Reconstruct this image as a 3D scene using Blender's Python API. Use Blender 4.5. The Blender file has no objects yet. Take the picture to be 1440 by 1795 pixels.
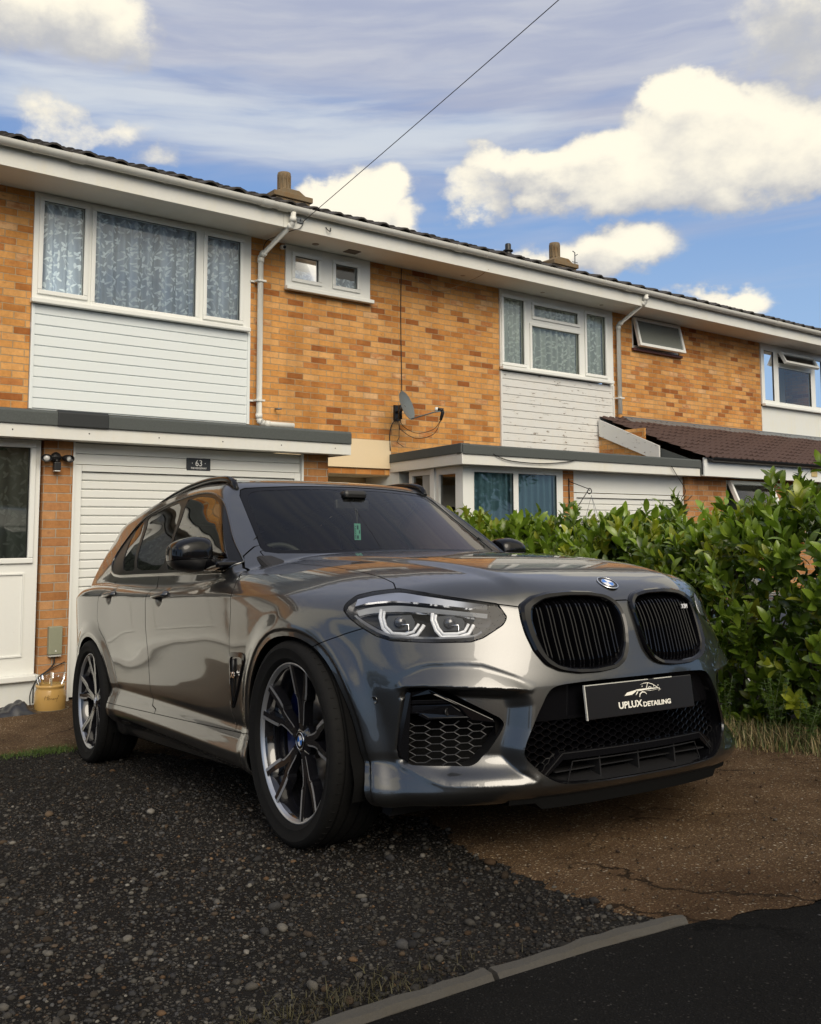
import bpy, bmesh, math, random
import numpy as np
from mathutils import Vector, Matrix, Quaternion
random.seed(7); RNG = np.random.default_rng(7)
R = math.radians
sc = bpy.context.scene
C = sc.collection
# ---------------------------------------------------------------- camera
cam = bpy.data.cameras.new('camera'); camo = bpy.data.objects.new('camera', cam); C.objects.link(camo)
CR = Vector((0.79016, -0.61289, -0.00275)); CU = Vector((-0.05287, -0.07263, 0.99596)); CF = Vector((0.61061, 0.78682, 0.08979))
mw = Matrix.Identity(4)
for i in range(3):
    mw[i][0] = CR[i]; mw[i][1] = CU[i]; mw[i][2] = -CF[i]
mw[0][3], mw[1][3], mw[2][3] = 0, 0, .82
camo.matrix_world = mw
cam.sensor_fit = 'HORIZONTAL'; cam.sensor_width = 36; cam.lens = 36*1657.12/1440
cam.shift_y = -(897.5-776.8)/1440
cam.clip_start = .05; cam.clip_end = 3000
sc.camera = camo
# ---------------------------------------------------------------- light and exposure
SUN_EL, SUN_AZ = R(36), R(199)          # azimuth measured clockwise from +Y (the house is along +Y)
sun = bpy.data.lights.new('sun', 'SUN'); suno = bpy.data.objects.new('sun', sun); C.objects.link(suno)
sun.energy = 1.5; sun.angle = R(32); sun.color = (1, .90, .76)
sd = Vector((math.sin(SUN_AZ)*math.cos(SUN_EL), math.cos(SUN_AZ)*math.cos(SUN_EL), math.sin(SUN_EL)))
suno.rotation_euler = sd.to_track_quat('Z', 'Y').to_euler()
suno.location = (0, 0, 30)
sc.view_settings.view_transform = 'Standard'; sc.view_settings.look = 'None'
sc.view_settings.exposure = 0.0; sc.view_settings.gamma = 1; sc.view_settings.use_curve_mapping = False
# ---------------------------------------------------------------- small node language
class NX:
    """a socket with arithmetic, so shader maths reads like maths"""
    def __init__(s, nt, so): s.nt = nt; s.so = so
    def _m(s, op, *a):
        n = s.nt.nodes.new('ShaderNodeMath'); n.operation = op
        for i, v in enumerate((s,)+a):
            if isinstance(v, NX): s.nt.links.new(v.so, n.inputs[i])
            else: n.inputs[i].default_value = v
        return NX(s.nt, n.outputs[0])
    def __add__(s, o): return s._m('ADD', o)
    __radd__ = __add__
    def __sub__(s, o): return s._m('SUBTRACT', o)
    def __rsub__(s, o): return (s*-1)+o
    def __mul__(s, o): return s._m('MULTIPLY', o)
    __rmul__ = __mul__
    def __truediv__(s, o): return s._m('DIVIDE', o)
    def pow(s, o): return s._m('POWER', o)
    def max(s, o): return s._m('MAXIMUM', o)
    def min(s, o): return s._m('MINIMUM', o)
    def abs(s): return s._m('ABSOLUTE')
    def sin(s): return s._m('SINE')
    def floor(s): return s._m('FLOOR')
    def fract(s): return s._m('FRACT')
    def gt(s, o): return s._m('GREATER_THAN', o)
    def atan2(s, o): return s._m('ARCTAN2', o)
    def asin(s): return s._m('ARCSINE')
    def ss(s, a, b, lo=0., hi=1.):
        n = s.nt.nodes.new('ShaderNodeMapRange'); n.interpolation_type = 'SMOOTHSTEP'
        s.nt.links.new(s.so, n.inputs['Value'])
        for k, v in (('From Min', a), ('From Max', b), ('To Min', lo), ('To Max', hi)):
            if isinstance(v, NX): s.nt.links.new(v.so, n.inputs[k])
            else: n.inputs[k].default_value = v
        return NX(s.nt, n.outputs['Result'])
def sep(nt, so):
    n = nt.nodes.new('ShaderNodeSeparateXYZ'); nt.links.new(so, n.inputs[0]); return [NX(nt, o) for o in n.outputs]
def comb(nt, x, y, z):
    n = nt.nodes.new('ShaderNodeCombineXYZ')
    for i, v in enumerate((x, y, z)):
        if isinstance(v, NX): nt.links.new(v.so, n.inputs[i])
        else: n.inputs[i].default_value = v
    return n.outputs[0]
def noise(nt, vec, scale=5, detail=4, rough=.5, dist=0, out=0, lac=2):
    n = nt.nodes.new('ShaderNodeTexNoise')
    if vec is not None: nt.links.new(vec, n.inputs['Vector'])
    n.inputs['Scale'].default_value = scale; n.inputs['Detail'].default_value = detail
    n.inputs['Roughness'].default_value = rough; n.inputs['Distortion'].default_value = dist
    n.inputs['Lacunarity'].default_value = lac
    return NX(nt, n.outputs[0]) if out == 0 else n.outputs[1]
def voro(nt, vec, scale=5, feature='F1', rnd=1, out='Distance'):
    n = nt.nodes.new('ShaderNodeTexVoronoi'); n.feature = feature
    if vec is not None: nt.links.new(vec, n.inputs['Vector'])
    n.inputs['Scale'].default_value = scale; n.inputs['Randomness'].default_value = rnd
    return n.outputs[out]
def col(nt, c):
    n = nt.nodes.new('ShaderNodeRGB'); n.outputs[0].default_value = (*c, 1); return n.outputs[0]
def mix(nt, f, a, b, mode='MIX'):
    n = nt.nodes.new('ShaderNodeMix'); n.data_type = 'RGBA'; n.blend_type = mode; n.clamp_factor = True
    for i, v in ((0, f), (6, a), (7, b)):
        if isinstance(v, NX): nt.links.new(v.so, n.inputs[i])
        elif isinstance(v, (float, int)): n.inputs[i].default_value = v if i == 0 else (v, v, v, 1)
        elif isinstance(v, tuple): n.inputs[i].default_value = (*v, 1)
        else: nt.links.new(v, n.inputs[i])
    return n.outputs[2]
def ramp(nt, f, stops, interp='LINEAR'):
    n = nt.nodes.new('ShaderNodeValToRGB'); nt.links.new(f.so if isinstance(f, NX) else f, n.inputs[0])
    n.color_ramp.interpolation = interp
    el = n.color_ramp.elements
    while len(el) < len(stops): el.new(.5)
    for e, (p, c) in zip(el, stops): e.position = p; e.color = (*c, 1)
    return n.outputs[0]
# ---------------------------------------------------------------- sky
world = bpy.data.worlds.new("World"); sc.world = world; world.use_nodes = True
wt = world.node_tree; wt.nodes.clear()
def build_sky():
    nt = wt
    out = nt.nodes.new('ShaderNodeOutputWorld'); bg = nt.nodes.new('ShaderNodeBackground')
    sky = nt.nodes.new('ShaderNodeTexSky'); sky.sky_type = 'NISHITA'; sky.sun_disc = False
    sky.sun_elevation = SUN_EL; sky.sun_rotation = SUN_AZ; sky.air_density = 1.0; sky.dust_density = .6; sky.ozone_density = 1.6
    tc = nt.nodes.new('ShaderNodeTexCoord'); vec = tc.outputs['Generated']
    x, y, z = sep(nt, vec)
    el = z.asin()*57.2958; az = x.atan2(y)*57.2958
    P = comb(nt, az/14, el/10, z*0)
    w1 = noise(nt, P, 1.6, 6, .55); w2 = noise(nt, comb(nt, az/14+31, el/10-7, 3.3), 1.6, 6, .55)
    fine = noise(nt, comb(nt, az/14+5, el/10+9, 1.3), 5.5, 8, .62)
    aw = az+(w1-.5)*9; ew = el+(w2-.5)*7
    def blob(a, e, ra, re, s=1.0, sharp=.45):
        d = (((aw-a)/ra).pow(2)+((ew-e)/re).pow(2))
        return (1-d.ss(0., 2.2, 0., 1.))*s
    def blobs(L):
        r = None
        for b in L:
            q = blob(*b); r = q if r is None else r.max(q)
        return r
    return nt, out, bg, sky, az, el, aw, ew, fine, blobs, noise, w1, w2, x, y, z
# finish the sky: blue above, a lavender veil high up, cream cumulus on the right, wisps on the left
def finish_sky():
    nt, out, bg, sky, az, el, aw, ew, fine, blobs, noise_, w1, w2, x, y, z = build_sky()
    cum = blobs([(50.5,21.0,6.0,2.0,1,0),(56,21.6,6.0,2.8,1.1,0),(62,20.8,6.5,2.2,1,0),(68,21,6,2.4,1,0),(55.0,23.2,3.6,1.9,1.1,0),(45.5,20.9,3.6,1.3,.95,0),(42.0,19.6,2.0,1.2,.7,0),(62,26.5,4.5,3.0,.62,0),
                 (34.6,19.0,2.8,2.1,1.15,0),(36,17,3,2.2,1.,0),(50,16.8,4.2,1.5,.9,0),(45.5,16.0,3.,1.2,.85,0),(56.3,13.6,2.6,1.0,.9,0),(53.5,13.3,2.,.8,.7,0),
                 (13,27.6,5.5,2.4,.85,0),(18.5,27.8,3.8,2.0,.8,0),(10,23,2.5,1.6,.55,0),(17.5,22.8,2.6,1.0,.6,0),(21.5,21.2,2.2,.9,.5,0),
                 (75,26,12,6,.9,0),(-15,22,12,5,.9,0),(-40,30,16,8,.9,0),(100,24,14,6,.9,0),(150,34,32,20,1,0),(200,26,38,19,1.1,0),(175,58,60,16,1,0),(235,24,20,12,1,0),(262,36,30,20,1,0),(300,24,22,12,.9,0),(-35,20,18,9,1,0),(250,32,22,10,.9,0),(-70,20,14,5,.8,0),(-170,35,25,12,1,0),(-110,28,20,8,.9,0)])
    el_ = el; ew_ = ew; ewS = ew+1.5; cum2 = None
    for (a_,e_,ra_,re_) in ((50.5,21.0,6.0,2.0),(56,21.6,6.0,2.8),(62,20.8,6.5,2.2),(68,21,6,2.4),(55.0,23.2,3.6,1.9),(45.5,20.9,3.6,1.3),(34.6,19.0,2.8,2.1),(50,16.8,4.2,1.5),(45.5,16.0,3.,1.2),(56.3,13.6,2.6,1.0),(13,27.6,5.5,2.4),(18.5,27.8,3.8,2.0),(62,26.5,4.5,3.0)):
        q_ = 1-((((aw-a_+.5)/ra_).pow(2)+((ewS-e_)/re_).pow(2))).ss(0.,1.6,0.,1.); cum2 = q_ if cum2 is None else cum2.max(q_)
    cm = (cum+(fine-.5)*.95+(w1-.5)*.25).ss(.20, .74)
    # shading inside the clouds comes from their own thickness noise and height in the cloud
    shade = (noise(nt, comb(nt, az/14, el/9, 4.7), 3.2, 5, .55)*.8+(cum-.5)*.9+(fine-.5)*.5-cum2*.42+.22).ss(.20, .95)
    ccol = mix(nt, shade, (.52,.53,.56), (1.06,.99,.82))
    nb = comb(nt, az/26, el/3.4-az*.018, 0)
    wis = noise(nt, nb, 1.5, 4, .5, .5)
    veil = (wis*1.0+.16+(el-21.5)*.06+(az-40)*.005).ss(.34, .98)*.97
    band = (1-(((el-23.6+(az-25)*.05)/2.0).abs()).ss(.1,1.5))*(1-((az-30).abs()).ss(14,24))
    st = noise(nt, comb(nt, az/17, el/2.0-az*.012+w1*.6, 9), 1.6, 5, .52, .3)
    wmask = (band*.62+(st-.5)*1.1).ss(.12,.75)*.85
    hz = (1-z).pow(10)
    # sky itself
    sk = nt.nodes.new('ShaderNodeVectorMath'); sk.operation = 'SCALE'; nt.links.new(sky.outputs[0], sk.inputs[0]); sk.inputs['Scale'].default_value = .115
    base = mix(nt, .8, sk.outputs[0], mix(nt, el.ss(8,26), (.34,.52,.80), (.17,.32,.66)))
    base = mix(nt, veil, base, mix(nt, st.ss(.3,.75), (.42,.46,.60), (.58,.60,.67)))
    base = mix(nt, wmask, base, (.66,.71,.77))
    skycol = mix(nt, cm, base, ccol)
    # the veiled sun: a soft bright patch of thin cloud round the sun's own direction
    dx_ = x*math.sin(SUN_AZ)*math.cos(SUN_EL)+y*math.cos(SUN_AZ)*math.cos(SUN_EL)+z*math.sin(SUN_EL)
    halo = dx_.ss(.76,1.0).pow(1.4); skycol = mix(nt, halo, skycol, (3.6,3.25,2.7)); 
    below = z.ss(-.02, .0)
    skycol = mix(nt, below, (.05,.05,.045), skycol)
    nt.links.new(skycol, bg.inputs['Color']); bg.inputs['Strength'].default_value = 1.0
    nt.links.new(bg.outputs[0], out.inputs[0])
    world.cycles.sampling_method = 'MANUAL'; world.cycles.sample_map_resolution = 512
finish_sky()
# ---------------------------------------------------------------- object helpers
def tag(o, label=None, cat=None, group=None, kind=None):
    if label: o['label'] = label
    if cat: o['category'] = cat
    if group: o['group'] = group
    if kind: o['kind'] = kind
    return o
def thing(name, label, cat, loc=(0,0,0), rotz=0, group=None):
    o = bpy.data.objects.new(name, None); C.objects.link(o); o.empty_display_size = .2
    o.location = loc; o.rotation_euler = (0,0,rotz)
    return tag(o, label, cat, group)
def link(name, me, parent=None):
    o = bpy.data.objects.new(name, me); C.objects.link(o)
    if parent is not None: o.parent = parent
    return o
class MB:
    def __init__(s): s.v = []; s.f = []; s.sm = []
    def add(s, V, F, smooth=False):
        k = len(s.v); s.v += [tuple(float(a) for a in p) for p in V]; s.f += [tuple(i+k for i in f) for f in F]; s.sm += [smooth]*len(F); return s
    def box(s, x0, x1, y0, y1, z0, z1, M=None, ch=0):
        if x0 > x1: x0, x1 = x1, x0
        if y0 > y1: y0, y1 = y1, y0
        if z0 > z1: z0, z1 = z1, z0
        V = [(x,y,z) for x in (x0,x1) for y in (y0,y1) for z in (z0,z1)]
        F = [(0,1,3,2),(4,6,7,5),(0,4,5,1),(2,3,7,6),(0,2,6,4),(1,5,7,3)]
        if M is not None: V = [M@Vector(p) for p in V]
        return s.add(V, F)
    def prism(s, poly, h0, h1, axis='y', M=None, smooth=False):
        """extrude a 2D polygon; axis = extrusion axis. 'y': pts are (x,z); 'x': (y,z); 'z': (x,y)"""
        n = len(poly)
        def P(p, h): return {'y':(p[0],h,p[1]),'x':(h,p[0],p[1]),'z':(p[0],p[1],h)}[axis]
        V = [P(p,h0) for p in poly]+[P(p,h1) for p in poly]
        if M is not None: V = [M@Vector(p) for p in V]
        F = [tuple(range(n)), tuple(range(2*n-1,n-1,-1))]+[((i+1)%n,i,i+n,(i+1)%n+n) for i in range(n)]
        return s.add(V, F)
    def tube(s, pts, r, n=10, cap=True, closed=False, M=None, sy=1):
        pts = [Vector(p) for p in pts]; m = len(pts); rr = r if isinstance(r,(list,tuple)) else [r]*m
        V = []; u = None
        for i,p in enumerate(pts):
            a = pts[(i-1)%m] if (i > 0 or closed) else pts[i]; b = pts[(i+1)%m] if (i < m-1 or closed) else pts[i]
            t = (b-a).normalized()
            if u is None:
                u = t.orthogonal().normalized()
            u = (u-t*u.dot(t)); u = u.normalized() if u.length > 1e-6 else t.orthogonal().normalized()
            w = t.cross(u)
            for k in range(n):
                an = 2*math.pi*k/n; V.append(p+(u*math.cos(an)+w*math.sin(an)*sy)*rr[i])
        if M is not None: V = [M@p for p in V]
        F = []
        for i in range(m if closed else m-1):
            j = (i+1)%m
            for k in range(n):
                l = (k+1)%n; F.append((i*n+k,i*n+l,j*n+l,j*n+k))
        k0 = len(s.v); s.add(V, F, True)
        if cap and not closed:
            s.f.append(tuple(k0+k for k in range(n-1,-1,-1))); s.f.append(tuple(k0+(m-1)*n+k for k in range(n))); s.sm += [False,False]
        return s
    def lathe(s, prof, n=24, M=None, smooth=True, a0=0, a1=2*math.pi):
        """prof: (r,h) around the local z axis"""
        full = abs(a1-a0-2*math.pi) < 1e-6; m = len(prof); cnt = n if full else n+1
        V = []
        for k in range(cnt):
            an = a0+(a1-a0)*k/n
            for r,h in prof: V.append(Vector((r*math.cos(an), r*math.sin(an), h)))
        if M is not None: V = [M@p for p in V]
        F = []
        for k in range(n):
            l = (k+1)%cnt
            for i in range(m-1):
                F.append((k*m+i,l*m+i,l*m+i+1,k*m+i+1))
        return s.add(V, F, smooth)
    def strip(s, A, B, closed=False, smooth=True):
        n = len(A); V = list(A)+list(B)
        F = [(i,(i+1)%n,(i+1)%n+n,i+n) for i in range(n if closed else n-1)]
        return s.add(V, F, smooth)
    def build(s, name, mat, parent=None, bevel=0, seg=2, auto=None):
        me = bpy.data.meshes.new(name); me.from_pydata(s.v, [], s.f); me.materials.append(mat)
        for p, q in zip(me.polygons, s.sm): p.use_smooth = q
        me.update(); o = link(name, me, parent)
        bm = bmesh.new(); bm.from_mesh(me); bmesh.ops.recalc_face_normals(bm, faces=bm.faces); bm.to_mesh(me); bm.free()
        if bevel:
            m = o.modifiers.new('bevel','BEVEL'); m.width = bevel; m.segments = seg; m.limit_method = 'ANGLE'; m.angle_limit = R(40)
        if auto is not None:
            for p in me.polygons: p.use_smooth = True
            me.set_sharp_from_angle(angle=R(auto))
        return o
def cat_curve(P, n=8):
    P = [Vector(p) for p in P]; P = [P[0]*2-P[1]]+P+[P[-1]*2-P[-2]]; out = []
    for i in range(1,len(P)-2):
        for k in range(n):
            t = k/n; a,b_,c,d = P[i-1],P[i],P[i+1],P[i+2]
            out.append(.5*((2*b_)+(c-a)*t+(2*a-5*b_+4*c-d)*t*t+(3*b_-a-3*c+d)*t**3))
    out.append(P[-2]); return out

def copy_tree(o, parent=None, **kw):
    c = o.copy(); C.objects.link(c)
    if parent is not None: c.parent = parent
    for k in o.children: copy_tree(k, c)
    return c
def text_mesh(body, size, name='lettering', extr=.001, font=None, shear=0, space=1, align='CENTER', off=0):
    cu = bpy.data.curves.new(name, 'FONT'); cu.body = body; cu.size = size; cu.extrude = extr; cu.align_x = align; cu.align_y = 'CENTER'
    cu.shear = shear; cu.space_character = space; cu.offset = off; cu.resolution_u = 3
    o = bpy.data.objects.new(name, cu); C.objects.link(o)
    dg = bpy.context.evaluated_depsgraph_get(); me = bpy.data.meshes.new_from_object(o.evaluated_get(dg))
    bpy.data.objects.remove(o); bpy.data.curves.remove(cu); return me
# ---------------------------------------------------------------- materials
MATS = {}
def mat(name, base=(.5,.5,.5), rough=.5, metal=0, spec=.5, coat=0, coatr=.03, trans=0, ior=1.45, alpha=1, emit=None, est=0, sss=0):
    m = bpy.data.materials.new(name); m.use_nodes = True; nt = m.node_tree; b = nt.nodes['Principled BSDF']
    b.inputs['Base Color'].default_value = (*base,1); b.inputs['Roughness'].default_value = rough; b.inputs['Metallic'].default_value = metal
    b.inputs['Specular IOR Level'].default_value = spec; b.inputs['Coat Weight'].default_value = coat; b.inputs['Coat Roughness'].default_value = coatr
    b.inputs['Transmission Weight'].default_value = trans; b.inputs['IOR'].default_value = ior
    if emit: b.inputs['Emission Color'].default_value = (*emit,1); b.inputs['Emission Strength'].default_value = est
    MATS[name] = m; return m
def N(m): return m.node_tree, m.node_tree.nodes['Principled BSDF']
def setc(m, so, k='Base Color'): m.node_tree.links.new(so.so if isinstance(so,NX) else so, m.node_tree.nodes['Principled BSDF'].inputs[k])
def bump(m, h, dist=.01, strength=1, coat=False):
    nt, b = N(m); n = nt.nodes.new('ShaderNodeBump'); nt.links.new(h.so if isinstance(h,NX) else h, n.inputs['Height'])
    n.inputs['Distance'].default_value = dist; n.inputs['Strength'].default_value = strength; nt.links.new(n.outputs[0], b.inputs['Normal'])
    if coat: nt.links.new(n.outputs[0], b.inputs['Coat Normal'])
def objc(nt): return nt.nodes.new('ShaderNodeTexCoord').outputs['Object']
def worn(name, base, rough=.5, var=.12, dirt=(.25,.23,.18), amt=.25, sc_=3., **kw):
    m = mat(name, base, rough, **kw); nt, b = N(m); c = objc(nt)
    n1 = noise(nt, c, sc_, 6, .65); n2 = noise(nt, c, sc_*14, 4, .6)
    sx_, sy_, sz_ = sep(nt, c); n3 = noise(nt, comb(nt, sx_*9, sy_*9, sz_*.8), 2.2, 5, .65)
    k = mix(nt, ((n1*.55+n2*.15+n3*.35).ss(.45,.8)*amt).min(1.), base, tuple(base[i]*(1-.0)*dirt[i]/max(dirt) for i in range(3)))
    k = mix(nt, 1., k, mix(nt, n2, (1-var,)*3, (1+var*.3,)*3), 'MULTIPLY'); setc(m, k)
    setc(m, (n1*.25+(rough-.12)).min(1.), 'Roughness'); return m
def glass(name, tint=(.9,.95,.95), ior=1.5, rough=0.0, refl=1.0):
    """thin window glass: fresnel mirror over a tinted see-through sheet"""
    m = bpy.data.materials.new(name); m.use_nodes = True; nt = m.node_tree; nt.nodes.clear()
    o = nt.nodes.new('ShaderNodeOutputMaterial'); t = nt.nodes.new('ShaderNodeBsdfTransparent'); g = nt.nodes.new('ShaderNodeBsdfGlossy'); f = nt.nodes.new('ShaderNodeFresnel')
    mx = nt.nodes.new('ShaderNodeMixShader'); t.inputs[0].default_value = (*tint,1); g.inputs['Roughness'].default_value = rough; f.inputs[0].default_value = ior
    g.inputs[0].default_value = (refl,refl,refl,1)
    c = nt.nodes.new('ShaderNodeTexCoord'); b = nt.nodes.new('ShaderNodeBump'); nn = nt.nodes.new('ShaderNodeTexNoise'); nt.links.new(c.outputs['Object'], nn.inputs['Vector']); nn.inputs['Scale'].default_value = 1.7; nn.inputs['Detail'].default_value = 1
    nt.links.new(nn.outputs[0], b.inputs['Height']); b.inputs['Distance'].default_value = .004; nt.links.new(b.outputs[0], g.inputs['Normal'])
    nt.links.new(f.outputs[0], mx.inputs[0]); nt.links.new(t.outputs[0], mx.inputs[1]); nt.links.new(g.outputs[0], mx.inputs[2]); nt.links.new(mx.outputs[0], o.inputs[0]); MATS[name] = m; return m
def brick_mat(name, stops, mortar=(.36,.29,.2)):
    m = mat(name, rough=.85, spec=.25); nt, b = N(m); x, y, z = sep(nt, objc(nt))
    wob = noise(nt, comb(nt,x,y,z), 3, 2)
    h = x+y
    v = comb(nt, h+(wob-.5)*.004, z+(noise(nt, comb(nt,x,y,z), 2.1, 2)-.5)*.006, 0)
    t = nt.nodes.new('ShaderNodeTexBrick'); nt.links.new(v, t.inputs['Vector'])
    for k, q in (('Scale',1),('Mortar Size',.0048),('Mortar Smooth',.25),('Bias',0),('Brick Width',.225),('Row Height',.075)): t.inputs[k].default_value = q
    t.inputs['Color1'].default_value = (0,0,0,1); t.inputs['Color2'].default_value = (1,1,1,1); t.inputs['Mortar'].default_value = (.5,.5,.5,1)
    fac = NX(nt, t.outputs['Fac'])
    big = noise(nt, comb(nt,x,y,z), .7, 3)
    sm = noise(nt, comb(nt,x,y,z), 26, 6, .7); sm2 = noise(nt, comb(nt,h*7,y,z*20), 1.3, 4, .6)
    sepc = nt.nodes.new('ShaderNodeSeparateColor'); nt.links.new(t.outputs['Color'], sepc.inputs[0])
    g = NX(nt, sepc.outputs[0])
    bc = ramp(nt, (g+(big-.5)*.35+(sm2-.5)*.18).max(0.).min(1.), stops)
    bc = mix(nt, .8, bc, mix(nt, sm, (.55,.5,.48), (1.28,1.25,1.2)), 'MULTIPLY')
    stk = noise(nt, comb(nt, h*2.6, y*2, z*.35), 1.6, 6, .62); bc = mix(nt, 1., bc, mix(nt, stk.ss(.3,.7), (.80,.77,.73), (1.06,1.05,1.04)), 'MULTIPLY')
    spot = noise(nt, comb(nt, h*9, y, z*22), 1., 3, .6).ss(.66,.74)*.5; bc = mix(nt, spot, bc, (.20,.10,.05))
    mc = mix(nt, sm, tuple(a*.6 for a in mortar), tuple(a*1.25 for a in mortar))
    setc(m, mix(nt, fac, bc, mc)); bump(m, (1-fac)*1.1+sm*.4+sm2*.25, .009, 1.); return m
TAN = [(0,(.30,.105,.03)),(.13,(.46,.20,.055)),(.26,(.58,.285,.085)),(.5,(.64,.335,.11)),(.74,(.67,.38,.15)),(.86,(.56,.265,.08)),(.94,(.44,.18,.06)),(1,(.68,.43,.22))]
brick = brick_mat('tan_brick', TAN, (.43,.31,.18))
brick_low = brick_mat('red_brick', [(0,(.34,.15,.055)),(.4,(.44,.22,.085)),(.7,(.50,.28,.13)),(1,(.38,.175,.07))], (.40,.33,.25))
upvc = worn('white_upvc', (.74,.75,.72), .32, .04, amt=.12)
upvc_dirty = worn('weathered_white', (.68,.68,.64), .5, .08, amt=.5, sc_=2)
soffit_m = worn('soffit_board', (.66,.65,.60), .6, .06, amt=.35)
claddm = worn('pale_grey_cladding', (.70,.745,.75), .35, .03, amt=.12)
peel = worn('peeling_paint', (.66,.66,.64), .6, .1, dirt=(.25,.23,.2), amt=.5, sc_=6)
nt, b_ = N(peel); x_, y_, z_ = sep(nt, objc(nt)); pk_ = noise(nt, comb(nt, x_*2.2, y_*2.2, z_*9), 2.6, 7, .7); old_ = [l for l in nt.links if l.to_socket == b_.inputs['Base Color']][0].from_socket
setc(peel, mix(nt, pk_.ss(.60,.64), old_, (.20,.16,.12))); bump(peel, 1-pk_.ss(.58,.63), .003, .8)
feltm = worn('roof_felt', (.085,.095,.092), .85, .4, dirt=(.2,.2,.2), amt=.3, sc_=5)
felt_new = worn('felt_patch', (.022,.025,.027), .6, .2, amt=.2)
cream = worn('cream_render', (.72,.58,.38), .85, .06, amt=.2)
whiterender = worn('white_render', (.66,.68,.66), .85, .06, dirt=(.25,.23,.18), amt=.6, sc_=2.2)
darkm = mat('dark_void', (.012,.012,.013), .8)
tilem = worn('concrete_roof_tile', (.05,.045,.042), .9, .4, amt=.4, sc_=8)
leadm = worn('lead_flashing', (.17,.185,.20), .5, .2, amt=.4, metal=.3)
blackplastic = mat('black_plastic', (.012,.012,.013), .4)
cable_m = mat('cable_black', (.015,.015,.015), .6)
win_glass = glass('window_glass', (.88,.93,.92), 1.75)
dark_glass = glass('dark_window_glass', (.35,.38,.38), 1.8)
# ---------------------------------------------------------------- ground
def plane_z(x, y): return -.334-(.02007*(x-2.744)+.09432*(y-2.958))/.99534
def ground_z(x, y):
    x = np.asarray(x,float); y = np.asarray(y,float)
    z = plane_z(np.clip(x,-6,9), y); hi = -.632
    k = .05; h = np.clip(.5+.5*(z-hi)/k,0,1); z = hi+(z-hi)*h+k*h*(1-h)
    zt = plane_z(2.,-.5)+0*x; k = .08; h = np.clip(.5+.5*(zt-z)/k,0,1); z = zt+(z-zt)*h-k*h*(1-h)
    return z
def bump2(x, y, s=1.):
    r = np.random.default_rng(5); z = np.zeros_like(x)
    for f,a in ((1.1,.010),(2.3,.006),(5.1,.003),(11,.0016),(23,.0010)):
        for _ in range(3):
            t = r.uniform(0,6.28); p = r.uniform(0,6.28); z = z+a*.5*np.sin((x*math.cos(t)+y*math.sin(t))*f*s+p+1.3*np.sin((x*math.sin(t)-y*math.cos(t))*f*.7+p))
    return z
def sheet(name, Xg, Yg, zf, m, uniq=None):
    nx, ny = Xg.shape; Z = zf(Xg,Yg); V = np.stack([Xg,Yg,Z],-1).reshape(-1,3)
    i = np.arange(nx-1)[:,None]*ny+np.arange(ny-1)[None,:]; i = i.ravel(); q = np.stack([i,i+ny,i+ny+1,i+1],1)
    me = bpy.data.meshes.new(name); me.vertices.add(len(V)); me.vertices.foreach_set('co', V.astype(np.float32).ravel())
    me.loops.add(4*len(q)); me.loops.foreach_set('vertex_index', q.astype(np.int32).ravel()); me.polygons.add(len(q)); me.polygons.foreach_set('loop_start', np.arange(0,4*len(q),4,dtype=np.int32))
    me.update(calc_edges=True); me.polygons.foreach_set('use_smooth', np.ones(len(q),bool)); me.materials.append(m)
    n0 = me.polygons[0].normal.z
    if n0 < 0: me.flip_normals()
    o = link(name, me); return tag(o, kind='structure')
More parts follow.
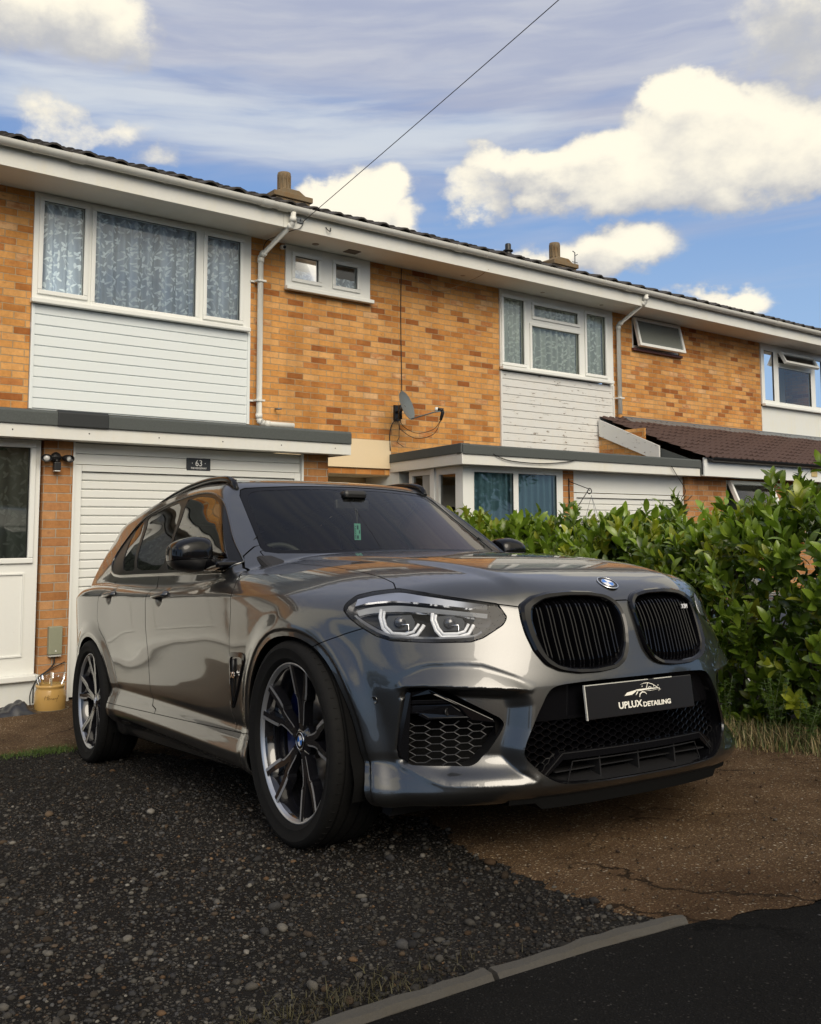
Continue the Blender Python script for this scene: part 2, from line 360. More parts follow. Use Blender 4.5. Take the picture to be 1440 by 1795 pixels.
def pebble_mat(name, dark, stones, amt, sc1=70, sc2=150, rough=.8, bumpd=.006, big=.5, tint=None, crack=0.):
    m = mat(name, rough=.92, spec=.10); nt, b = N(m); c = objc(nt)
    w = noise(nt, c, 14, 3, .6, out=1); dv = nt.nodes.new('ShaderNodeVectorMath'); dv.operation = 'MULTIPLY_ADD'; nt.links.new(w, dv.inputs[0]); dv.inputs[1].default_value = (.016,.016,.016); nt.links.new(c, dv.inputs[2]); cc = dv.outputs[0]
    v1 = NX(nt, voro(nt, cc, sc1)); c1 = voro(nt, cc, sc1, out='Color'); v2 = NX(nt, voro(nt, cc, sc2)); c2 = voro(nt, cc, sc2, out='Color')
    r1, g1, b1 = sep(nt, c1); r2, g2, b2 = sep(nt, c2)
    s1 = (1-v1.ss(.28,.52))*g1.gt(1-amt); s2 = (1-v2.ss(.25,.5))*g2.gt(1-amt*.9)
    n = noise(nt, c, 2.2, 5, .6); n3 = noise(nt, c, 300, 2, .6)
    sc_ = ramp(nt, r1, stones, 'CONSTANT'); sd_ = ramp(nt, r2, stones, 'CONSTANT')
    base = mix(nt, n3, tuple(a*.55 for a in dark), tuple(a*1.5 for a in dark))
    k = mix(nt, s2, base, sd_); k = mix(nt, s1, k, sc_)
    if tint: k = mix(nt, noise(nt, c, tint[2], 5, .65).ss(tint[3],tint[4])*tint[1], k, tint[0])
    k = mix(nt, 1., k, mix(nt, n.ss(.3,.75), (.62,.60,.58), (1.22,1.22,1.22)), 'MULTIPLY')
    wc = noise(nt, c, 3.1, 6, .65, out=1); dv2 = nt.nodes.new('ShaderNodeVectorMath'); dv2.operation = 'MULTIPLY_ADD'; nt.links.new(wc, dv2.inputs[0]); dv2.inputs[1].default_value = (.35,.35,.35); nt.links.new(c, dv2.inputs[2])
    cr_ = NX(nt, voro(nt, dv2.outputs[0], 1.15, 'DISTANCE_TO_EDGE')); crk = (1-cr_.ss(.004,.012))*noise(nt, c, .9, 3, .5).ss(.48,.60)*crack
    stn = noise(nt, c, 1.1, 6, .62).ss(.52,.70)*.5
    k = mix(nt, stn, k, mix(nt, 1., k, (.55,.55,.55), 'MULTIPLY')); k = mix(nt, crk, k, tuple(a*.25 for a in dark))
    setc(m, k); bump(m, s1*.9+s2*.5+n3*.25+n*.3-crk*1.2, bumpd, 1); return m
STN = [(0,(.10,.095,.09)),(.25,(.055,.055,.06)),(.45,(.15,.14,.125)),(.62,(.085,.07,.055)),(.76,(.20,.185,.16)),(.88,(.13,.085,.055)),(.95,(.26,.245,.22))]
gravel_m = pebble_mat('loose_gravel', (.013,.012,.011), [(p_,tuple(v*.38 for v in c_)) for p_,c_ in STN], .66, 62, 140, bumpd=.008)
STB = [(0,(.19,.125,.065)),(.3,(.11,.07,.04)),(.5,(.28,.20,.12)),(.68,(.14,.09,.05)),(.85,(.36,.28,.18)),(.95,(.48,.42,.32))]
brown_m = pebble_mat('brown_aggregate', (.092,.058,.033), STB, .72, 90, 190, bumpd=.004, crack=1., tint=((.045,.024,.012),.6,.9,.42,.7))
STR = [(0,(.020,.020,.021)),(.4,(.030,.029,.028)),(.8,(.016,.016,.016)),(.96,(.09,.085,.08))]
road_m = pebble_mat('dark_tarmac', (.0070,.0066,.0062), [(p_,tuple(v*.6 for v in c_)) for p_,c_ in STR], .8, 130, 260, bumpd=.005, crack=.7)
soil_m = pebble_mat('soil', (.030,.022,.014), STB, .25, 60, 160, bumpd=.012)
def axn(*seg):
    out = []
    for a,b,n in seg: out.append(np.linspace(a,b,n,endpoint=False))
    out.append([seg[-1][1]]); return np.concatenate(out)
gx = axn((-400,-20,12),(-20,-1.5,30),(-1.5,5.5,300),(5.5,20,40),(20,400,12)); gy = axn((-400,-10,12),(-10,.8,40),(.8,8.6,330),(8.6,20,20),(20,500,12))
sheet('gravel_drive', *np.meshgrid(gx,gy,indexing='ij'), lambda x,y: ground_z(x,y)+bump2(x,y)*np.where((y<8)&(y>1.0),1,.3), gravel_m)
def bx_(y):   # edge between gravel and brown concrete
    return np.interp(y,[1.4,1.61,1.9,2.2,2.47,2.8,3.2,3.8,5.0,6.4,6.75],[2.02,2.045,2.09,2.12,2.20,2.34,2.42,2.5,2.55,2.45,1.9])+.022*np.sin(y*9)+.014*np.sin(y*27+1)+.010*np.sin(y*61)+.006*np.sin(y*137+2)
ys_ = np.linspace(1.34,6.75,300); tt_ = np.linspace(0,1,170)**1.0
Xb = bx_(ys_)[:,None]+(5.2-bx_(ys_))[:,None]*tt_[None,:]; Yb = np.repeat(ys_[:,None],170,1)
Yb = np.maximum(Yb, np.interp(Xb,[2.0,2.07,2.25,2.45,3.2,5,9],[1.56,1.545,1.50,1.41,1.30,1.15,.9])+.012*np.sin(Xb*31)+.006*np.sin(Xb*77)-.01)
sheet('concrete_drive', Xb, Yb, lambda x,y: ground_z(x,y)+bump2(x,y)*.45+.010-.012*np.exp(-np.abs(x-bx_(y))/.06), brown_m)
ya_ = np.linspace(0,1,90); xa_ = np.linspace(-3,4.9,260); Xa = np.repeat(xa_[:,None],90,1)
yl = 6.55+.10*np.sin(xa_*2.1)+.05*np.sin(xa_*7+1)+.025*np.sin(xa_*19); Ya = yl[:,None]+(8.3-yl)[:,None]*ya_[None,:]
sheet('concrete_apron', Xa, Ya, lambda x,y: ground_z(x,y)+bump2(x,y)*.35+.020-.02*np.exp(-np.abs(y-np.interp(x,xa_,yl))/.05), brown_m)
def ry_(x): return np.interp(x,[-6,-1,.6,1.2,1.49,1.80,2.07,2.25,2.45,3.2,5,9],[1.74,1.69,1.655,1.63,1.615,1.585,1.545,1.50,1.41,1.30,1.15,.9])
xr_ = np.concatenate([np.linspace(-40,-6,20,endpoint=False),np.linspace(-6,9,420),np.linspace(9.5,40,20)]); tr_ = np.concatenate([np.linspace(0,.05,60,endpoint=False),np.linspace(.05,1,60)])
Xr = np.repeat(xr_[:,None],120,1); Yr = ry_(xr_)[:,None]+(-12-ry_(xr_))[:,None]*tr_[None,:]
sheet('road', Xr, Yr, lambda x,y: ground_z(x,y)+bump2(x,y)*.25+.007, road_m)
# edging stones
edg = worn('edging_stone', (.056,.052,.045), .85, .25, dirt=(.3,.27,.2), amt=.5, sc_=9); nt,_b = N(edg); bump(edg, noise(nt, objc(nt), 60, 6, .7), .004, 1)
xs_k = [(-.72,.27),(.285,1.485),(1.50,2.085)]
for i,(a,c_) in enumerate(xs_k):
    b = MB(); n_k = 40; A=[];B=[];A2=[];B2=[]
    for k in range(n_k+1):
        x = a+(c_-a)*k/n_k; y = float(ry_(x))+.004; sl = (float(ry_(x+.01))-float(ry_(x-.01)))/.02; nx_, ny_ = -sl/math.hypot(1,sl), 1/math.hypot(1,sl)
        wd = .041+.003*math.sin(x*17+i)+.0015*math.sin(x*61); z = float(ground_z(x,y))+.017+.003*math.sin(x*5+i*2)+.0012*math.sin(x*47)
        if i == 2: wd *= 1-.35*max(0,(k/n_k-.85)/.15)**2
        rr = .010
        pr = [(-.006,-.06),(-.004,-.012),(.006,0),(wd-.008,.001),(wd,-.010),(wd+.002,-.06)]
        A.append([(x+nx_*p,y+ny_*p,z+q) for p,q in pr])
    for r0,r1 in zip(A[:-1],A[1:]):
        for j in range(5): b.add([r0[j],r0[j+1],r1[j+1],r1[j]],[(0,1,2,3)],False)
    b.add(A[0],[tuple(range(6))]); b.add(A[-1],[tuple(range(5,-1,-1))])
    o = b.build('edging_stone', edg); tag(o, ['first low grey edging stone, out at the foot of the picture','longer grey edging stone between gravel and road','grey edging stone ending at the corner of the brown concrete'][i], 'edging stone', 'stones edging the drive')
# loose stones
def ico(sub):
    bm = bmesh.new(); bmesh.ops.create_icosphere(bm, subdivisions=sub, radius=1); V = np.array([v.co[:] for v in bm.verts]); F_ = np.array([[v.index for v in f.verts] for f in bm.faces]); bm.free(); return V, F_
def rotm(n, r):
    q = r.normal(size=(n,4)); q /= np.linalg.norm(q,axis=1)[:,None]; w,x,y,z = q.T
    return np.stack([1-2*(y*y+z*z),2*(x*y-z*w),2*(x*z+y*w),2*(x*y+z*w),1-2*(x*x+z*z),2*(y*z-x*w),2*(x*z-y*w),2*(y*z+x*w),1-2*(x*x+y*y)],1).reshape(-1,3,3)
def mesh_np(name, V, F_, m, colr=None, smooth=True):
    me = bpy.data.meshes.new(name); k = F_.shape[1]; me.vertices.add(len(V)); me.vertices.foreach_set('co', V.astype(np.float32).ravel())
    me.loops.add(k*len(F_)); me.loops.foreach_set('vertex_index', F_.astype(np.int32).ravel()); me.polygons.add(len(F_)); me.polygons.foreach_set('loop_start', np.arange(0,k*len(F_),k,dtype=np.int32))
    me.update(calc_edges=True); me.polygons.foreach_set('use_smooth', np.full(len(F_),smooth)); me.materials.append(m)
    if colr is not None:
        a = me.color_attributes.new('tone','FLOAT_COLOR','POINT'); c4 = np.ones((len(V),4),np.float32); c4[:,:3] = colr; a.data.foreach_set('color', c4.ravel())
    return me
def attr_mat(name, rough=.6, spec=.4, **k):
    m = mat(name, rough=rough, spec=spec, **k); nt, b = N(m); a = nt.nodes.new('ShaderNodeAttribute'); a.attribute_name = 'tone'; return m, nt, a.outputs['Color']
stone_m, nt, ac = attr_mat('pebble', .8, .18); nn2 = noise(nt, objc(nt), 160, 4, .6); setc(stone_m, mix(nt, 1., ac, mix(nt, nn2, (.6,.6,.6),(1.3,1.3,1.3)), 'MULTIPLY')); bump(stone_m, nn2, .0015, .7)
PAL = np.array([(.070,.064,.056),(.040,.039,.040),(.10,.092,.080),(.14,.13,.112),(.085,.063,.045),(.21,.195,.17),(.12,.085,.055),(.085,.083,.082),(.050,.042,.034),(.18,.11,.06)])
def stones(name, P, S, sub, palw, label, seed, flat=.55, sink=.30):
    r = np.random.default_rng(seed); V, F_ = ico(sub); n = len(P)
    Rm = rotm(n, r); asp = np.stack([np.ones(n), r.uniform(.55,.95,n), r.uniform(.35,.7,n)],1)
    W = V[None]*(1+.18*r.normal(size=(n,len(V),1)).clip(-1.5,1.5)*(.6 if sub > 1 else .8))
    W = W*asp[:,None,:]; 
    # tip slightly then spin about z
    a = r.uniform(0,6.28,n); t = r.normal(0,.25,n); ca,sa = np.cos(a),np.sin(a); ct,st = np.cos(t),np.sin(t)
    y2 = W[:,:,1]*ct[:,None]-W[:,:,2]*st[:,None]; z2 = W[:,:,1]*st[:,None]+W[:,:,2]*ct[:,None]; x2 = W[:,:,0]
    W = np.stack([x2*ca[:,None]-y2*sa[:,None], x2*sa[:,None]+y2*ca[:,None], z2],-1)*S[:,None,None]
    W[:,:,2] += (S*asp[:,2]*(1-2*sink))[:,None]; W += P[:,None,:]
    c = PAL[r.choice(len(PAL),n,p=palw/np.sum(palw))]*r.uniform(.26,.80,(n,1))*np.clip(.62+.5*np.sin(P[:,0]*1.9+2*np.sin(P[:,1]*1.3))[:,None]*.5+.25,.45,1.1); c = np.repeat(c,len(V),0)
    FF = (F_[None]+np.arange(n)[:,None,None]*len(V)).reshape(-1,3)
    me = mesh_np(name, W.reshape(-1,3), FF, stone_m, c); o = link(name, me); return tag(o, label, 'gravel', kind='stuff')
r_ = np.random.default_rng(11)
def scatter(n, x0,x1,y0,y1, ok):
    P = np.stack([r_.uniform(x0,x1,n), y0+(y1-y0)*r_.uniform(0,1,n)**1.5],1); P = P[ok(P[:,0],P[:,1])]
    z = ground_z(P[:,0],P[:,1])+bump2(P[:,0],P[:,1]); return np.c_[P,z]
wts = np.array([3,3.5,2.2,.9,1.5,.25,.5,2,2.5,.2])
onG = lambda x,y: (y > ry_(x)+.055)&(x < bx_(y)+.03*np.sin(y*43)**2)&(y < 6.6)&(x > -.3+.05*y)
P = scatter(62000,-.4,2.6,1.3,6.7,onG); P1 = P; S = r_.lognormal(np.log(.0040),.45,len(P)).clip(.002,.013)
stones('gravel', P, S, 1, wts, 'loose grey gravel strewn over the dark drive', 21)
P = scatter(2000,-.4,2.6,1.4,6.7,onG); S = r_.lognormal(np.log(.0088),.35,len(P)).clip(.005,.021)
stones('pebbles', P, S, 2, np.array([2,2,3,3,1.5,1.6,.8,2,1,.5]), 'larger rounded pebbles lying among the gravel', 22, sink=.2)
onR = lambda x,y: (y < ry_(x)-.02)&(y > .6)
P = scatter(3500,-.5,3.2,.6,1.7,onR); P[:,2] += .006; S = r_.lognormal(np.log(.0028),.5,len(P)).clip(.0012,.012)
stones('road_grit', P, S, 1, wts, 'scattered grit and pebbles on the dark road surface', 23)
onB = lambda x,y: (y > ry_(x)+.03)&(x > bx_(y)+.01)&(x < 4.9)
P = scatter(5200,1.9,5,1.3,6.5,onB); P[:,2] += .010-.5*bump2(P[:,0],P[:,1])+.004; S = r_.lognormal(np.log(.0032),.4,len(P)).clip(.0015,.010)
PALs = PAL.copy(); PAL[:] = np.array([(.14,.09,.05),(.09,.06,.035),(.22,.16,.10),(.30,.25,.18),(.10,.07,.05),(.36,.32,.26),(.16,.10,.06),(.12,.10,.08),(.07,.045,.03),(.24,.15,.08)])
stones('brown_grit', P, S, 1, wts, 'brown stone chippings worn out of the concrete', 24); PAL[:] = PALs
# moss and low grass where the apron meets the gravel, and dry grass beneath the hedge
def grass(name, P, H, cols, label, seed, w=.0035, lean=.5, cat='grass'):
    r = np.random.default_rng(seed); n = len(P); K = 4; a = r.uniform(0,6.28,n); ln = r.uniform(.1,lean,n)*H; t = np.linspace(0,1,K)
    dx, dy = np.cos(a), np.sin(a); cx = P[:,0,None]+dx[:,None]*ln[:,None]*t**2; cy = P[:,1,None]+dy[:,None]*ln[:,None]*t**2; cz = P[:,2,None]+H[:,None]*(t-.25*(ln/H)[:,None]*t**2)
    ww = w*(1-t**1.5)[None,:]*r.uniform(.6,1.4,n)[:,None]+.0002
    L_ = np.stack([cx-dy[:,None]*ww,cy+dx[:,None]*ww,cz],-1); R_ = np.stack([cx+dy[:,None]*ww,cy-dx[:,None]*ww,cz],-1)
    V = np.stack([L_,R_],2).reshape(n,-1,3); i = np.arange(K-1)*2; q = np.stack([i,i+1,i+3,i+2],1)
    FF = (q[None]+np.arange(n)[:,None,None]*(2*K)).reshape(-1,4); c = np.array(cols)[r.integers(0,len(cols),n)]*r.uniform(.6,1.3,(n,1)); c = np.repeat(c,2*K,0)
    me = mesh_np(name, V.reshape(-1,3), FF, grass_m, c, True); return tag(link(name, me), label, cat, kind='stuff')
grass_m, nt, ac = attr_mat('grass_blade', .6, .3); setc(grass_m, ac)
def gpts(n, fn):
    x, y = fn(n); return np.stack([x,y,ground_z(x,y)+bump2(x,y)*.5],1)
G1 = [(.05,.09,.018),(.035,.06,.012),(.08,.11,.03)]; GD = [(.20,.155,.07),(.13,.10,.045),(.07,.085,.025),(.05,.075,.02),(.25,.20,.11)]
P = gpts(3800, lambda n: (r_.normal(2.05,.16,n), r_.normal(6.52,.07,n))); grass('moss_tuft', P, r_.uniform(.008,.026,len(P)), G1, 'green moss along the edge of the concrete apron', 31, .002)
P = gpts(16000, lambda n: (4.55+.4*r_.uniform(0,1,n)**.7+r_.normal(0,.07,n)+.05, r_.uniform(1.4,6.5,n))); grass('dry_grass', P, r_.uniform(.02,.13,len(P))*np.clip((P[:,0]-4.3)*2.2,.25,1.2), GD, 'dry grass and weeds along the foot of the hedge', 32, .0028, .9)
P = gpts(500, lambda n: (1.15+.18*r_.normal(size=n), 1.78+.04*r_.normal(size=n))); grass('dead_grass', P, r_.uniform(.01,.03,len(P)), [(.05,.045,.02),(.035,.03,.015)], 'flattened dead grass on the gravel by the edging', 33, .0012, 1.6)
# ---------------------------------------------------------------- the terrace
YM, YG, YF = 9.8, 8.15, 7.95      # main wall, garage wall, garage roof edge
ZG = -.62                          # ground level at the garages
GR = 'houses of the brick terrace'
def net_mat(name, base, leaf, alpha=.62):
    m = mat(name, base, .8); nt, b = N(m); c = objc(nt); x, y, z = sep(nt, c)
    n = nt.nodes.new('ShaderNodeTexVoronoi'); n.inputs['Scale'].default_value = 14; n.inputs['Randomness'].default_value = .9; n.voronoi_dimensions = '2D'
    q = comb(nt, x, z, 0); nt.links.new(q, n.inputs['Vector'])
    px, py, pz = sep(nt, n.outputs['Position']); r, g, bb = sep(nt, n.outputs['Color'])
    dx = x-px; dz = z-py; a = r*6.283; ca = (a+1.5708).sin(); sa = a.sin()
    u = dx*ca+dz*sa; w = dz*ca-dx*sa
    leafm = 1-((u/.034).pow(2)+(w/.011).pow(2)).ss(.7,1.1)
    leaf2 = 1-(((u-.004)/.012).pow(2)+((w-.016)/.022).pow(2)).ss(.7,1.1)
    vine = 1-((((x*14+(z*9).sin()*1.2).sin())*.5+.5)-.5).abs().ss(.0,.05)
    wave = ((x*41+((x*5.3).sin())*2.2).sin()*.5+.5); wave = wave*.7+((x*17).sin()*.5+.5)*.3
    mask = leafm.max(leaf2*bb.gt(.5)).max(vine*.45)
    setc(m, mix(nt, mask, base, leaf)); setc(m, (mask*.40+alpha+.12+(wave-.5)*.42).max(.25).min(1.), 'Alpha'); return m
net1 = net_mat('lace_curtain', (.58,.66,.80), (.86,.92,1.0), .66)
net2 = net_mat('faded_net_curtain', (.68,.70,.64), (.85,.87,.80), .74)
bluecurt = mat('blue_curtain', (.15,.27,.33), .9)
def room(name, x0, x1, z0, z1, y, parent, depth=.9):
    b = MB(); b.add([(x0,y+.12,z0),(x0,y+depth,z0),(x0,y+depth,z1),(x0,y+.12,z1)],[(0,1,2,3)])
    b.add([(x1,y+.12,z0),(x1,y+depth,z0),(x1,y+depth,z1),(x1,y+.12,z1)],[(0,1,2,3)])
    b.add([(x0,y+depth,z0),(x1,y+depth,z0),(x1,y+depth,z1),(x0,y+depth,z1)],[(0,1,2,3)])
    b.add([(x0,y+.12,z0),(x1,y+.12,z0),(x1,y+depth,z0),(x0,y+depth,z0)],[(0,1,2,3)])
    b.add([(x0,y+.12,z1),(x1,y+.12,z1),(x1,y+depth,z1),(x0,y+depth,z1)],[(0,1,2,3)])
    return b.build(name, room_m, parent)
room_m = mat('dim_room', (.38,.38,.36), .9)
def curtain(x0, x1, z0, z1, y, m, parent, amp=.026, wl=.15, name='curtain'):
    b = MB(); n = max(8,int((x1-x0)/.012)); A = []; B = []
    ph = random.random()*6
    for i in range(n+1):
        x = x0+(x1-x0)*i/n; w = amp*(math.sin(x/wl*6.283+ph+1.3*math.sin(x*3.1))+.4*math.sin(x/wl*13.9+ph))
        A.append((x,y+w,z1)); B.append((x+.01*math.sin(x*20),y+w*1.3,z0+.012*math.sin(x*9+ph)))
    b.strip(A,B); return b.build(name, m, parent)
def frame_rect(b, x0, x1, z0, z1, w, y0, y1):
    b.box(x0,x1,y0,y1,z1-w,z1); b.box(x0,x1,y0,y1,z0,z0+w); b.box(x0,x0+w,y0+.001,y1-.001,z0+w,z1-w); b.box(x1-w,x1,y0+.001,y1-.001,z0+w,z1-w)
def window(par, x0, x1, z0, z1, y, lights, fm=None, gm=None, cur=None, outer=.05, sash=True, roomd=.8, sill=True, label=None):
    """lights: list of (x0,x1,z0,z1) glass openings in metres; frame fills the rest"""
    fm = fm or upvc; gm = gm or win_glass
    b = MB()
    # frame: slab cells around the lights
    xs = sorted({x0,x1,*[l[0] for l in lights],*[l[1] for l in lights]}); zs = sorted({z0,z1,*[l[2] for l in lights],*[l[3] for l in lights]})
    for i in range(len(xs)-1):
        run = None
        for j in range(len(zs)-1):
            cx = (xs[i]+xs[i+1])/2; cz = (zs[j]+zs[j+1])/2
            hole = any(l[0] < cx < l[1] and l[2] < cz < l[3] for l in lights)
            if not hole:
                if run is None: run = zs[j]
            if hole or j == len(zs)-2:
                top = zs[j] if hole else zs[j+1]
                if run is not None: b.box(xs[i],xs[i+1],y,y+.06,run,top)
                run = None
    w = b.build('window', fm, par)
    if label: w['label'] = label
    if sash:
        for l in lights:
            s = MB(); frame_rect(s, l[0]-.045, l[1]+.045, l[2]-.045, l[3]+.045, .045, y-.022, y+.002); s.build('sash', fm, w, bevel=.007)
    for l in lights:
        g = MB(); g.add([(l[0]-.01,y+.02,l[2]-.01),(l[1]+.01,y+.02,l[2]-.01),(l[1]+.01,y+.02,l[3]+.01),(l[0]-.01,y+.02,l[3]+.01)],[(0,1,2,3)]); g.build('pane', gm, w)
        k = MB(); frame_rect(k, l[0]-.004, l[1]+.004, l[2]-.004, l[3]+.004, .008, y+.004, y+.019); k.build('gasket', blackplastic, w)
    if sill: MB().box(x0-.02,x1+.02,y-.075,y-.001,z0-.045,z0+.004).build('sill', fm, w, bevel=.008)
    if cur:
        for c in (cur if isinstance(cur,list) else [cur]): curtain(c[0],c[1],c[2],c[3],y+.085,c[4],w,*(c[5:]))
    room('room', x0+.01,x1-.01,z0+.01,z1-.01,y,w,roomd)
    return w
def boards(par, x0, x1, z0, z1, y, n, m, name='cladding_panel'):
    b = MB(); h = (z1-z0)/n
    for i in range(n):
        a = z0+i*h
        # one board: flat face with a rebated groove at its foot
        prof = [(y,a+.004),(y-.004,a+.006),(y-.012,a+.013),(y-.012,a+h-.006),(y-.006,a+h-.001),(y,a+h-.001)]
        b.prism(prof, x0, x1, 'x')
    b.box(x0-.002,x1+.002,y+.001,y+.02,z0-.002,z1+.002)
    o = b.build(name, m, par)
    for a_,c_ in ((x0-.035,x0-.001),(x1+.001,x1+.035)): MB().box(a_,c_,y-.022,y+.02,z0,z1).build('edge_trim', m, o, bevel=.003)
    return o
def half_pipe(b, x0, x1, y, z, r=.058):
    n = 10; P = []
    for k in range(n+1):
        a = math.pi+math.pi*k/n; P.append((y+r*math.cos(a), z+r*math.sin(a)))
    for k in range(n,-1,-1):
        a = math.pi+math.pi*k/n; P.append((y+(r-.004)*math.cos(a), z+(r-.004)*math.sin(a)))
    b.prism(P, x0, x1, 'x')
def roof_tiles(par, x0, x1, y0, z0, pitch, L, wl=.33, amp=.042, name='roof', m=None, course=.30, nose=.03):
    """interlocking pantiles: waves across, courses stepping down the slope"""
    V = []; F = []; nx = int((x1-x0)/(wl/8)); ny = int(L/course)+1; rnd = random.Random(3)
    ct, st = math.cos(pitch), math.sin(pitch); rows = []
    for j in range(ny):
        for e in (0,1):
            s = (j+e)*course*1.0
            row = []
            for i in range(nx+1):
                x = x0+(x1-x0)*i/nx; ph = (x/wl)%1
                w = amp*max(0,math.sin(ph*2*math.pi*1))**.7 if True else 0
                h = w+(nose if e == 0 else 0)+.012*math.sin(math.floor(x/wl)*7.3+j*3.1)*.4
                row.append((x, y0+s*ct-h*st, z0+s*st+h*ct))
            rows.append(row)
    n = nx+1
    for r in rows: V += r
    for j in range(len(rows)-1):
        for i in range(nx): F.append((j*n+i,j*n+i+1,(j+1)*n+i+1,(j+1)*n+i))
    # front edge thickness
    k = len(V); V += [(p[0],p[1]+.002,p[2]-.02) for p in rows[0]]
    for i in range(nx): F.append((k+i,k+i+1,i+1,i))
    b = MB(); b.add(V,F,False); return b.build(name, m or tilem, par, auto=50)
def downpipe(par, pts, name='downpipe', r=.034):
    b = MB(); b.tube(pts, r, 12)
    for i in range(1,len(pts)-1):
        p = Vector(pts[i]); 
        for q in (pts[i-1],pts[i+1]):
            d = (Vector(q)-p).normalized(); b.tube([p+d*.02,p+d*.075], r*1.18, 12)
    o = b.build(name, upvc_dirty, par)
    return o
def wall_open(par, x0, x1, z0, z1, y, holes, m, th=.25, name='wall'):
    b = MB(); xs = sorted({x0,x1,*[h[0] for h in holes],*[h[1] for h in holes]}); 
    for i in range(len(xs)-1):
        cx = (xs[i]+xs[i+1])/2
        hs = sorted([h for h in holes if h[0] < cx < h[1]], key=lambda h:h[2]); a = z0
        for h in hs:
            if h[2] > a+1e-4: b.box(xs[i],xs[i+1],y,y+th,a,h[2])
            a = h[3]
        if z1 > a+1e-4: b.box(xs[i],xs[i+1],y,y+th,a,z1)
    return b.build(name, m, par)
ZS = 4.27  # soffit height
def eaves(par, x0, x1, brackets, joints):
    MB().box(x0,x1,9.25,YM+.1,ZS,ZS+.02).build('soffit', soffit_m, par)
    MB().box(x0,x1,9.228,9.248,ZS-.006,4.455).build('fascia', upvc_dirty, par, bevel=.003)
    g = MB(); half_pipe(g, x0, x1, 9.165, 4.495, .060)
    go = g.build('gutter', upvc_dirty, par, auto=40)
    MB().box(x0,x1,9.25,9.80,4.36,4.50).build('eaves_filler', darkm, par)
    for x in brackets: b = MB(); half_pipe(b, x*.978-.014, x*.978+.014, 9.165, 4.495, .066); b.build('gutter_bracket', upvc_dirty, go, auto=40)
    for x in joints: b = MB(); half_pipe(b, x*.978-.07, x*.978+.07, 9.165, 4.495, .069); b.build('gutter_union', upvc_dirty, go, auto=40)
    roof_tiles(par, x0, x1, 9.13, 4.487, R(21.5), 4.6)
    MB().prism([(9.80,4.45),(13.4,5.90),(17.0,4.45)], x0+.01, x1-.01, 'x').build('roof_deck', darkm, par)
def garage_door(par, x0, x1, z0, z1, y, head):
    o = MB().box(x0-.07,x0-.004,y-.03,y+.05,z0,z1+.06).box(x1+.004,x1+.07,y-.03,y+.05,z0,z1+.06).box(x0-.003,x1+.003,y-.03,y+.05,z1+.004,z1+.06).build('garage_door', upvc, par, bevel=.004)
    b = MB(); n = int(round((z1-z0)/.0765)); h = (z1-z0)/n
    for i in range(n):
        a = z0+i*h
        b.prism([(y+.02,a+.002),(y+.006,a+.004),(y-.004,a+.012),(y-.006,a+h-.010),(y+.004,a+h-.002),(y+.02,a+h-.001)], x0, x1, 'x')
    b.box(x0,x1,y+.02,y+.04,z0,z1)
    b.build('door_leaf', upvc, o)
    if head:
        t = MB(); nb = max(1,int(round((head-z1-.065)/.105))); hh = (head-z1-.065)/nb
        for i in range(nb):
            a = z1+.065+i*hh; t.prism([(y+.02,a),(y-.012,a+.002),(y-.012,a+hh-.006),(y-.004,a+hh-.001),(y+.02,a+hh)], x0-.07, x1+.07, 'x')
        t.build('header_panel', upvc, o)
    return o
H1 = thing('terraced_house', 'brick terraced house with lace curtained window over the white garage numbered 63', 'house', (2,YM,ZG), group=GR)
H2 = thing('terraced_house', 'brick terraced house with the satellite dish, glazed corner porch and white timber cladding', 'house', (8.5,YM,ZG), group=GR)
H3 = thing('terraced_house', 'brick terraced house furthest right with brown lean-to tiled roof', 'house', (15,YM,ZG), group=GR)
for h in (H1,H2,H3):
    h.location = (0,0,0)
PX = 6.49
def main_unit(H, x_win0, x_win1, xl, xr, holes, clad_m, z_c=(2.03,3.105), low=1.5):
    wall_open(H, xl, xr, low, 4.30, YM, [(x_win0,x_win1,low,4.28)]+holes, brick)
# ---- house 1 (number 63)
main_unit(H1, 2.735, 5.22, -1.19, 5.33, [(-.81,.45,3.74,4.28)], claddm)
window(H1, 2.737, 5.165, 3.152, 4.265, YM-.02, [(2.83,3.25,3.255,4.19),(3.37,4.515,3.20,4.19),(4.65,5.07,3.235,4.17)],
       cur=[(2.76,3.3,3.21,4.24,net1),(3.32,4.56,3.17,4.24,net1),(4.6,5.14,3.2,4.24,net1)])
MB().box(5.168,5.218,YM-.01,YM+.05,2.04,4.27).build('corner_post', upvc, H1)
boards(H1, 2.775, 5.18, 2.03, 3.105, YM-.005, 10, claddm)
window(H1, -.81, .45, 3.742, 4.265, YM-.02, [(-.69,-.34,3.86,4.14),(-.10,.24,3.86,4.14)], cur=[(-.8,.44,3.8,4.25,net2)])
eaves(H1, -1.19, 5.33, [2.6,3.95,1.2,-.2], [3.02,5.18,-.8])
downpipe(H1, [(5.42,9.165,4.44),(5.42,9.18,4.31),(5.31,9.72,4.03),(5.31,9.72,2.08),(5.36,9.70,2.04),(5.72,9.62,2.03)])
b = MB(); 
for z in (3.72,2.30): b = MB(); b.box(5.255,5.365,9.675,9.765,z,z+.022); b.box(5.21,5.262,9.775,9.79,z,z+.022); b.build('pipe_clip', upvc_dirty, H1)
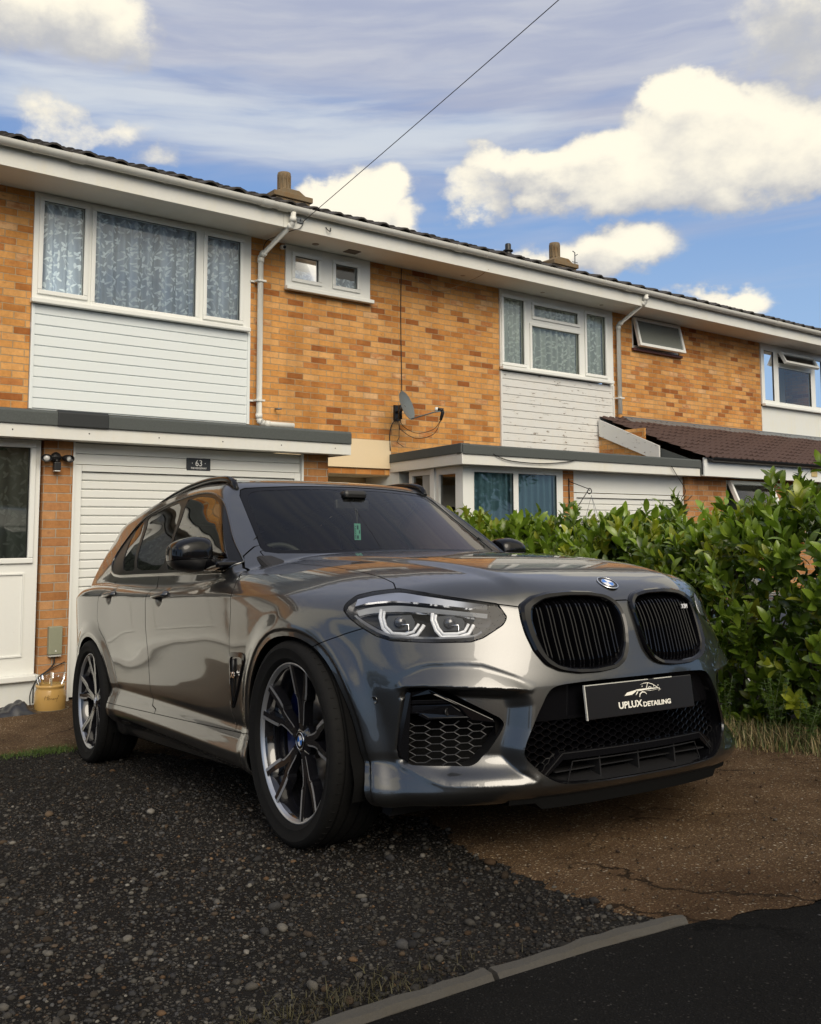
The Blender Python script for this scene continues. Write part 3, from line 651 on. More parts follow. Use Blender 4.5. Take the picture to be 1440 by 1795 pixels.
# ---- flat-roofed garages in front
def flat_roof(par, x0, x1, back=YM, patch=None, side=True, zt=1.80, zf=1.565, m=None):
    b = MB(); b.box(x0,x1,YF-.012,back-.002,1.685,zt-.03); o = b.build('flat_roof', feltm, par)
    # rolled felt kerb along the front edge, in lengths
    xs = [x0]
    while xs[-1] < x1-2.0: xs.append(xs[-1]+random.uniform(1.1,1.5))
    xs.append(x1)
    for i in range(len(xs)-1):
        q = MB(); yy = YF-.018-.003*(i%2)
        q.prism([(yy,1.675),(yy+.12,1.675),(yy+.14,zt-.004*(i%2)),(yy+.02,zt-.004*(i%2)),(yy,zt-.02)], xs[i]-(.003 if i else 0), xs[i+1], 'x')
        q.build('felt_edge', feltm, o, bevel=.006)
    f = MB(); f.box(x0,x1,YF,YF+.022,zf,1.684); f.build('fascia_board', upvc_dirty, o, bevel=.003)
    s = MB(); s.box(x0,x1,YF+.024,YG+.05,zf+.004,zf+.018); s.build('soffit', soffit_m, o)
    n = MB()
    x = x0+.2
    while x < x1: n.lathe([(.006,0),(.005,.002),(0,.003)],8,Matrix.Translation((x,YF-.001,1.625))@Matrix.Rotation(R(90),4,'X')); x += .62
    n.build('fixing_nail', darkm, o)
    return o
fr = flat_roof(H1, -1.19, 5.40)
q = MB(); q.prism([(YF-.026,1.672),(YF+.1,1.672),(YF+.12,1.808),(YF,1.808),(YF-.026,1.79)], 2.46, 2.89, 'x'); pt = q.build('felt_patch', felt_new, fr, bevel=.008)
pt['label'] = 'newer black felt patch on the grey roof edge'
MB().box(5.378,5.402,YF+.001,YG+.5,1.565,1.684).build('end_board', upvc_dirty, fr)
# garage front: pilaster, door, right pier, side wall
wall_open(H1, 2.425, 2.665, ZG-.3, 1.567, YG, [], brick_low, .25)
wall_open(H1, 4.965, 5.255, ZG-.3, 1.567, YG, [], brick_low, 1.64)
gd = garage_door(H1, 2.755, 4.87, ZG+.03, 1.315, YG+.05, 1.565)
MB().box(2.667,2.684,YG-.004,YG+.08,ZG,1.565).build('door_jamb', upvc, H1); MB().box(4.946,4.963,YG-.004,YG+.08,ZG,1.565).build('door_jamb', upvc, H1)
# tall upvc window and door panel at the far left
window(H1, .55, 2.405, -.37, 1.566, YG+.03, [(.64,1.25,.60,1.50),(1.40,2.32,.585,1.50)], gm=dark_glass, cur=[(1.3,2.36,.55,1.5,net2,.01,.2)], roomd=.5)
for (a,c) in ((.68,1.22),(1.42,2.30)):
    k = MB(); frame_rect(k, a, c, -.22, .46, .012, YG+.018, YG+.03); k.build('infill_panel', upvc, H1)
wall_open(H1, .55, 2.424, ZG-.3, -.418, YG, [], whiterender, .25, 'plinth')
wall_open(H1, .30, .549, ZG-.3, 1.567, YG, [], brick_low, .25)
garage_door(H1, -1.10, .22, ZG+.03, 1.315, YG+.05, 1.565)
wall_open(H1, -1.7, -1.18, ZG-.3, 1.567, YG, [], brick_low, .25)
# ---- house 2
main_unit(H2, 9.225, 11.72, 5.332, 11.78, [(5.68,6.94,3.74,4.28)], upvc)
window(H2, 5.683, 6.935, 3.742, 4.265, YM-.02, [(5.81,6.15,3.86,4.14),(6.40,6.73,3.86,4.14)], cur=[(5.7,6.9,3.83,3.99,net1,.01)])
for x_ in (5.9,6.49): MB().box(x_,x_+.16,YM-.05,YM-.042,4.185,4.20).build('trickle_vent', upvc, H2)
window(H2, 9.23, 11.60, 3.13, 4.265, YM-.02, [(9.29,9.70,3.20,4.15),(9.86,10.88,3.17,3.80),(9.91,10.86,3.95,4.12),(11.06,11.50,3.21,4.15)],
       cur=[(9.25,9.78,3.15,4.2,net2,.02,.11),(9.84,10.95,3.15,4.2,net2,.022,.13),(11.0,11.56,3.17,4.2,net2,.02,.12)])
MB().box(11.602,11.70,YM-.01,YM+.05,2.0,4.27).build('corner_post', upvc, H2)
boards(H2, 9.262, 11.66, 1.95, 3.07, YM-.005, 10, peel, 'cladding_panel')
eaves(H2, 5.332, 11.78, [5.75,7.6,8.6,9.4,10.4,11.0], [5.40,8.1,11.60])
downpipe(H2, [(11.77,9.165,4.44),(11.77,9.18,4.33),(11.76,9.72,4.05),(11.76,9.72,2.62)])
b = MB(); b.box(11.70,11.82,9.675,9.765,2.86,2.882); b.box(11.64,11.70,9.775,9.79,2.86,2.882); b.build('pipe_clip', upvc_dirty, H2)
# cream band over the recessed front door, and the recess itself
wall_open(H2, 5.332, 7.262, 1.585, 1.945, YM-.03, [], cream, .02, 'render_band')
wall_open(H2, 5.332, 7.4, ZG-.3, 1.49, YM+.55, [(5.95,6.90,ZG,1.42)], cream, .1, 'porch_wall')
MB().box(5.26,7.27,YM+.02,YM+.64,1.494,1.58).build('porch_ceiling', cream, H2)
wall_open(H2, 7.262, 7.45, ZG-.3, 1.6, YM-.2, [], whiterender, .9, 'porch_side')
d = MB(); frame_rect(d, 5.955, 6.895, ZG, 1.415, .09, YM+.54, YM+.60); d.box(6.045,6.805,YM+.57,YM+.60,ZG,1.325); do = d.build('front_door', upvc, H2)
k = MB(); frame_rect(k, 6.2,6.65,.35,1.15,.04,YM+.545,YM+.57); k.build('door_frame', upvc, do); MB().box(6.24,6.61,YM+.562,YM+.568,.39,1.11).build('pane', dark_glass, do)
# glazed corner porch and flat roof
z0b = ZG-.3
PW = []   # mitred roof edge: front run + angled return
o2 = MB().prism([(7.27,YM-.002),(6.90,YF),(11.30,YF),(11.30,YM-.002)], 1.66, 1.735, 'z').build('flat_roof', feltm, H2)
q = MB(); q.prism([(YF-.02,1.648),(YF+.1,1.648),(YF+.12,1.765),(YF,1.765),(YF-.02,1.75)], 6.90, 11.31, 'x')
a0 = Vector((6.90,YF,0)); a1 = Vector((7.262,YM,0)); dd = (a1-a0).normalized(); nn = Vector((-dd.y,dd.x,0))
def wallprism(b, a, c, t, z0, z1):
    d = (c-a).normalized(); n = Vector((-d.y,d.x,0))*t
    b.prism([(a.x,a.y),(c.x,c.y),(c.x-n.x,c.y-n.y),(a.x-n.x,a.y-n.y)], z0, z1, 'z')
q2 = MB(); wallprism(q2, a0+nn*.018, a1+nn*.018, .12, 1.66, 1.77)
q.build('felt_edge', feltm, o2, bevel=.006); q2.build('felt_edge', feltm, o2, bevel=.006)
f = MB(); f.box(6.90,11.30,YF,YF+.022,1.535,1.655); wallprism(f, a0+nn*.002, a1+nn*.002, .022, 1.535, 1.665); f.build('fascia_board', upvc_dirty, o2, bevel=.003)
MB().prism([(7.28,YM-.01),(6.93,YF+.03),(11.28,YF+.03),(11.28,YM-.01)], 1.538, 1.552, 'z').build('soffit', soffit_m, o2)
# porch glazing: front window x 7.08..8.75, side lights run back to the wall
window(H2, 7.20, 8.73, ZG, 1.536, YG, [(7.25,7.88,-.3,1.47),(7.96,8.62,-.3,1.47)], cur=[(7.22,7.92,-.4,1.5,bluecurt,.03,.13),(7.93,8.7,-.4,1.5,bluecurt,.03,.12)], sash=False, sill=False, roomd=.9)
MB().box(7.07,7.199,YG-.012,YG+.12,ZG,1.536).build('corner_post', upvc, H2)
def side_win(par, a, c, z0, z1, glassm, cur=None, fw=.06, name='window'):
    a = Vector(a); c = Vector(c); L = (c-a).length; d = (c-a)/L
    M = Matrix(((d.x,-d.y,0,a.x),(d.y,d.x,0,a.y),(0,0,1,0),(0,0,0,1)))
    b = MB()
    for bx in ((0,L,0,.06,z1-fw,z1),(0,L,0,.06,z0,z0+fw),(0,fw,.001,.059,z0+fw,z1-fw),(L-fw,L,.001,.059,z0+fw,z1-fw)): b.box(*bx, M=M)
    w = b.build(name, upvc, par); g = MB(); g.box(fw,L-fw,.03,.034,z0+fw,z1-fw,M=M); g.build('pane', glassm, w)
    if cur:
        k = MB(); A=[];B=[]; n=60
        for i in range(n+1):
            x = fw*.5+(L-fw)*i/n; yy = .14+.02*math.sin(i*.9)
            A.append(M@Vector((x,yy,z1-.02))); B.append(M@Vector((x,yy,z0+.02)))
        k.strip(A,B); k.build('curtain', cur, w)
    return w
MB().box(7.05,7.069,YG,YG+.1,ZG,1.53)
side_win(H2, (7.15,8.74,0), (7.068,8.18,0), ZG, 1.536, dark_glass, bluecurt, .085, 'porch_door')
side_win(H2, (7.24,9.36,0), (7.165,8.80,0), .5, 1.536, dark_glass, bluecurt, .07)
MB().box(7.13,7.19,8.735,8.81,ZG,1.536).build('door_post', upvc, H2)
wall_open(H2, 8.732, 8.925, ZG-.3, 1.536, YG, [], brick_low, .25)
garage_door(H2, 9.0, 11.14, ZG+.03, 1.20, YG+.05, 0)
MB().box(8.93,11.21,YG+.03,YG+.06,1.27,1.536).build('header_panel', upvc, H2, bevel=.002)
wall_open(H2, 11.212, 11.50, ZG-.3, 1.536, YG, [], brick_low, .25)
# ---- house 3
main_unit(H3, 15.885, 18.2, 11.782, 18.27, [(12.19,13.44,3.74,4.28)], upvc)
rd = worn('red_brown_timber', (.10,.035,.028), .6, .2)
frost = worn('frosted_pane',(.16,.175,.16),.12,.1)
w3 = window(H3, 12.195, 13.435, 3.745, 4.265, YM+.02, [(12.25,13.39,3.80,4.22)], fm=upvc, gm=dark_glass, sash=False, sill=False)
MB().box(12.17,13.47,YM-.05,YM+.06,3.70,3.743).build('sill', rd, w3, bevel=.004)
def hung(par, x0, x1, ztop, h, y, ang, gm=dark_glass):
    """a top-hung casement pushed open at its foot"""
    M = Matrix.Translation((x0,y,ztop))@Matrix.Rotation(-ang,4,'X'); W = x1-x0
    b = MB()
    for bx in ((0,W,-.03,.03,-.05,0),(0,W,-.03,.03,-h,-h+.05),(0,.05,-.029,.029,-h+.05,-.05),(W-.05,W,-.029,.029,-h+.05,-.05)): b.box(*bx,M=M)
    o = b.build('open_casement', upvc, par, bevel=.004); MB().box(.05,W-.05,-.003,.003,-h+.05,-.05,M=M).build('pane', gm, o); return o
hung(H3, 12.21, 13.42, 4.25, .50, YM-.02, R(13), frost)
window(H3, 15.90, 18.15, 3.12, 4.265, YM-.02, [(16.0,16.32,3.20,4.14),(16.48,17.64,3.19,3.86),(16.48,17.64,3.95,4.14),(17.8,18.08,3.2,4.14)], cur=[(15.95,16.5,3.15,4.2,net2,.02,.12)], sash=False)
hung(H3, 16.46, 17.66, 4.15, .26, YM-.06, R(28))
wall_open(H3, 15.885, 18.2, 2.0, 3.07, YM-.01, [], cream if False else whiterender, .03, 'render_panel')
eaves(H3, 11.782, 18.27, [12.6,13.5,14.4,15.3,16.2,17.1], [12.9,15.8])
# lean-to roof
pitch = math.atan2(2.53-1.80, YM-7.93); Ln = math.hypot(YM-7.93, 2.53-1.80)
browntile = worn('brown_roof_tile', (.085,.050,.042), .9, .45, dirt=(.5,.48,.42), amt=.35, sc_=9)
lt = roof_tiles(H3, 11.33, 18.4, 7.88, 1.80, pitch, Ln+.1, wl=.15, amp=.022, name='lean_to_roof', m=browntile, course=.22, nose=.018)
mossm = worn('pale_lichen', (.42,.42,.36), .9)
b = MB(); b.box(11.9,18.3,YM-.03,YM-.003,2.52,2.60); b.prism([(YM-.17,2.50),(YM-.16,2.515),(YM-.003,2.60),(YM-.003,2.57)], 11.9, 18.3, 'x'); b.build('lead_flashing', leadm, lt)
# verge end of the lean-to: felt upstand and the old peeling barge board
MB().prism([(YF+.02,1.55),(YF+.02,1.72),(YM-.02,2.40),(YM-.02,1.55)], 11.34, 11.40, 'x').build('felt_upstand', feltm, lt)
bd = MB(); 
c0 = Vector((11.305,YM-.05,2.50)); c1 = Vector((11.305,8.62,1.98))
bd.prism([(c0.y,c0.z),(c0.y,c0.z-.26),(c1.y,c1.z-.20),(c1.y,c1.z+.03)], 11.27, 11.30, 'x'); bd.build('barge_board', peel, lt)
wall_open(H3, 11.31, 11.335, 1.74, 2.30, 8.9, [], brick, .9)
b = MB(); half_pipe(b, 11.42, 18.4, 7.85, 1.80, .055); b.build('gutter', blackplastic, lt, auto=40)
MB().box(11.36,18.4,7.92,7.945,1.54,1.80).build('fascia_board', upvc, lt, bevel=.003)
MB().box(11.36,18.4,7.946,YG+.03,1.545,1.56).build('soffit', soffit_m, lt)
MB().box(14.18,14.34,7.908,7.919,1.62,1.79).build('air_vent', worn('straw_plastic',(.60,.46,.22),.6), lt)
wall_open(H3, 11.503, 15.2, ZG-.3, 1.54, YG, [(12.21,13.37,.55,1.52),(14.35,15.1,.55,1.52)], brick_low, .25)
w5 = window(H3, 12.22, 13.36, .55, 1.52, YG+.04, [(12.28,13.30,.62,1.46)], gm=win_glass, sash=False)
hung(H3, 12.24, 13.34, 1.50, .78, YG-.02, R(24), win_glass)
window(H3, 14.36, 15.09, .55, 1.52, YG+.04, [(14.45,15.0,.62,1.45)], gm=win_glass)
wall_open(H3, 15.2, 18.4, ZG-.3, 1.54, YG, [], brick_low, .25)
# ---- rest of each house: the back and the party ends, so nothing is a film set
for H,x0,x1 in ((H1,-1.188,5.328),(H2,5.334,11.778),(H3,11.784,18.27)):
    MB().box(x0,x1,16.7,16.95,ZG-.3,4.3).build('back_wall', brick, H)
MB().box(-1.188,-.95,YM+.26,16.69,ZG-.3,4.3).build('end_wall', brick, H1); MB().box(18.04,18.27,YM+.26,16.69,ZG-.3,4.3).build('end_wall', brick, H3)
# ---- chimneys on the ridge (parts of the roofs they stand on)
stone = worn('lichened_stone', (.20,.15,.09), .95, .4, dirt=(.5,.3,.08), amt=.9, sc_=7)
def chimney(H, x, y, pot_h, w, zb):
    b = MB(); b.box(x-w/2,x+w/2,y-.3,y+.3,zb-.5,zb-.02); b.box(x-w/2-.05,x+w/2+.04,y-.33,y+.33,zb-.019,zb+.07)
    b.prism([(x-w/2,zb+.071),(x+w/2,zb+.071),(x+.14,zb+.17),(x-.14,zb+.17)], y-.25, y+.25)
    o = b.build('chimney', stone, H, bevel=.012)
    n = 10; q = MB()
    q.lathe([(.115,zb+.16),(.115,zb+.20),(.10,zb+.205),(.095,zb+pot_h-.12),(.105,zb+pot_h-.10),(.105,zb+pot_h),(.08,zb+pot_h)],24,Matrix.Translation((x,y,0)))
    for k in range(n):
        a = k*2*math.pi/n; q.box(-.012,.012,.095,.112,zb+.22,zb+pot_h-.03,Matrix.Translation((x,y,0))@Matrix.Rotation(a,4,'Z'))
    q.build('chimney_pot', stone, o)
chimney(H1, 7.49-.0, 13.0, .50, .52, 6.02) if False else chimney(H2, 7.51, 13.0, .50, .62, 6.06)
chimney(H3, 13.80, 13.0, .52, .62, 6.05)
b = MB(); b.lathe([(.09,5.9),(.075,6.12),(.06,6.16),(.06,6.3),(.05,6.32)],12,Matrix.Translation((12.5,13.0,0))); b.lathe([(.1,6.17),(.1,6.19),(.0,6.2)],12,Matrix.Translation((12.5,13.0,0))); b.build('roof_vent', blackplastic, H2, auto=40)
b = MB(); b.tube([(14.18,12.8,5.9),(14.18,12.8,6.4),(14.12,12.8,6.42)],.012,6); b.tube([(14.1,12.8,6.2),(14.26,12.8,6.2)],.008,6); b.tube([(14.18,12.8,6.33),(14.26,12.8,6.38)],.01,6); b.build('aerial_mast', leadm, H3)
# ---- small things fixed to the houses, each its own object
def wire(name, pts, r, label, cat='cable', m=None, sag=None):
    b = MB(); b.tube(pts, r, 6); return tag(b.build(name, m or cable_m), label, cat)
# ---------------------------------------------------------------- car body as an implicit surface
def _spl(xs, ys):
    xs = np.asarray(xs, float); ys = np.asarray(ys, float)
    h = np.diff(xs); d = np.diff(ys)/h
    m = np.zeros(len(xs)); m[0] = d[0]; m[-1] = d[-1]
    for i in range(1, len(xs)-1):
        if d[i-1]*d[i] > 0:
            w1 = 2*h[i]+h[i-1]; w2 = h[i]+2*h[i-1]
            m[i] = (w1+w2)/(w1/d[i-1]+w2/d[i])
    X = np.linspace(xs[0], xs[-1], 4001)
    k = np.clip(np.searchsorted(xs, X, side='right')-1, 0, len(xs)-2)
    t = (X-xs[k])/h[k]
    Y = ((2*t**3-3*t**2+1)*ys[k]+(t**3-2*t**2+t)*h[k]*m[k]+(-2*t**3+3*t**2)*ys[k+1]+(t**3-t**2)*h[k]*m[k+1])
    return X.astype(np.float32), Y.astype(np.float32)
def spl(*pts):
    pts = sorted(pts); X, Y = _spl([p[0] for p in pts], [p[1] for p in pts])
    return lambda q: np.interp(q, X, Y).astype(np.float32)
def smax(a, b, k):
    h = np.clip(0.5+0.5*(a-b)/k, 0, 1); return b+(a-b)*h+k*h*(1-h)
def smin(a, b, k): return -smax(-a, -b, k)
def sstep(a, b, x):
    t = np.clip((x-a)/(b-a), 0, 1); return t*t*(3-2*t)
Wz = spl((.10,.84),(.15,.862),(.2,.88),(.225,.905),(.25,.926),(.28,.931),(.33,.915),(.385,.893),(.42,.900),(.5,.907),(.6,.916),(.7,.923),(.8,.929),(.88,.933),(.92,.931),(.96,.916),(1.0,.890),(1.04,.858),(1.08,.80),(1.2,.55))
Wx = spl((-4,.0),(-3.4,0),(-2.9,.008),(-2.4,-.002),(-1.5,0),(-.6,0),(0,.008),(.4,.0),(1,0))
Rise = spl((-4,.10),(-3.2,.085),(-2.43,.07),(-1.69,.045),(-.55,-.005),(-.1,-.02),(.4,-.05),(1,-.08))
Nz = spl((.05,.70),(.15,.78),(.20,.83),(.245,.868),(.30,.872),(.36,.875),(.46,.872),(.55,.866),(.62,.855),(.7,.842),(.8,.826),(.9,.80),(1.1,.7))
NN = spl((.1,2.7),(.55,2.7),(.8,2.25),(1.1,2.2))
Nr = spl((.05,.70),(.2,.80),(.4,.86),(.7,.88),(.9,.86),(1.05,.80),(1.2,.70))
Hc = spl((-4,1.13),(-3,1.13),(-2.4,1.10),(-1.5,1.05),(-1.0,1.045),(-.8,1.075),(-.6,1.10),(-.3,1.080),(0,1.05),(.3,1.008),(.5,.968),(.65,.925),(.735,.888),(.78,.860),(.83,.81),(1,.6))
Dx = spl((-4,.02),(-1,.02),(-.6,.045),(0,.085),(.4,.11),(.7,.09),(1,.09))
Tz = spl((.9,.885),(1.03,.852),(1.12,.828),(1.2,.796),(1.3,.748),(1.4,.694),(1.5,.645),(1.56,.606),(1.62,.55),(1.75,.42))
Tx = spl((-4,-.20),(-3.5,-.075),(-3,-.028),(-2.6,-.008),(-2,0),(-1.2,0),(-.9,-.005),(-.5,-.03),(0,-.08))
Rz = spl((-4,1.42),(-3.6,1.50),(-3.3,1.545),(-2.8,1.595),(-2.3,1.620),(-1.9,1.618),(-1.5,1.574),(-1.2,1.512),(-.9,1.42),(0,1.1))
def body(x, y, z):
    y = np.abs(y)
    zr = z-Rise(x)
    Ws = Wz(zr)+Wx(x)
    n = NN(z); x0 = -.1
    a = (y/Ws)
    b = np.clip((x-x0)/(Nz(z)-x0), 0, None)
    c = np.clip((-2.95-x)/Nr(z), 0, None)
    nn = np.where(x > x0, n, 3.0)
    side = ((a**nn+b**nn+c**3.0+1e-9)**(1/nn)-1)*Ws
    dx = Dx(x)
    t = np.clip(y-.33, 0, None)
    # power dome: a shallow raised centre with a soft shoulder line
    s = .40+.18*np.clip((.75-x)/1.35, 0, 1)
    dome = .010*(1-sstep(-.03, .035, y-s))*sstep(-.75, -.55, x)
    top = (z-(Hc(x)-.010*(y/.5)**2-dx*(t/.5)**2.2+dome-.008))*.95
    k = .055+.03*sstep(-.9, -.2, x)
    low = smax(side, top, k)
    bot = (.19+.03*sstep(-3, -3.8, x)-z)
    low = smax(low, bot, .03)
    # cabin
    cs = (y-(Tz(z)+Tx(x)))*.88
    rf = (z-(Rz(x)-.022*(y/.6)**2.6))*.97
    ws = (x-(-.60-(z-1.105)*1.50-.03*((z-1.3)/.2)**2*0-.37*y*y))*.55+(z-1.105)*0
    rw = (-3.76+(z-1.1)*.62+.28*y*y-x)*.85
    cab = smax(cs, rf, .055)
    cab = smax(cab, ws, .03)
    cab = smax(cab, rw, .06)
    cab = smax(cab, .9-z, .01)
    return smin(low, cab, .022)
def grad(f, P, h=2e-4):
    g = np.empty_like(P)
    for i in range(3):
        e = np.zeros(3, P.dtype); e[i] = h
        A = P+e; B = P-e
        g[:, i] = (f(A[:,0],A[:,1],A[:,2])-f(B[:,0],B[:,1],B[:,2]))/(2*h)
    return g
# ---------------------------------------------------------------- meshing tools (numpy)
def surface_nets(f, X, Y, Z):
    nx, ny, nz = len(X), len(Y), len(Z)
    F = np.empty((nx, ny, nz), np.float32)
    yy = Y[None, :, None].astype(np.float32); zz = Z[None, None, :].astype(np.float32)
    for i in range(0, nx, 24):
        xx = X[i:i+24][:, None, None].astype(np.float32)
        xb, yb, zb = np.broadcast_arrays(xx, yy, zz)
        F[i:i+24] = f(xb, yb, zb)
    S = F < 0
    c = S[:-1,:-1,:-1].astype(np.int8)
    tot = np.zeros_like(c)
    for a in (0,1):
        for b in (0,1):
            for d in (0,1):
                tot += S[a:nx-1+a, b:ny-1+b, d:nz-1+d]
    act = (tot > 0) & (tot < 8)
    idx = -np.ones(act.shape, np.int32)
    I, J, K = np.nonzero(act); idx[I,J,K] = np.arange(len(I))
    acc = np.zeros((len(I),3)); cnt = np.zeros(len(I))
    co = [X, Y, Z]
    base = np.stack([I,J,K],1)
    for ax in range(3):
        o1, o2 = [k for k in range(3) if k != ax]
        for a in (0,1):
            for b in (0,1):
                p0 = base.copy(); p0[:,o1] += a; p0[:,o2] += b
                p1 = p0.copy(); p1[:,ax] += 1
                f0 = F[p0[:,0],p0[:,1],p0[:,2]]; f1 = F[p1[:,0],p1[:,1],p1[:,2]]
                m = (f0 < 0) != (f1 < 0)
                t = np.where(m, f0/np.where(f0==f1,1,f0-f1), 0)
                q = np.stack([co[k][p0[:,k]] for k in range(3)],1).astype(float)
                q[:,ax] += t*(co[ax][p1[:,ax]]-co[ax][p0[:,ax]])
                acc[m] += q[m]; cnt[m] += 1
    V = acc/cnt[:,None]
    quads = []
    for ax in range(3):
        o1, o2 = (ax+1)%3, (ax+2)%3
        sl0 = [slice(None)]*3; sl1 = [slice(None)]*3
        sl0[ax] = slice(0,-1); sl1[ax] = slice(1,None)
        a = S[tuple(sl0)]; b = S[tuple(sl1)]
        ch = np.nonzero(a != b); P = np.stack(ch,1)
        ok = (P[:,o1] > 0) & (P[:,o2] > 0) & (P[:,o1] < F.shape[o1]-1) & (P[:,o2] < F.shape[o2]-1)
        P = P[ok]; s = a[P[:,0],P[:,1],P[:,2]]
        def g(d1, d2):
            q = P.copy(); q[:,o1] -= d1; q[:,o2] -= d2
            return idx[q[:,0],q[:,1],q[:,2]]
        q = np.stack([g(1,1),g(0,1),g(0,0),g(1,0)],1)
        q[~s] = q[~s][:, ::-1]
        quads.append(q)
    Q = np.concatenate(quads); Q = Q[(Q >= 0).all(1)]
    return V, Q
def project(f, V, it=4):
    for _ in range(it):
        d = f(V[:,0],V[:,1],V[:,2]); g = grad(f, V)
        V = V-g*(d/np.maximum((g*g).sum(1),1e-3))[:,None]
    g = grad(f, V)
    return V, g/np.maximum(np.linalg.norm(g,axis=1),1e-6)[:,None]
def vnormals(V, T):
    n = np.cross(V[T[:,1]]-V[T[:,0]], V[T[:,2]]-V[T[:,0]])
    N = np.zeros_like(V)
    for k in range(3): 
        for a in range(3): N[:,a] += np.bincount(T[:,k], n[:,a], len(V))
    return N/np.maximum(np.linalg.norm(N,axis=1),1e-12)[:,None]
def _nz(n):
    n = n.copy(); n[:,:3] /= np.maximum(np.linalg.norm(n[:,:3],axis=1),1e-9)[:,None]; return n
def clip(M, s):
    """keep the part of the triangle mesh M=(V,N,T) where s<0, cut exactly along s=0"""
    V, N, T = M
    ins = s < 0; k = ins[T].sum(1)
    keep = T[k == 3]; out = [keep]; nV = [V]; nN = [N]; cnt = len(V)
    emap = {}
    def cut(A, B):
        nonlocal cnt
        t = (s[A]/(s[A]-s[B]))[:,None]
        key = np.minimum(A,B).astype(np.int64)*len(V)+np.maximum(A,B)
        u, inv = np.unique(key, return_inverse=True)
        first = np.zeros(len(u), int); first[inv] = np.arange(len(key))
        nV.append((V[A]+t*(V[B]-V[A]))[first]); nn = (N[A]+t*(N[B]-N[A]))[first]
        nN.append(_nz(nn))
        r = cnt+inv; cnt += len(u); return r
    E0 = []; 
    T1 = T[k == 1]; T2 = T[k == 2]
    if len(T1):
        r = np.argmax(ins[T1],1); a = T1[np.arange(len(T1)),r]; b = T1[np.arange(len(T1)),(r+1)%3]; c = T1[np.arange(len(T1)),(r+2)%3]
        E0 += [(a,b),(a,c)]
    if len(T2):
        r = np.argmin(ins[T2],1); a2 = T2[np.arange(len(T2)),r]; b2 = T2[np.arange(len(T2)),(r+1)%3]; c2 = T2[np.arange(len(T2)),(r+2)%3]
        E0 += [(b2,a2),(c2,a2)]
    if E0:
        A = np.concatenate([e[0] for e in E0]); B = np.concatenate([e[1] for e in E0])
        R = cut(A,B); o = 0; res = []
        for e in E0: res.append(R[o:o+len(e[0])]); o += len(e[0])
        i = 0
        if len(T1):
            ab, ac = res[0], res[1]; i = 2; out.append(np.stack([a,ab,ac],1))
        if len(T2):
            ba, ca = res[i], res[i+1]
            out.append(np.stack([ba,b2,c2],1)); out.append(np.stack([ba,c2,ca],1))
    T = np.concatenate(out); V = np.concatenate(nV); N = np.concatenate(nN)
    used = np.zeros(len(V), bool); used[T.ravel()] = True
    m = np.cumsum(used)-1
    return V[used], N[used], m[T]
def split(M, s, gap=.0018):
    return clip(M, s+gap), clip(M, -s+gap)
def polysd(px, py, poly):
    """signed distance to a closed polygon, negative inside"""
    P = np.asarray(poly, float); d = np.full(px.shape, 1e9); ins = np.zeros(px.shape, bool)
    for i in range(len(P)):
        a = P[i]; b = P[(i+1)%len(P)]; e = b-a
        wx = px-a[0]; wy = py-a[1]
        t = np.clip((wx*e[0]+wy*e[1])/max(e@e,1e-12),0,1)
        d = np.minimum(d, (wx-e[0]*t)**2+(wy-e[1]*t)**2)
        if a[1] != b[1]:
            c = ((a[1] > py) != (b[1] > py)) & (px < (b[0]-a[0])*(py-a[1])/(b[1]-a[1])+a[0])
            ins ^= c
    d = np.sqrt(d); return np.where(ins, -d, d)
def linesd(px, py, line):
    """unsigned distance to an open polyline"""
    P = np.asarray(line, float); d = np.full(px.shape, 1e9)
    for a, b in zip(P[:-1], P[1:]):
        e = b-a; wx = px-a[0]; wy = py-a[1]
        t = np.clip((wx*e[0]+wy*e[1])/max(e@e,1e-12),0,1)
        d = np.minimum(d, (wx-e[0]*t)**2+(wy-e[1]*t)**2)
    return np.sqrt(d)
def roundpoly(P, r=.3, n=4):
    """smooth the corners of a closed polygon (Chaikin with weight r)"""
    P = np.asarray(P, float)
    for _ in range(n):
        Q = np.roll(P,-1,0); P = np.stack([P*(1-r)+Q*r, P*r+Q*(1-r)],1).reshape(-1,P.shape[1]); r = .25
    return P
def mirror(M):
    V, N, T = M; k = len(V)
    V2 = V*[1,-1,1]; N2 = N*([1,-1,1]*(N.shape[1]//3))
    on = np.abs(V[:,1]) < 1e-5
    m = np.arange(k)+k; m[on] = np.arange(k)[on]
    VV = np.concatenate([V,V2]); NN_ = np.concatenate([N,N2]); TT = np.concatenate([T, m[T][:, ::-1]])
    used = np.zeros(len(VV), bool); used[TT.ravel()] = True; q = np.cumsum(used)-1
    return VV[used], NN_[used], q[TT]
# ---------------------------------------------------------------- the car
car = thing('parked_car', 'dark grey metallic SUV with black twin grille parked nose-out on the gravel drive', 'car')
CM = Matrix(((-0.0870655, 0.99600047, 0.02006648, 2.74444871), (-0.99159285, -0.08858057, 0.09432446, 2.95791296), (0.09572471, -0.01168538, 0.99533925, -0.33402895), (0,0,0,1)))
car.matrix_world = CM
paint = mat('metallic_grey_paint', (.15,.152,.158), .33, metal=.92, coat=1.0, coatr=.03)
nt, b_ = N(paint); fl = noise(nt, objc(nt), 900, 2, .7); setc(paint, mix(nt, fl, (.044,.045,.046), (.112,.113,.113))); b_.inputs['Coat IOR'].default_value = 1.55
orange = noise(nt, objc(nt), 1.6, 2, .5); bmp = nt.nodes.new('ShaderNodeBump'); nt.links.new(orange.so, bmp.inputs['Height']); bmp.inputs['Distance'].default_value = .006; bmp.inputs['Strength'].default_value = .5
nt.links.new(bmp.outputs[0], b_.inputs['Coat Normal'])
gloss = mat('gloss_black', (.004,.004,.005), .07, spec=.42)
fritm = mat('glass_border_black', (.004,.004,.005), .12, spec=.14)
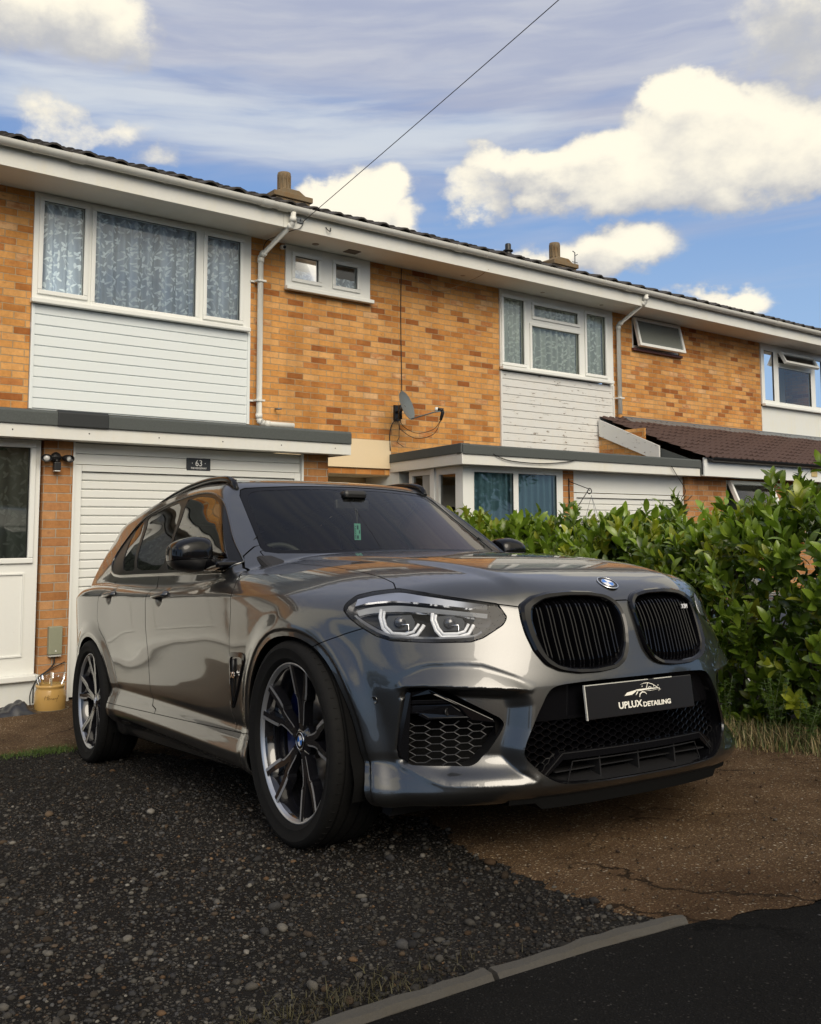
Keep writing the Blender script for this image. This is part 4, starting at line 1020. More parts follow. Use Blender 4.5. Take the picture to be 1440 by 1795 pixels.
satin = mat('satin_black_plastic', (.014,.014,.015), .38)
deep = mat('deep_black', (.004,.004,.004), .9, spec=.1)
chrome = mat('chrome', (.75,.76,.78), .08, metal=1)
satchrome = mat('satin_chrome', (.50,.51,.53), .42, metal=1)
clear = glass('lamp_lens', (.98,.98,.99), 1.28)
screen_g = glass('windscreen_glass', (.62,.64,.60), 1.27)
front_g = glass('front_side_glass', (.50,.54,.50), 1.6)
tint_g = glass('tinted_side_glass', (.16,.17,.16), 1.75)
guide = mat('light_guide', (.90,.93,.96), .15, trans=.25, ior=1.45, coat=.5)
def mk(name, M, m, parent=None, rim=0):
    V, A, T = M
    if rim:
        e = np.concatenate([T[:,[0,1]],T[:,[1,2]],T[:,[2,0]]]); k = np.sort(e,1); key = k[:,0].astype(np.int64)*len(V)+k[:,1]
        u, inv, cnt = np.unique(key, return_inverse=True, return_counts=True); be = e[cnt[inv] == 1]
        ids = np.unique(be); mp = -np.ones(len(V), int); mp[ids] = len(V)+np.arange(len(ids))
        V = np.concatenate([V, V[ids]-A[ids,:3]*rim]); A = np.concatenate([A, A[ids]])
        q = np.stack([be[:,1],be[:,0],mp[be[:,0]],mp[be[:,1]]],1)
        T = np.concatenate([T, q[:,[0,1,2]], q[:,[0,2,3]]])
        nrim = 2*len(q)
    else: nrim = 0
    me = bpy.data.meshes.new(name)
    me.vertices.add(len(V)); me.vertices.foreach_set('co', V.astype(np.float32).ravel())
    me.loops.add(3*len(T)); me.loops.foreach_set('vertex_index', T.astype(np.int32).ravel())
    me.polygons.add(len(T)); me.polygons.foreach_set('loop_start', np.arange(0,3*len(T),3,dtype=np.int32))
    me.update(calc_edges=True); me.validate()
    me.polygons.foreach_set('use_smooth', np.ones(len(T),bool))
    me.materials.append(m)
    LN = A[:,:3][T.ravel()].astype(np.float32)
    if nrim:
        fn = np.cross(V[T[-nrim:,1]]-V[T[-nrim:,0]], V[T[-nrim:,2]]-V[T[-nrim:,0]]); fn /= np.maximum(np.linalg.norm(fn,axis=1),1e-9)[:,None]
        LN[-3*nrim:] = np.repeat(fn,3,0)
    try: me.normals_split_custom_set(LN.tolist())
    except Exception as ex: print('normals', name, ex)
    return link(name, me, parent if parent is not None else car)
# -- arch outlines: radius as a function of the angle from "forward"
_arF = spl((-90,.60),(-50,.58),(-35,.55),(-22,.505),(-13,.468),(-3,.428),(10,.416),(30,.414),(60,.418),(90,.414),(115,.425),(135,.436),(160,.445),(178,.442),(195,.425),(220,.44),(250,.48),(270,.5))
_arR = spl((-90,.5),(-50,.50),(-30,.49),(-10,.475),(8,.45),(30,.418),(45,.417),(90,.42),(130,.43),(160,.44),(180,.44),(205,.45),(230,.48),(270,.5))
WC = [(0.0,.3625,_arF),(-2.864,.3625,_arR)]
def archq(x, z, k):
    cx, cz, fn = WC[k]; r = np.hypot(x-cx, z-cz); th = np.degrees(np.arctan2(z-cz, x-cx)); th = np.where(th < -90, th+360, th)
    return r/fn(th), th, r
FOG = [(.775,.566),(.765,.571),(.712,.568),(.642,.520),(.543,.460),(.531,.443),(.541,.422),(.592,.348),(.615,.322),(.636,.315),(.679,.317),(.729,.320),(.768,.323),(.789,.345),(.793,.371),(.790,.441),(.784,.530)]
RIDGE = [(.80,.600),(.775,.617),(.756,.630),(.738,.639),(.714,.645),(.640,.645),(.580,.638),(.552,.626),(.492,.598),(.455,.577),(.42,.563)]
LEDGE = [(.790,.560),(.775,.569),(.712,.567),(.632,.559),(.540,.551),(.469,.545),(.448,.540)]
RECESS = [(.775,.568),(.712,.568),(.632,.559),(.540,.551),(.469,.545),(.448,.536),(.438,.50),(.450,.42),(.470,.36),(.470,.30),(.450,.262),(.503,.258),(.628,.262),(.701,.266),(.721,.277),(.767,.315),(.791,.343),(.796,.37),(.792,.44),(.786,.53)]
SOFT = [(.448,.530),(.438,.50),(.450,.42),(.470,.36),(.470,.30),(.450,.262),(.503,.258),(.628,.262),(.701,.266),(.721,.277),(.760,.305)]
SHARP = [(.775,.568),(.712,.568),(.632,.559),(.540,.551),(.469,.545),(.448,.538)]
def disp(P, Nn):
    x, y, z = P[:,0], np.abs(P[:,1]), P[:,2]
    d = np.zeros(len(P)); sidem = sstep(.62,.78,y)
    for k in (0,1):
        q, th, r = archq(x, z, k)
        amp = .017+.010*(1-sstep(10,70,th))*(1 if k == 0 else 0)
        f = np.where(q >= 1, sstep(1.24,1.0,q)**1.6, 1-.20*sstep(1.0,.985,q))
        f = f*sstep(.165,.235,z)
        d += amp*f*sidem
    # shoulder crease
    zr = z-Rise(x)
    g = zr-.918; cr = np.clip(1-np.where(g > 0, g/.030, -g/.065),0,1)**1.6
    d += .0045*cr*sidem*sstep(-3.5,-3.2,x)*(1-sstep(-.15,.15,x))
    # crease low on the doors
    zl = .43+.03*np.clip((x+2.3)/1.9,-1,1)
    d -= .006*np.exp(-((zr-.60)/.11)**2)*sidem*sstep(-2.5,-2.1,x)*(1-sstep(-.9,-.5,x))
    for hx, hz in ((-1.508,.957),(-2.436,.994)):       # scooped cups behind the door handles
        e2 = ((x-hx)/.060)**2+((z-hz+.008)/.052)**2; d -= .017*np.clip(1-e2,0,1)**1.3*sidem
    # front corner sculpting
    fm = (x > .42) & (z < .72)
    i = np.nonzero(fm)[0]
    if len(i):
        yy, zz = y[i], z[i]
        rec = polysd(yy, zz, RECESS); ds = linesd(yy, zz, SOFT); dh = linesd(yy, zz, SHARP); dl = linesd(yy, zz, [(.786,.53),(.792,.44),(.796,.37),(.791,.343)])
        dep = np.where(rec < 0, sstep(0,.085,ds)*sstep(0,.024,dh)*sstep(0,.018,dl), 0)
        # bulging shelf between the ridge and the ledge
        dr = linesd(yy, zz, RIDGE); dg = linesd(yy, zz, LEDGE)
        band = polysd(yy, zz, RIDGE+LEDGE[::-1])
        t = dr/(dr+dg+1e-6)
        shelf = np.where(band < 0, -.005*sstep(0,.016,dr)*(1-t)+.012*t**1.4, 0)
        edge = np.where(band >= 0, .0012*np.exp(-(dr/.011)**2), 0)
        fade = sstep(.42,.50,yy)*(1-sstep(.77,.80,yy))
        d[i] += -.047*dep+shelf*fade+edge*fade
        # lip under the recess
        db = linesd(yy, zz, [(.450,.262),(.503,.258),(.628,.262),(.701,.266),(.721,.277),(.767,.315)])
        d[i] += np.where(rec > 0, .003*np.exp(-(db/.014)**2), 0)
    return d
def axs(*seg):
    out = []
    for a, b, h in seg: out.append(np.arange(a, b-1e-6, h))
    out.append(np.array([seg[-1][1]])); return np.concatenate(out)
gX = axs((-3.95,-2.55,.015),(-2.55,-2.33,.008),(-2.33,-1.6,.014),(-1.6,-1.42,.008),(-1.42,-.9,.012),(-.9,.2,.009),(.2,.45,.007),(.45,.92,.0045))
gY = np.concatenate([[-.004], np.arange(.004,.42,.0075), np.arange(.42,.83,.0040), np.arange(.83,.992,.0075)]); gZ = axs((.16,.24,.008),(.24,.66,.0040),(.66,1.05,.0058),(1.05,1.68,.010))
V0, Q0 = surface_nets(body, gX, gY, gZ); V0, N0 = project(body, V0, 3); _ax = np.abs(V0[:,1]) < .003; V0[_ax,1] = 0
_q = np.concatenate([Q0[:,[0,1]],Q0[:,[1,2]],Q0[:,[2,3]],Q0[:,[3,0]]]); _qc = np.bincount(_q[:,0],minlength=len(V0))+np.bincount(_q[:,1],minlength=len(V0))
for _k in range(4):
    _av = np.stack([(np.bincount(_q[:,0],V0[_q[:,1],c],len(V0))+np.bincount(_q[:,1],V0[_q[:,0],c],len(V0)))/_qc for c in range(3)],1)
    V0 = .35*V0+.65*_av; V0[_ax,1] = 0; V0, N0 = project(body, V0, 1 if _k < 3 else 3); V0[_ax,1] = 0
N0[V0[:,1] == 0, 1] = 0; N0 /= np.linalg.norm(N0,axis=1)[:,None]
T0 = np.concatenate([Q0[:,[0,1,2]], Q0[:,[0,2,3]]])
dd0 = disp(V0, N0)
_fr = np.nonzero((V0[:,0] > .44)&(V0[:,2] < .71))[0]; _acc = np.zeros(len(_fr)); _w = 0
for _r, _n, _wt in ((0,1,1.),(.0035,6,.75),(.007,8,.35)):      # soften the sculpted edges evenly, independent of the mesh
    for _k in range(_n):
        _a = 2*math.pi*(_k+.5*(_r > .004))/_n; _P = V0[_fr]+np.array([0,_r*math.cos(_a),_r*math.sin(_a)]); _acc += _wt*disp(_P, N0[_fr]); _w += _wt
dd0[_fr] = _acc/_w
V1 = V0+N0*dd0[:,None]; V1[V0[:,1] == 0,1] = 0
# cut each quad along the diagonal that follows the form
_a0 = np.abs(dd0[Q0[:,0]]-dd0[Q0[:,2]])+.02*np.linalg.norm(V1[Q0[:,0]]-V1[Q0[:,2]],axis=1); _a1 = np.abs(dd0[Q0[:,1]]-dd0[Q0[:,3]])+.02*np.linalg.norm(V1[Q0[:,1]]-V1[Q0[:,3]],axis=1)
_fl = _a1 < _a0; Qa = np.where(_fl[:,None], Q0[:,[1,2,3,0]], Q0)
T0 = np.concatenate([Qa[:,[0,1,2]], Qa[:,[0,2,3]]])
NV = vnormals(V1, T0); NV[V1[:,1] == 0,1] = 0; NV /= np.linalg.norm(NV,axis=1)[:,None]
M = (V1, np.concatenate([NV, V0],1), T0)
def F(M, fn):
    P = M[1][:,3:6]; return fn(P[:,0], np.abs(P[:,1]), P[:,2])
def fyz(poly, xmin=.42):
    def f(x,y,z):
        s = np.full(x.shape, 1.); m = x > xmin; s[m] = polysd(y[m], z[m], poly); return s
    return f
def fxz(poly, ymin=.45):
    def f(x,y,z):
        s = np.full(x.shape, 1.); m = y > ymin; s[m] = polysd(x[m], z[m], poly); return s
    return f
def xs_(y, z, x0=.55, x1=1.0):
    """x of the nose surface at (y,z)"""
    y = np.abs(np.asarray(y,float)); z = np.asarray(z,float); a = np.full(y.shape,x0); b = np.full(y.shape,x1)
    for _ in range(26):
        m = (a+b)/2; v = body(m,y,z); a = np.where(v < 0,m,a); b = np.where(v < 0,b,m)
    return (a+b)/2
def surfN(P):
    g = grad(body, np.asarray(P,float)); return g/np.linalg.norm(g,axis=1)[:,None]
def crisp(P, h, n=2): return roundpoly(dense_(P, h), .25, n)
def dense_(poly, h):
    P = [np.array(p,float) for p in poly]; P = P+[P[0]]; out = []
    for a,b in zip(P[:-1],P[1:]):
        n = max(1,int(np.linalg.norm(b-a)/h)); out += [a+(b-a)*k/n for k in range(n)]
    return np.array(out)
KID = crisp([(.426,.821),(.375,.850),(.309,.862),(.220,.865),(.129,.860),(.066,.848),(.034,.826),(.024,.800),(.024,.755),(.030,.705),(.042,.650),(.070,.612),(.108,.595),(.173,.587),(.269,.588),(.342,.601),(.388,.624),(.416,.667),(.428,.724),(.431,.776)], .022)
KIN = crisp([(.385,.812),(.330,.838),(.243,.846),(.150,.844),(.085,.834),(.052,.812),(.040,.775),(.044,.725),(.054,.675),(.078,.632),(.117,.610),(.206,.602),(.297,.608),(.347,.622),(.378,.655),(.393,.717),(.397,.774)], .022)
INT = crisp([(-.4,.562),(.168,.562),(.255,.561),(.343,.557),(.377,.549),(.398,.529),(.440,.460),(.473,.392),(.487,.352),(.480,.332),(.431,.281),(.383,.250),(.326,.240),(.155,.236),(-.4,.236)], .03)
FOGP = crisp(FOG, .014)
HLP = [(.286,.850,.835),(.281,.834,.856),(.292,.796,.882),(.338,.753,.893),(.425,.699,.898),(.526,.668,.880),(.633,.590,.853),(.712,.489,.829),(.736,.470,.783),(.734,.487,.759),(.711,.554,.720),(.691,.591,.708),(.612,.686,.711),(.493,.780,.722),(.437,.809,.740),(.380,.833,.771),(.323,.849,.806)]
# headlamp outline in a plane that sees the whole lamp: along the car's corner diagonal
dg_ = np.array([.62,.78]); 
def hlc(x,y): return (x*(-dg_[1])+y*dg_[0])
HL2 = crisp([(hlc(p[0],p[1]),p[2]) for p in HLP], .014)
def f_hl(x,y,z):
    s = np.full(x.shape,1.); m = (x > .2) & (z > .66); s[m] = polysd(hlc(x[m],y[m]), z[m], HL2); return s
WSP = [(-.3,1.100),(.45,1.104),(.62,1.111),(.668,1.122),(.672,1.14),(.600,1.440),(.578,1.478),(.55,1.490),(.3,1.500),(-.3,1.507)]
def f_ws(x,y,z):
    s = np.full(x.shape,1.); m = (x > -1.5)&(x < -.45)&(z > 1.05)&(x < -.585-(z-1.105)*1.5-.37*y*y+.03); s[m] = polysd(y[m],z[m],WSP)
    return np.maximum(s, np.where(m, -1, 1))
DLO = [(-.770,1.068),(-.838,1.030),(-1.25,1.052),(-1.781,1.076),(-2.56,1.109),(-2.76,1.130),(-2.90,1.165),(-2.985,1.215),(-3.00,1.25),(-2.96,1.315),(-2.87,1.40),(-2.76,1.455),(-2.574,1.498),(-2.208,1.520),(-1.977,1.524),(-1.761,1.517),(-1.609,1.505),(-1.443,1.478),(-1.308,1.439),(-1.218,1.395),(-1.094,1.308),(-.943,1.192),(-.79,1.085)]
GF = [(-1.905,1.500),(-1.771,1.500),(-1.619,1.488),(-1.46,1.462),(-1.325,1.42),(-1.225,1.372),(-1.11,1.292),(-.97,1.185),(-.85,1.095),(-.835,1.066),(-.86,1.05),(-1.25,1.070),(-1.66,1.092),(-1.70,1.12)]
GR = [(-1.985,1.503),(-1.83,1.30),(-1.755,1.10),(-2.24,1.125),(-2.36,1.20),(-2.52,1.40),(-2.60,1.475),(-2.3,1.497)]
GR2 = [(-2.30,1.128),(-2.56,1.140),(-2.68,1.21),(-2.79,1.34),(-2.80,1.425),(-2.665,1.465),(-2.57,1.39),(-2.41,1.20)]
DOORF = [(-.845,1.15),(-.81,1.10),(-.742,1.045),(-.600,.993),(-.560,.955),(-.545,.923),(-.554,.854),(-.590,.744),(-.62,.605),(-.635,.455),(-.60,.372)]
HOOD = [(-.80,-.2),(-.80,.685),(-.5,.672),(-.13,.662),(.144,.662),(.265,.668),(.36,.681),(.425,.712),(.526,.70),(.633,.63),(.73,.54),(.80,.46),(.84,.2),(.84,.0),(.84,-.2)]
def f_hood(x,y,z):
    s = np.full(x.shape,1.); m = z > .70; s[m] = polysd(x[m],y[m],HOOD); return s
def f_hood2(x,y,z): return np.maximum(f_hood(x,y,z), np.interp(y,[0,.03,.06,.42,.489,.53,.60],[.823,.823,.80,.815,.828,.80,.70])-z)
SEAM = [(.42,.79),(.395,.768),(.319,.750),(.238,.724),(.15,.70),(.15,-.5),(1.5,-.5),(1.5,1.5),(.42,1.5)]
def f_bump(x,y,z): return polysd(x,z,SEAM)
def archcut(k):
    def f(x,y,z):
        q, th, r = archq(x,z,k)
        s = (.935-q)*.42
        return np.where(y > .5, s, -1.)
    return f
for k in (0,1): M = clip(M, F(M, archcut(k)))
for fn in (fyz(KID), fyz(INT), fyz(FOGP)): M = clip(M, -F(M, fn))
lens, M = split(M, F(M, f_hl), .002)
scr, M = split(M, F(M, f_ws), .0015)
dlo, M = split(M, F(M, lambda x,y,z: np.maximum(fxz(DLO)(x,y,z), np.interp(z,[1.0,1.1,1.5,1.6],[.80,.765,.575,.52])-y)), .001)
shell0 = M
hood, M = split(M, F(M, f_hood2), .0022)
skirt, M = split(M, F(M, lambda x,y,z: np.where((x<-.30)&(x>-2.6)&(y>.6), z-(.372-.02*(x+2.3)/1.9), 1.)), .0015)
bumper, M = split(M, F(M, f_bump), .0018)
DF = [(p[0],p[1]) for p in DOORF]
fend_poly = DF+[(-.60,.0),(1,0),(1,1.2),(-.2,1.2),(-.78,1.2)]
fender, M = split(M, F(M, lambda x,y,z: np.where(y > .4, polysd(x,z,fend_poly), 1.)), .0020)
fd_poly = [(-.70,1.095)]+DF[2:]+[(-.60,.2),(-1.62,.2),(-1.62,.385),(-1.70,.40),(-1.742,.47),(-1.752,.60),(-1.752,.797),(-1.735,.90),(-1.722,.965),(-1.745,1.0),(-1.775,1.03),(-1.78,1.10)]
fdoor, M = split(M, F(M, lambda x,y,z: np.where(y > .5, polysd(x,z,fd_poly), 1.)), .0020)
rd_poly = fd_poly[::-1][:-9]+[(-1.62,.2)]+[(-2.30,.2),(-2.33,.45),(-2.42,.60),(-2.56,.74),(-2.66,.80),(-2.70,.86),(-2.66,.95),(-2.61,1.02),(-2.70,1.15),(-2.0,1.2),(-1.79,1.12)]
rd_poly = [(-1.785,1.12),(-1.782,1.03),(-1.75,1.0),(-1.728,.965),(-1.739,.90),(-1.757,.797),(-1.757,.60),(-1.747,.47),(-1.705,.40),(-1.625,.385),(-1.625,.2),(-2.30,.2),(-2.33,.45),(-2.42,.60),(-2.56,.74),(-2.655,.80),(-2.69,.86),(-2.67,.95),(-2.62,1.02),(-2.70,1.15)]
rdoor, M = split(M, F(M, lambda x,y,z: np.where(y > .5, polysd(x,z,rd_poly), 1.)), .0020)
tail, M = split(M, F(M, lambda x,y,z: np.where((x < -3.3)&(y > .35), np.maximum(np.abs(z-1.0)-.065, x+3.42), 1.)), .002)
def part2(name, M_, m, rim=.007, kids=None):
    """right-hand part and its mirror image on the left"""
    V,A,T = M_
    r = mk(name, (V*[1,-1,1], A*([1,-1,1]*2), T[:, ::-1]), m, None, rim)     # car's right = -y
    l = mk(name, M_, m, None, rim); return r, l
mk('bonnet', mirror(hood), paint, None, .010)
mk('front_bumper', mirror(bumper), paint, None, .007)
mk('roof_and_quarters', mirror(M), paint, None, .006)
fR, fL = part2('front_wing', fender, paint); dR, dL = part2('front_door', fdoor, paint); rR, rL = part2('rear_door', rdoor, paint)
sR, sL = part2('side_skirt', skirt, paint); tlm = mat('tail_lamp_red', (.25,.01,.01), .08, coat=1); part2('tail_lamp', tail, tlm)
# dark shell seen through the shut lines
V,A,T = shell0; sh = (V-A[:,:3]*.012, A, T); mk('inner_shell', mirror(sh), deep)
# underside
# -- glass
def offs(M_, d): return (M_[0]-M_[1][:,:3]*d, M_[1], M_[2])
frin = lambda x,y,z: np.where(z > 0, polysd(y,z,crisp([(-.3,1.120),(.45,1.123),(.600,1.130),(.636,1.150),(.640,1.17),(.575,1.420),(.548,1.458),(.50,1.472),(.3,1.480),(-.3,1.486)],.03)), 1)
vis, frit = split(scr, F(scr, frin), 0)
wsr = mk('windscreen', mirror(offs(vis,.004)), screen_g); mk('black_border', mirror(offs(frit,.003)), fritm, wsr)
rest = dlo; pillarm = mat('pillar_black',(.004,.004,.004),.28,spec=.25)
panes = []
for g in (GF, GR, GR2):
    p_, rest = split(rest, F(rest, fxz(roundpoly(g,.18,1))), 0); panes.append(p_)
for s in (-1,1):
    def side(M_): return M_ if s > 0 else (M_[0]*[1,-1,1], M_[1]*([1,-1,1]*2), M_[2][:, ::-1])
    tr = mk('window_trim', side(offs(rest,.002)), pillarm, None, .006)
    for p_, par in zip(panes, ((dL if s > 0 else dR),(rL if s > 0 else rR),None)):
        mk('side_window', side(offs(p_,.005)), front_g if p_ is panes[0] else tint_g, par)
# belt moulding and window line
def yside(x, z, y0=.3, y1=1.1):
    x = np.asarray(x,float); z = np.asarray(z,float); a = np.full(x.shape,y0); b = np.full(x.shape,y1)
    for _ in range(26):
        m = (a+b)/2; v = body(x,m,z); a = np.where(v < 0,m,a); b = np.where(v < 0,b,m)
    y = (a+b)/2; P = np.stack([x,y,z],1); n = surfN(P); return P+n*disp(P,n)[:,None], n
def dense(poly, closed=True, h=.02):
    P = [np.array(p,float) for p in poly]; 
    if closed: P = P+[P[0]]
    out = []
    for a,b in zip(P[:-1],P[1:]):
        n = max(1,int(np.linalg.norm(b-a)/h)); out += [a+(b-a)*k/n for k in range(n)]
    if not closed: out.append(P[-1])
    return np.array(out)
trimline = mat('shadow_line_trim',(.16,.16,.155),.15,metal=1); ln = dense(roundpoly(DLO,.25,2)); PP, nn_ = yside(ln[:,0], ln[:,1])  # black trim in a brighter tone, highlight lines put into its colour
for s in (-1,1):
    b = MB(); Q = PP+nn_*.001
    b.tube([(p[0],p[1]*s,p[2]) for p in Q], .0048, 6, closed=True); b.build('window_line_trim', trimline, car)
bl = dense([(-.86,1.034),(-1.25,1.050),(-1.781,1.074),(-2.56,1.107),(-2.74,1.124),(-2.87,1.152)], False); PP, nn_ = yside(bl[:,0], bl[:,1])
beltm = mat('sky_sheen_trim', (.30,.29,.27), .12, metal=1)  # black moulding; the silvery tan of reflected sky is put into its colour
for s in (-1,1):
    b = MB(); up = np.array([0,0,1.]); A=[];B=[];C_=[];D_=[]
    for p,n in zip(PP,nn_):
        A.append(p+n*.002-up*.009); B.append(p+n*.009-up*.007); C_.append(p+n*.008+up*.006); D_.append(p+n*.001+up*.009)
    L = [[(q[0],q[1]*s,q[2]) for q in K] for K in (A,B,C_,D_)]
    for a,c in zip(L[:-1],L[1:]): b.strip(a,c)
    b.build('belt_moulding', beltm, car)
# -- roof rails
rail_pts = [(-1.30,.588,1.500),(-1.335,.590,1.535),(-1.42,.590,1.568),(-1.636,.588,1.594),(-1.857,.586,1.603),(-2.095,.584,1.600),(-2.351,.58,1.586),(-2.627,.575,1.563),(-2.925,.565,1.528),(-3.12,.555,1.495),(-3.2,.55,1.465)]
def smoothp(P, n=6): return cat_curve(P, n)
for s in (-1,1):
    b = MB(); P = smoothp([(p[0],p[1]*s,p[2]-.015) for p in rail_pts]); b.tube(P, [.011+.007*min(1,min(i,len(P)-1-i)/6) for i in range(len(P))], 10)
    b.box(-3.12,-3.02,.55*s-.012,.55*s+.012,1.45,1.49); b.box(-1.42,-1.33,.588*s-.011,.588*s+.011,1.49,1.54)
    b.build('roof_rail', gloss, car)
b = MB(); b.prism([(-3.38,1.515),(-3.66,1.488),(-3.67,1.470),(-3.50,1.462),(-3.36,1.47)], -.50, .50, 'y'); b.build('roof_spoiler', paint, car, bevel=.008)
# -- wheel wells
for k,(cx,cz,fn) in enumerate(WC):
    for s in (-1,1):
        b = MB(); th = np.linspace(-22,202,50); A=[];B=[];C_=[]
        for t in th:
            r = min(float(fn(t)),.46)*.93; A.append((cx+r*math.cos(R(t)),s*.90,cz+r*math.sin(R(t)))); B.append((cx+r*math.cos(R(t)),s*.52,cz+r*math.sin(R(t)))); C_.append((cx,s*.52,cz))
        b.strip(A,B); b.strip(B,C_); b.build('wheel_arch_liner', deep, car)
b = MB(); b.box(-3.4,.30,-.74,.74,.19,.26); b.prism([(.31,-.55),(.70,-.42),(.70,.42),(.31,.55)],.192,.262,'z'); b.build('underbody', deep, car)
# -- radiator grilles
def thsamp(poly, c, n):
    P = dense(poly, True, .004); a = np.arctan2(P[:,1]-c[1],P[:,0]-c[0]); r = np.hypot(P[:,0]-c[0],P[:,1]-c[1]); o = np.argsort(a); a = a[o]; r = r[o]
    t = np.linspace(-math.pi, math.pi, n, endpoint=False); q = np.interp(t, np.r_[a-2*math.pi,a,a+2*math.pi], np.r_[r,r,r]); return np.stack([c[0]+q*np.cos(t), c[1]+q*np.sin(t)],1)
kc = (.215,.725); n_ = 120; LO = thsamp(KID,kc,n_); LI = thsamp(KIN,kc,n_)
def kx(P): return xs_(P[:,0],P[:,1])
slope = lambda P: kx(P)
kb_x = kx(LO); ki_x = kx(LI)
for s in (-1,1):
    def L3(P, x): return [(float(a),float(p[0])*s,float(p[1])) for a,p in zip(x,P)]
    mid1 = LO*.96+LI*.04; mid2 = LO*.75+LI*.25; mid3 = LO*.2+LI*.8
    rings = [L3(LO, kb_x-.012), L3(LO*.995+LI*.005, kb_x+.004), L3(mid1, kb_x*.96+ki_x*.04+.010), L3(mid2, kb_x*.75+ki_x*.25+.017), L3(mid3, kb_x*.2+ki_x*.8+.013), L3(LI, ki_x+.008), L3(LI*.985+np.array(kc)*.015, ki_x-.004), L3(LI*.97+np.array(kc)*.03, ki_x-.07)]
    b = MB()
    for a,c in zip(rings[:-1],rings[1:]): b.strip(a,c,True)
    ko = b.build('kidney_grille', gloss, car)
    g = MB()
    for i in range(8):
        yc = .075+.0395*i+.004
        if yc > .375: continue
        col_ = LI[np.abs(LI[:,0]-yc) < .02]; zt = col_[:,1].max(); zb = col_[:,1].min()
        b = MB()
        for off in (-.0080,.0080):
            A=[];B=[];A2=[];B2=[]
            for t in np.linspace(0,1,24):
                z = zb-.004+(zt-zb+.008)*t; x = float(xs_(yc,z))-.006-.03*max(0,(t-.86)/.14)**1.5-.012*max(0,(.1-t)/.1)
                bow = .004*math.sin(t*math.pi)
                y = (yc+off+bow)
                A.append((x,(y-.0022)*s,z)); B.append((x,(y+.0022)*s,z)); A2.append((x-.045,(y-.0022)*s,z)); B2.append((x-.045,(y+.0022)*s,z))
            b.strip(A,B,smooth=True); b.strip(A,A2); b.strip(B,B2)
        A=[];B=[]
        for t in np.linspace(0,1,20):
            z = zb+(zt-zb)*t; x = float(xs_(yc,z))-.026-.03*max(0,(t-.86)/.14)**1.5
            A.append((x,(yc-.0075)*s,z)); B.append((x,(yc+.0075)*s,z))
        b.strip(A,B)
        b.build('grille_slat', gloss, ko)
    b = MB(); b.add([(.70,.03*s,.57),(.70,.42*s,.57),(.66,.42*s,.87),(.66,.03*s,.87)],[(0,1,2,3)]); b.build('radiator', deep, ko)
    if s < 0:
        blue = mat('blue_glint_bar', (.01,.04,.55), .15, metal=.5, coat=1)  # blue glint between the slats, put in as two short coloured bars
        b = MB(); b.tube([(.72,-.335,.70),(.725,-.332,.735)],.008,8); b.build('blue_glint_bar', blue, ko)
        b = MB(); b.tube([(.735,-.290,.755),(.735,-.288,.785)],.006,8); b.build('blue_glint_bar', blue, ko)
# rim around the mouths where painted skin folds in
# -- lower intake
ih = [tuple(p) for p in INT if p[0] >= 0]; ih = [(0,.562)]+ih+[(0,.236)]
b = MB(); full = [(p[0],p[1]) for p in ih]+[(-p[0],p[1]) for p in ih[::-1]]
fullp = dense(full, True, .01)
xo = xs_(fullp[:,0],fullp[:,1]); 
A = [(x-.002,p[0],p[1]) for x,p in zip(xo,fullp)]; B = [(x-.018,p[0]*.985,.40+(p[1]-.40)*.965) for x,p in zip(xo,fullp)]; C_ = [(x-.10,p[0]*.95,.40+(p[1]-.40)*.93) for x,p in zip(xo,fullp)]
b.strip(A,B,True); b.strip(B,C_,True); it = b.build('lower_intake', gloss, car)
b = MB(); b.add([(.70,-.52,.2),(.70,.52,.2),(.70,.52,.58),(.70,-.52,.58)],[(0,1,2,3)]); b.build('radiator', deep, it)
# upper closed panel behind the plate
def nosex(y): return .815-.25*y*y
b = MB(); A=[];B=[];A0=[]
for y in np.linspace(-.445,.445,40):
    ztop = .56-max(0,abs(y)-.36)*1.3; A.append((nosex(y)+.012,y,ztop)); B.append((nosex(y)+.004,y,.440+ .0*abs(y))); A0.append((nosex(y)-.03,y,.432))
b.strip(A,B); b.strip(B,A0); b.build('plate_panel', gloss, it)
# honeycomb
def hexgrid(b, y0, y1, z0, z1, pitch, hh, inside, X, w=.0022, dep=.012, flat=.5):
    """honeycomb ribs with horizontal flats: cells pitch wide, hh high"""
    nx_ = int((y1-y0)/pitch)+2; nz_ = int((z1-z0)/hh)+2
    for i in range(-1,nx_):
        for j in range(-1,nz_):
            y = y0+i*pitch; z = z0+j*hh+(hh/2 if i%2 else 0); f = pitch*flat/2; sl = pitch-2*f
            P = [(y-f,z),(y+f,z),(y+f+sl,z+hh/2),(y+f+sl,z-hh/2)]
            for a,c in ((P[0],P[1]),(P[1],P[2]),(P[1],P[3])):
                m = ((a[0]+c[0])/2,(a[1]+c[1])/2)
                if not inside(m[0],m[1]): continue
                d = np.array(c)-np.array(a); L = np.linalg.norm(d); d = d/L; n = np.array([-d[1],d[0]])*w/2
                q = [np.array(a)-n,np.array(c)-n,np.array(c)+n,np.array(a)+n]
                xa = X(*a); xc = X(*c); xx = [xa,xc,xc,xa]
                V = [(x,p[0],p[1]) for x,p in zip(xx,q)]+[(x-dep,p[0],p[1]) for x,p in zip(xx,q)]
                b.add(V,[(0,1,2,3),(0,1,5,4),(2,3,7,6)])
IP = np.array(full)
def in_int(y,z): return polysd(np.array([y]),np.array([z]),IP*[.975,1]+[0,0])[0] < -.006 and z < .445 and not (z < .335-max(0,abs(y)-.335)*.78)
b = MB(); hexgrid(b, -.48, .48, .25, .45, .027, .0235, in_int, lambda y,z: nosex(y)+.0, .0028, .03); b.build('mesh_grille', gloss, it)
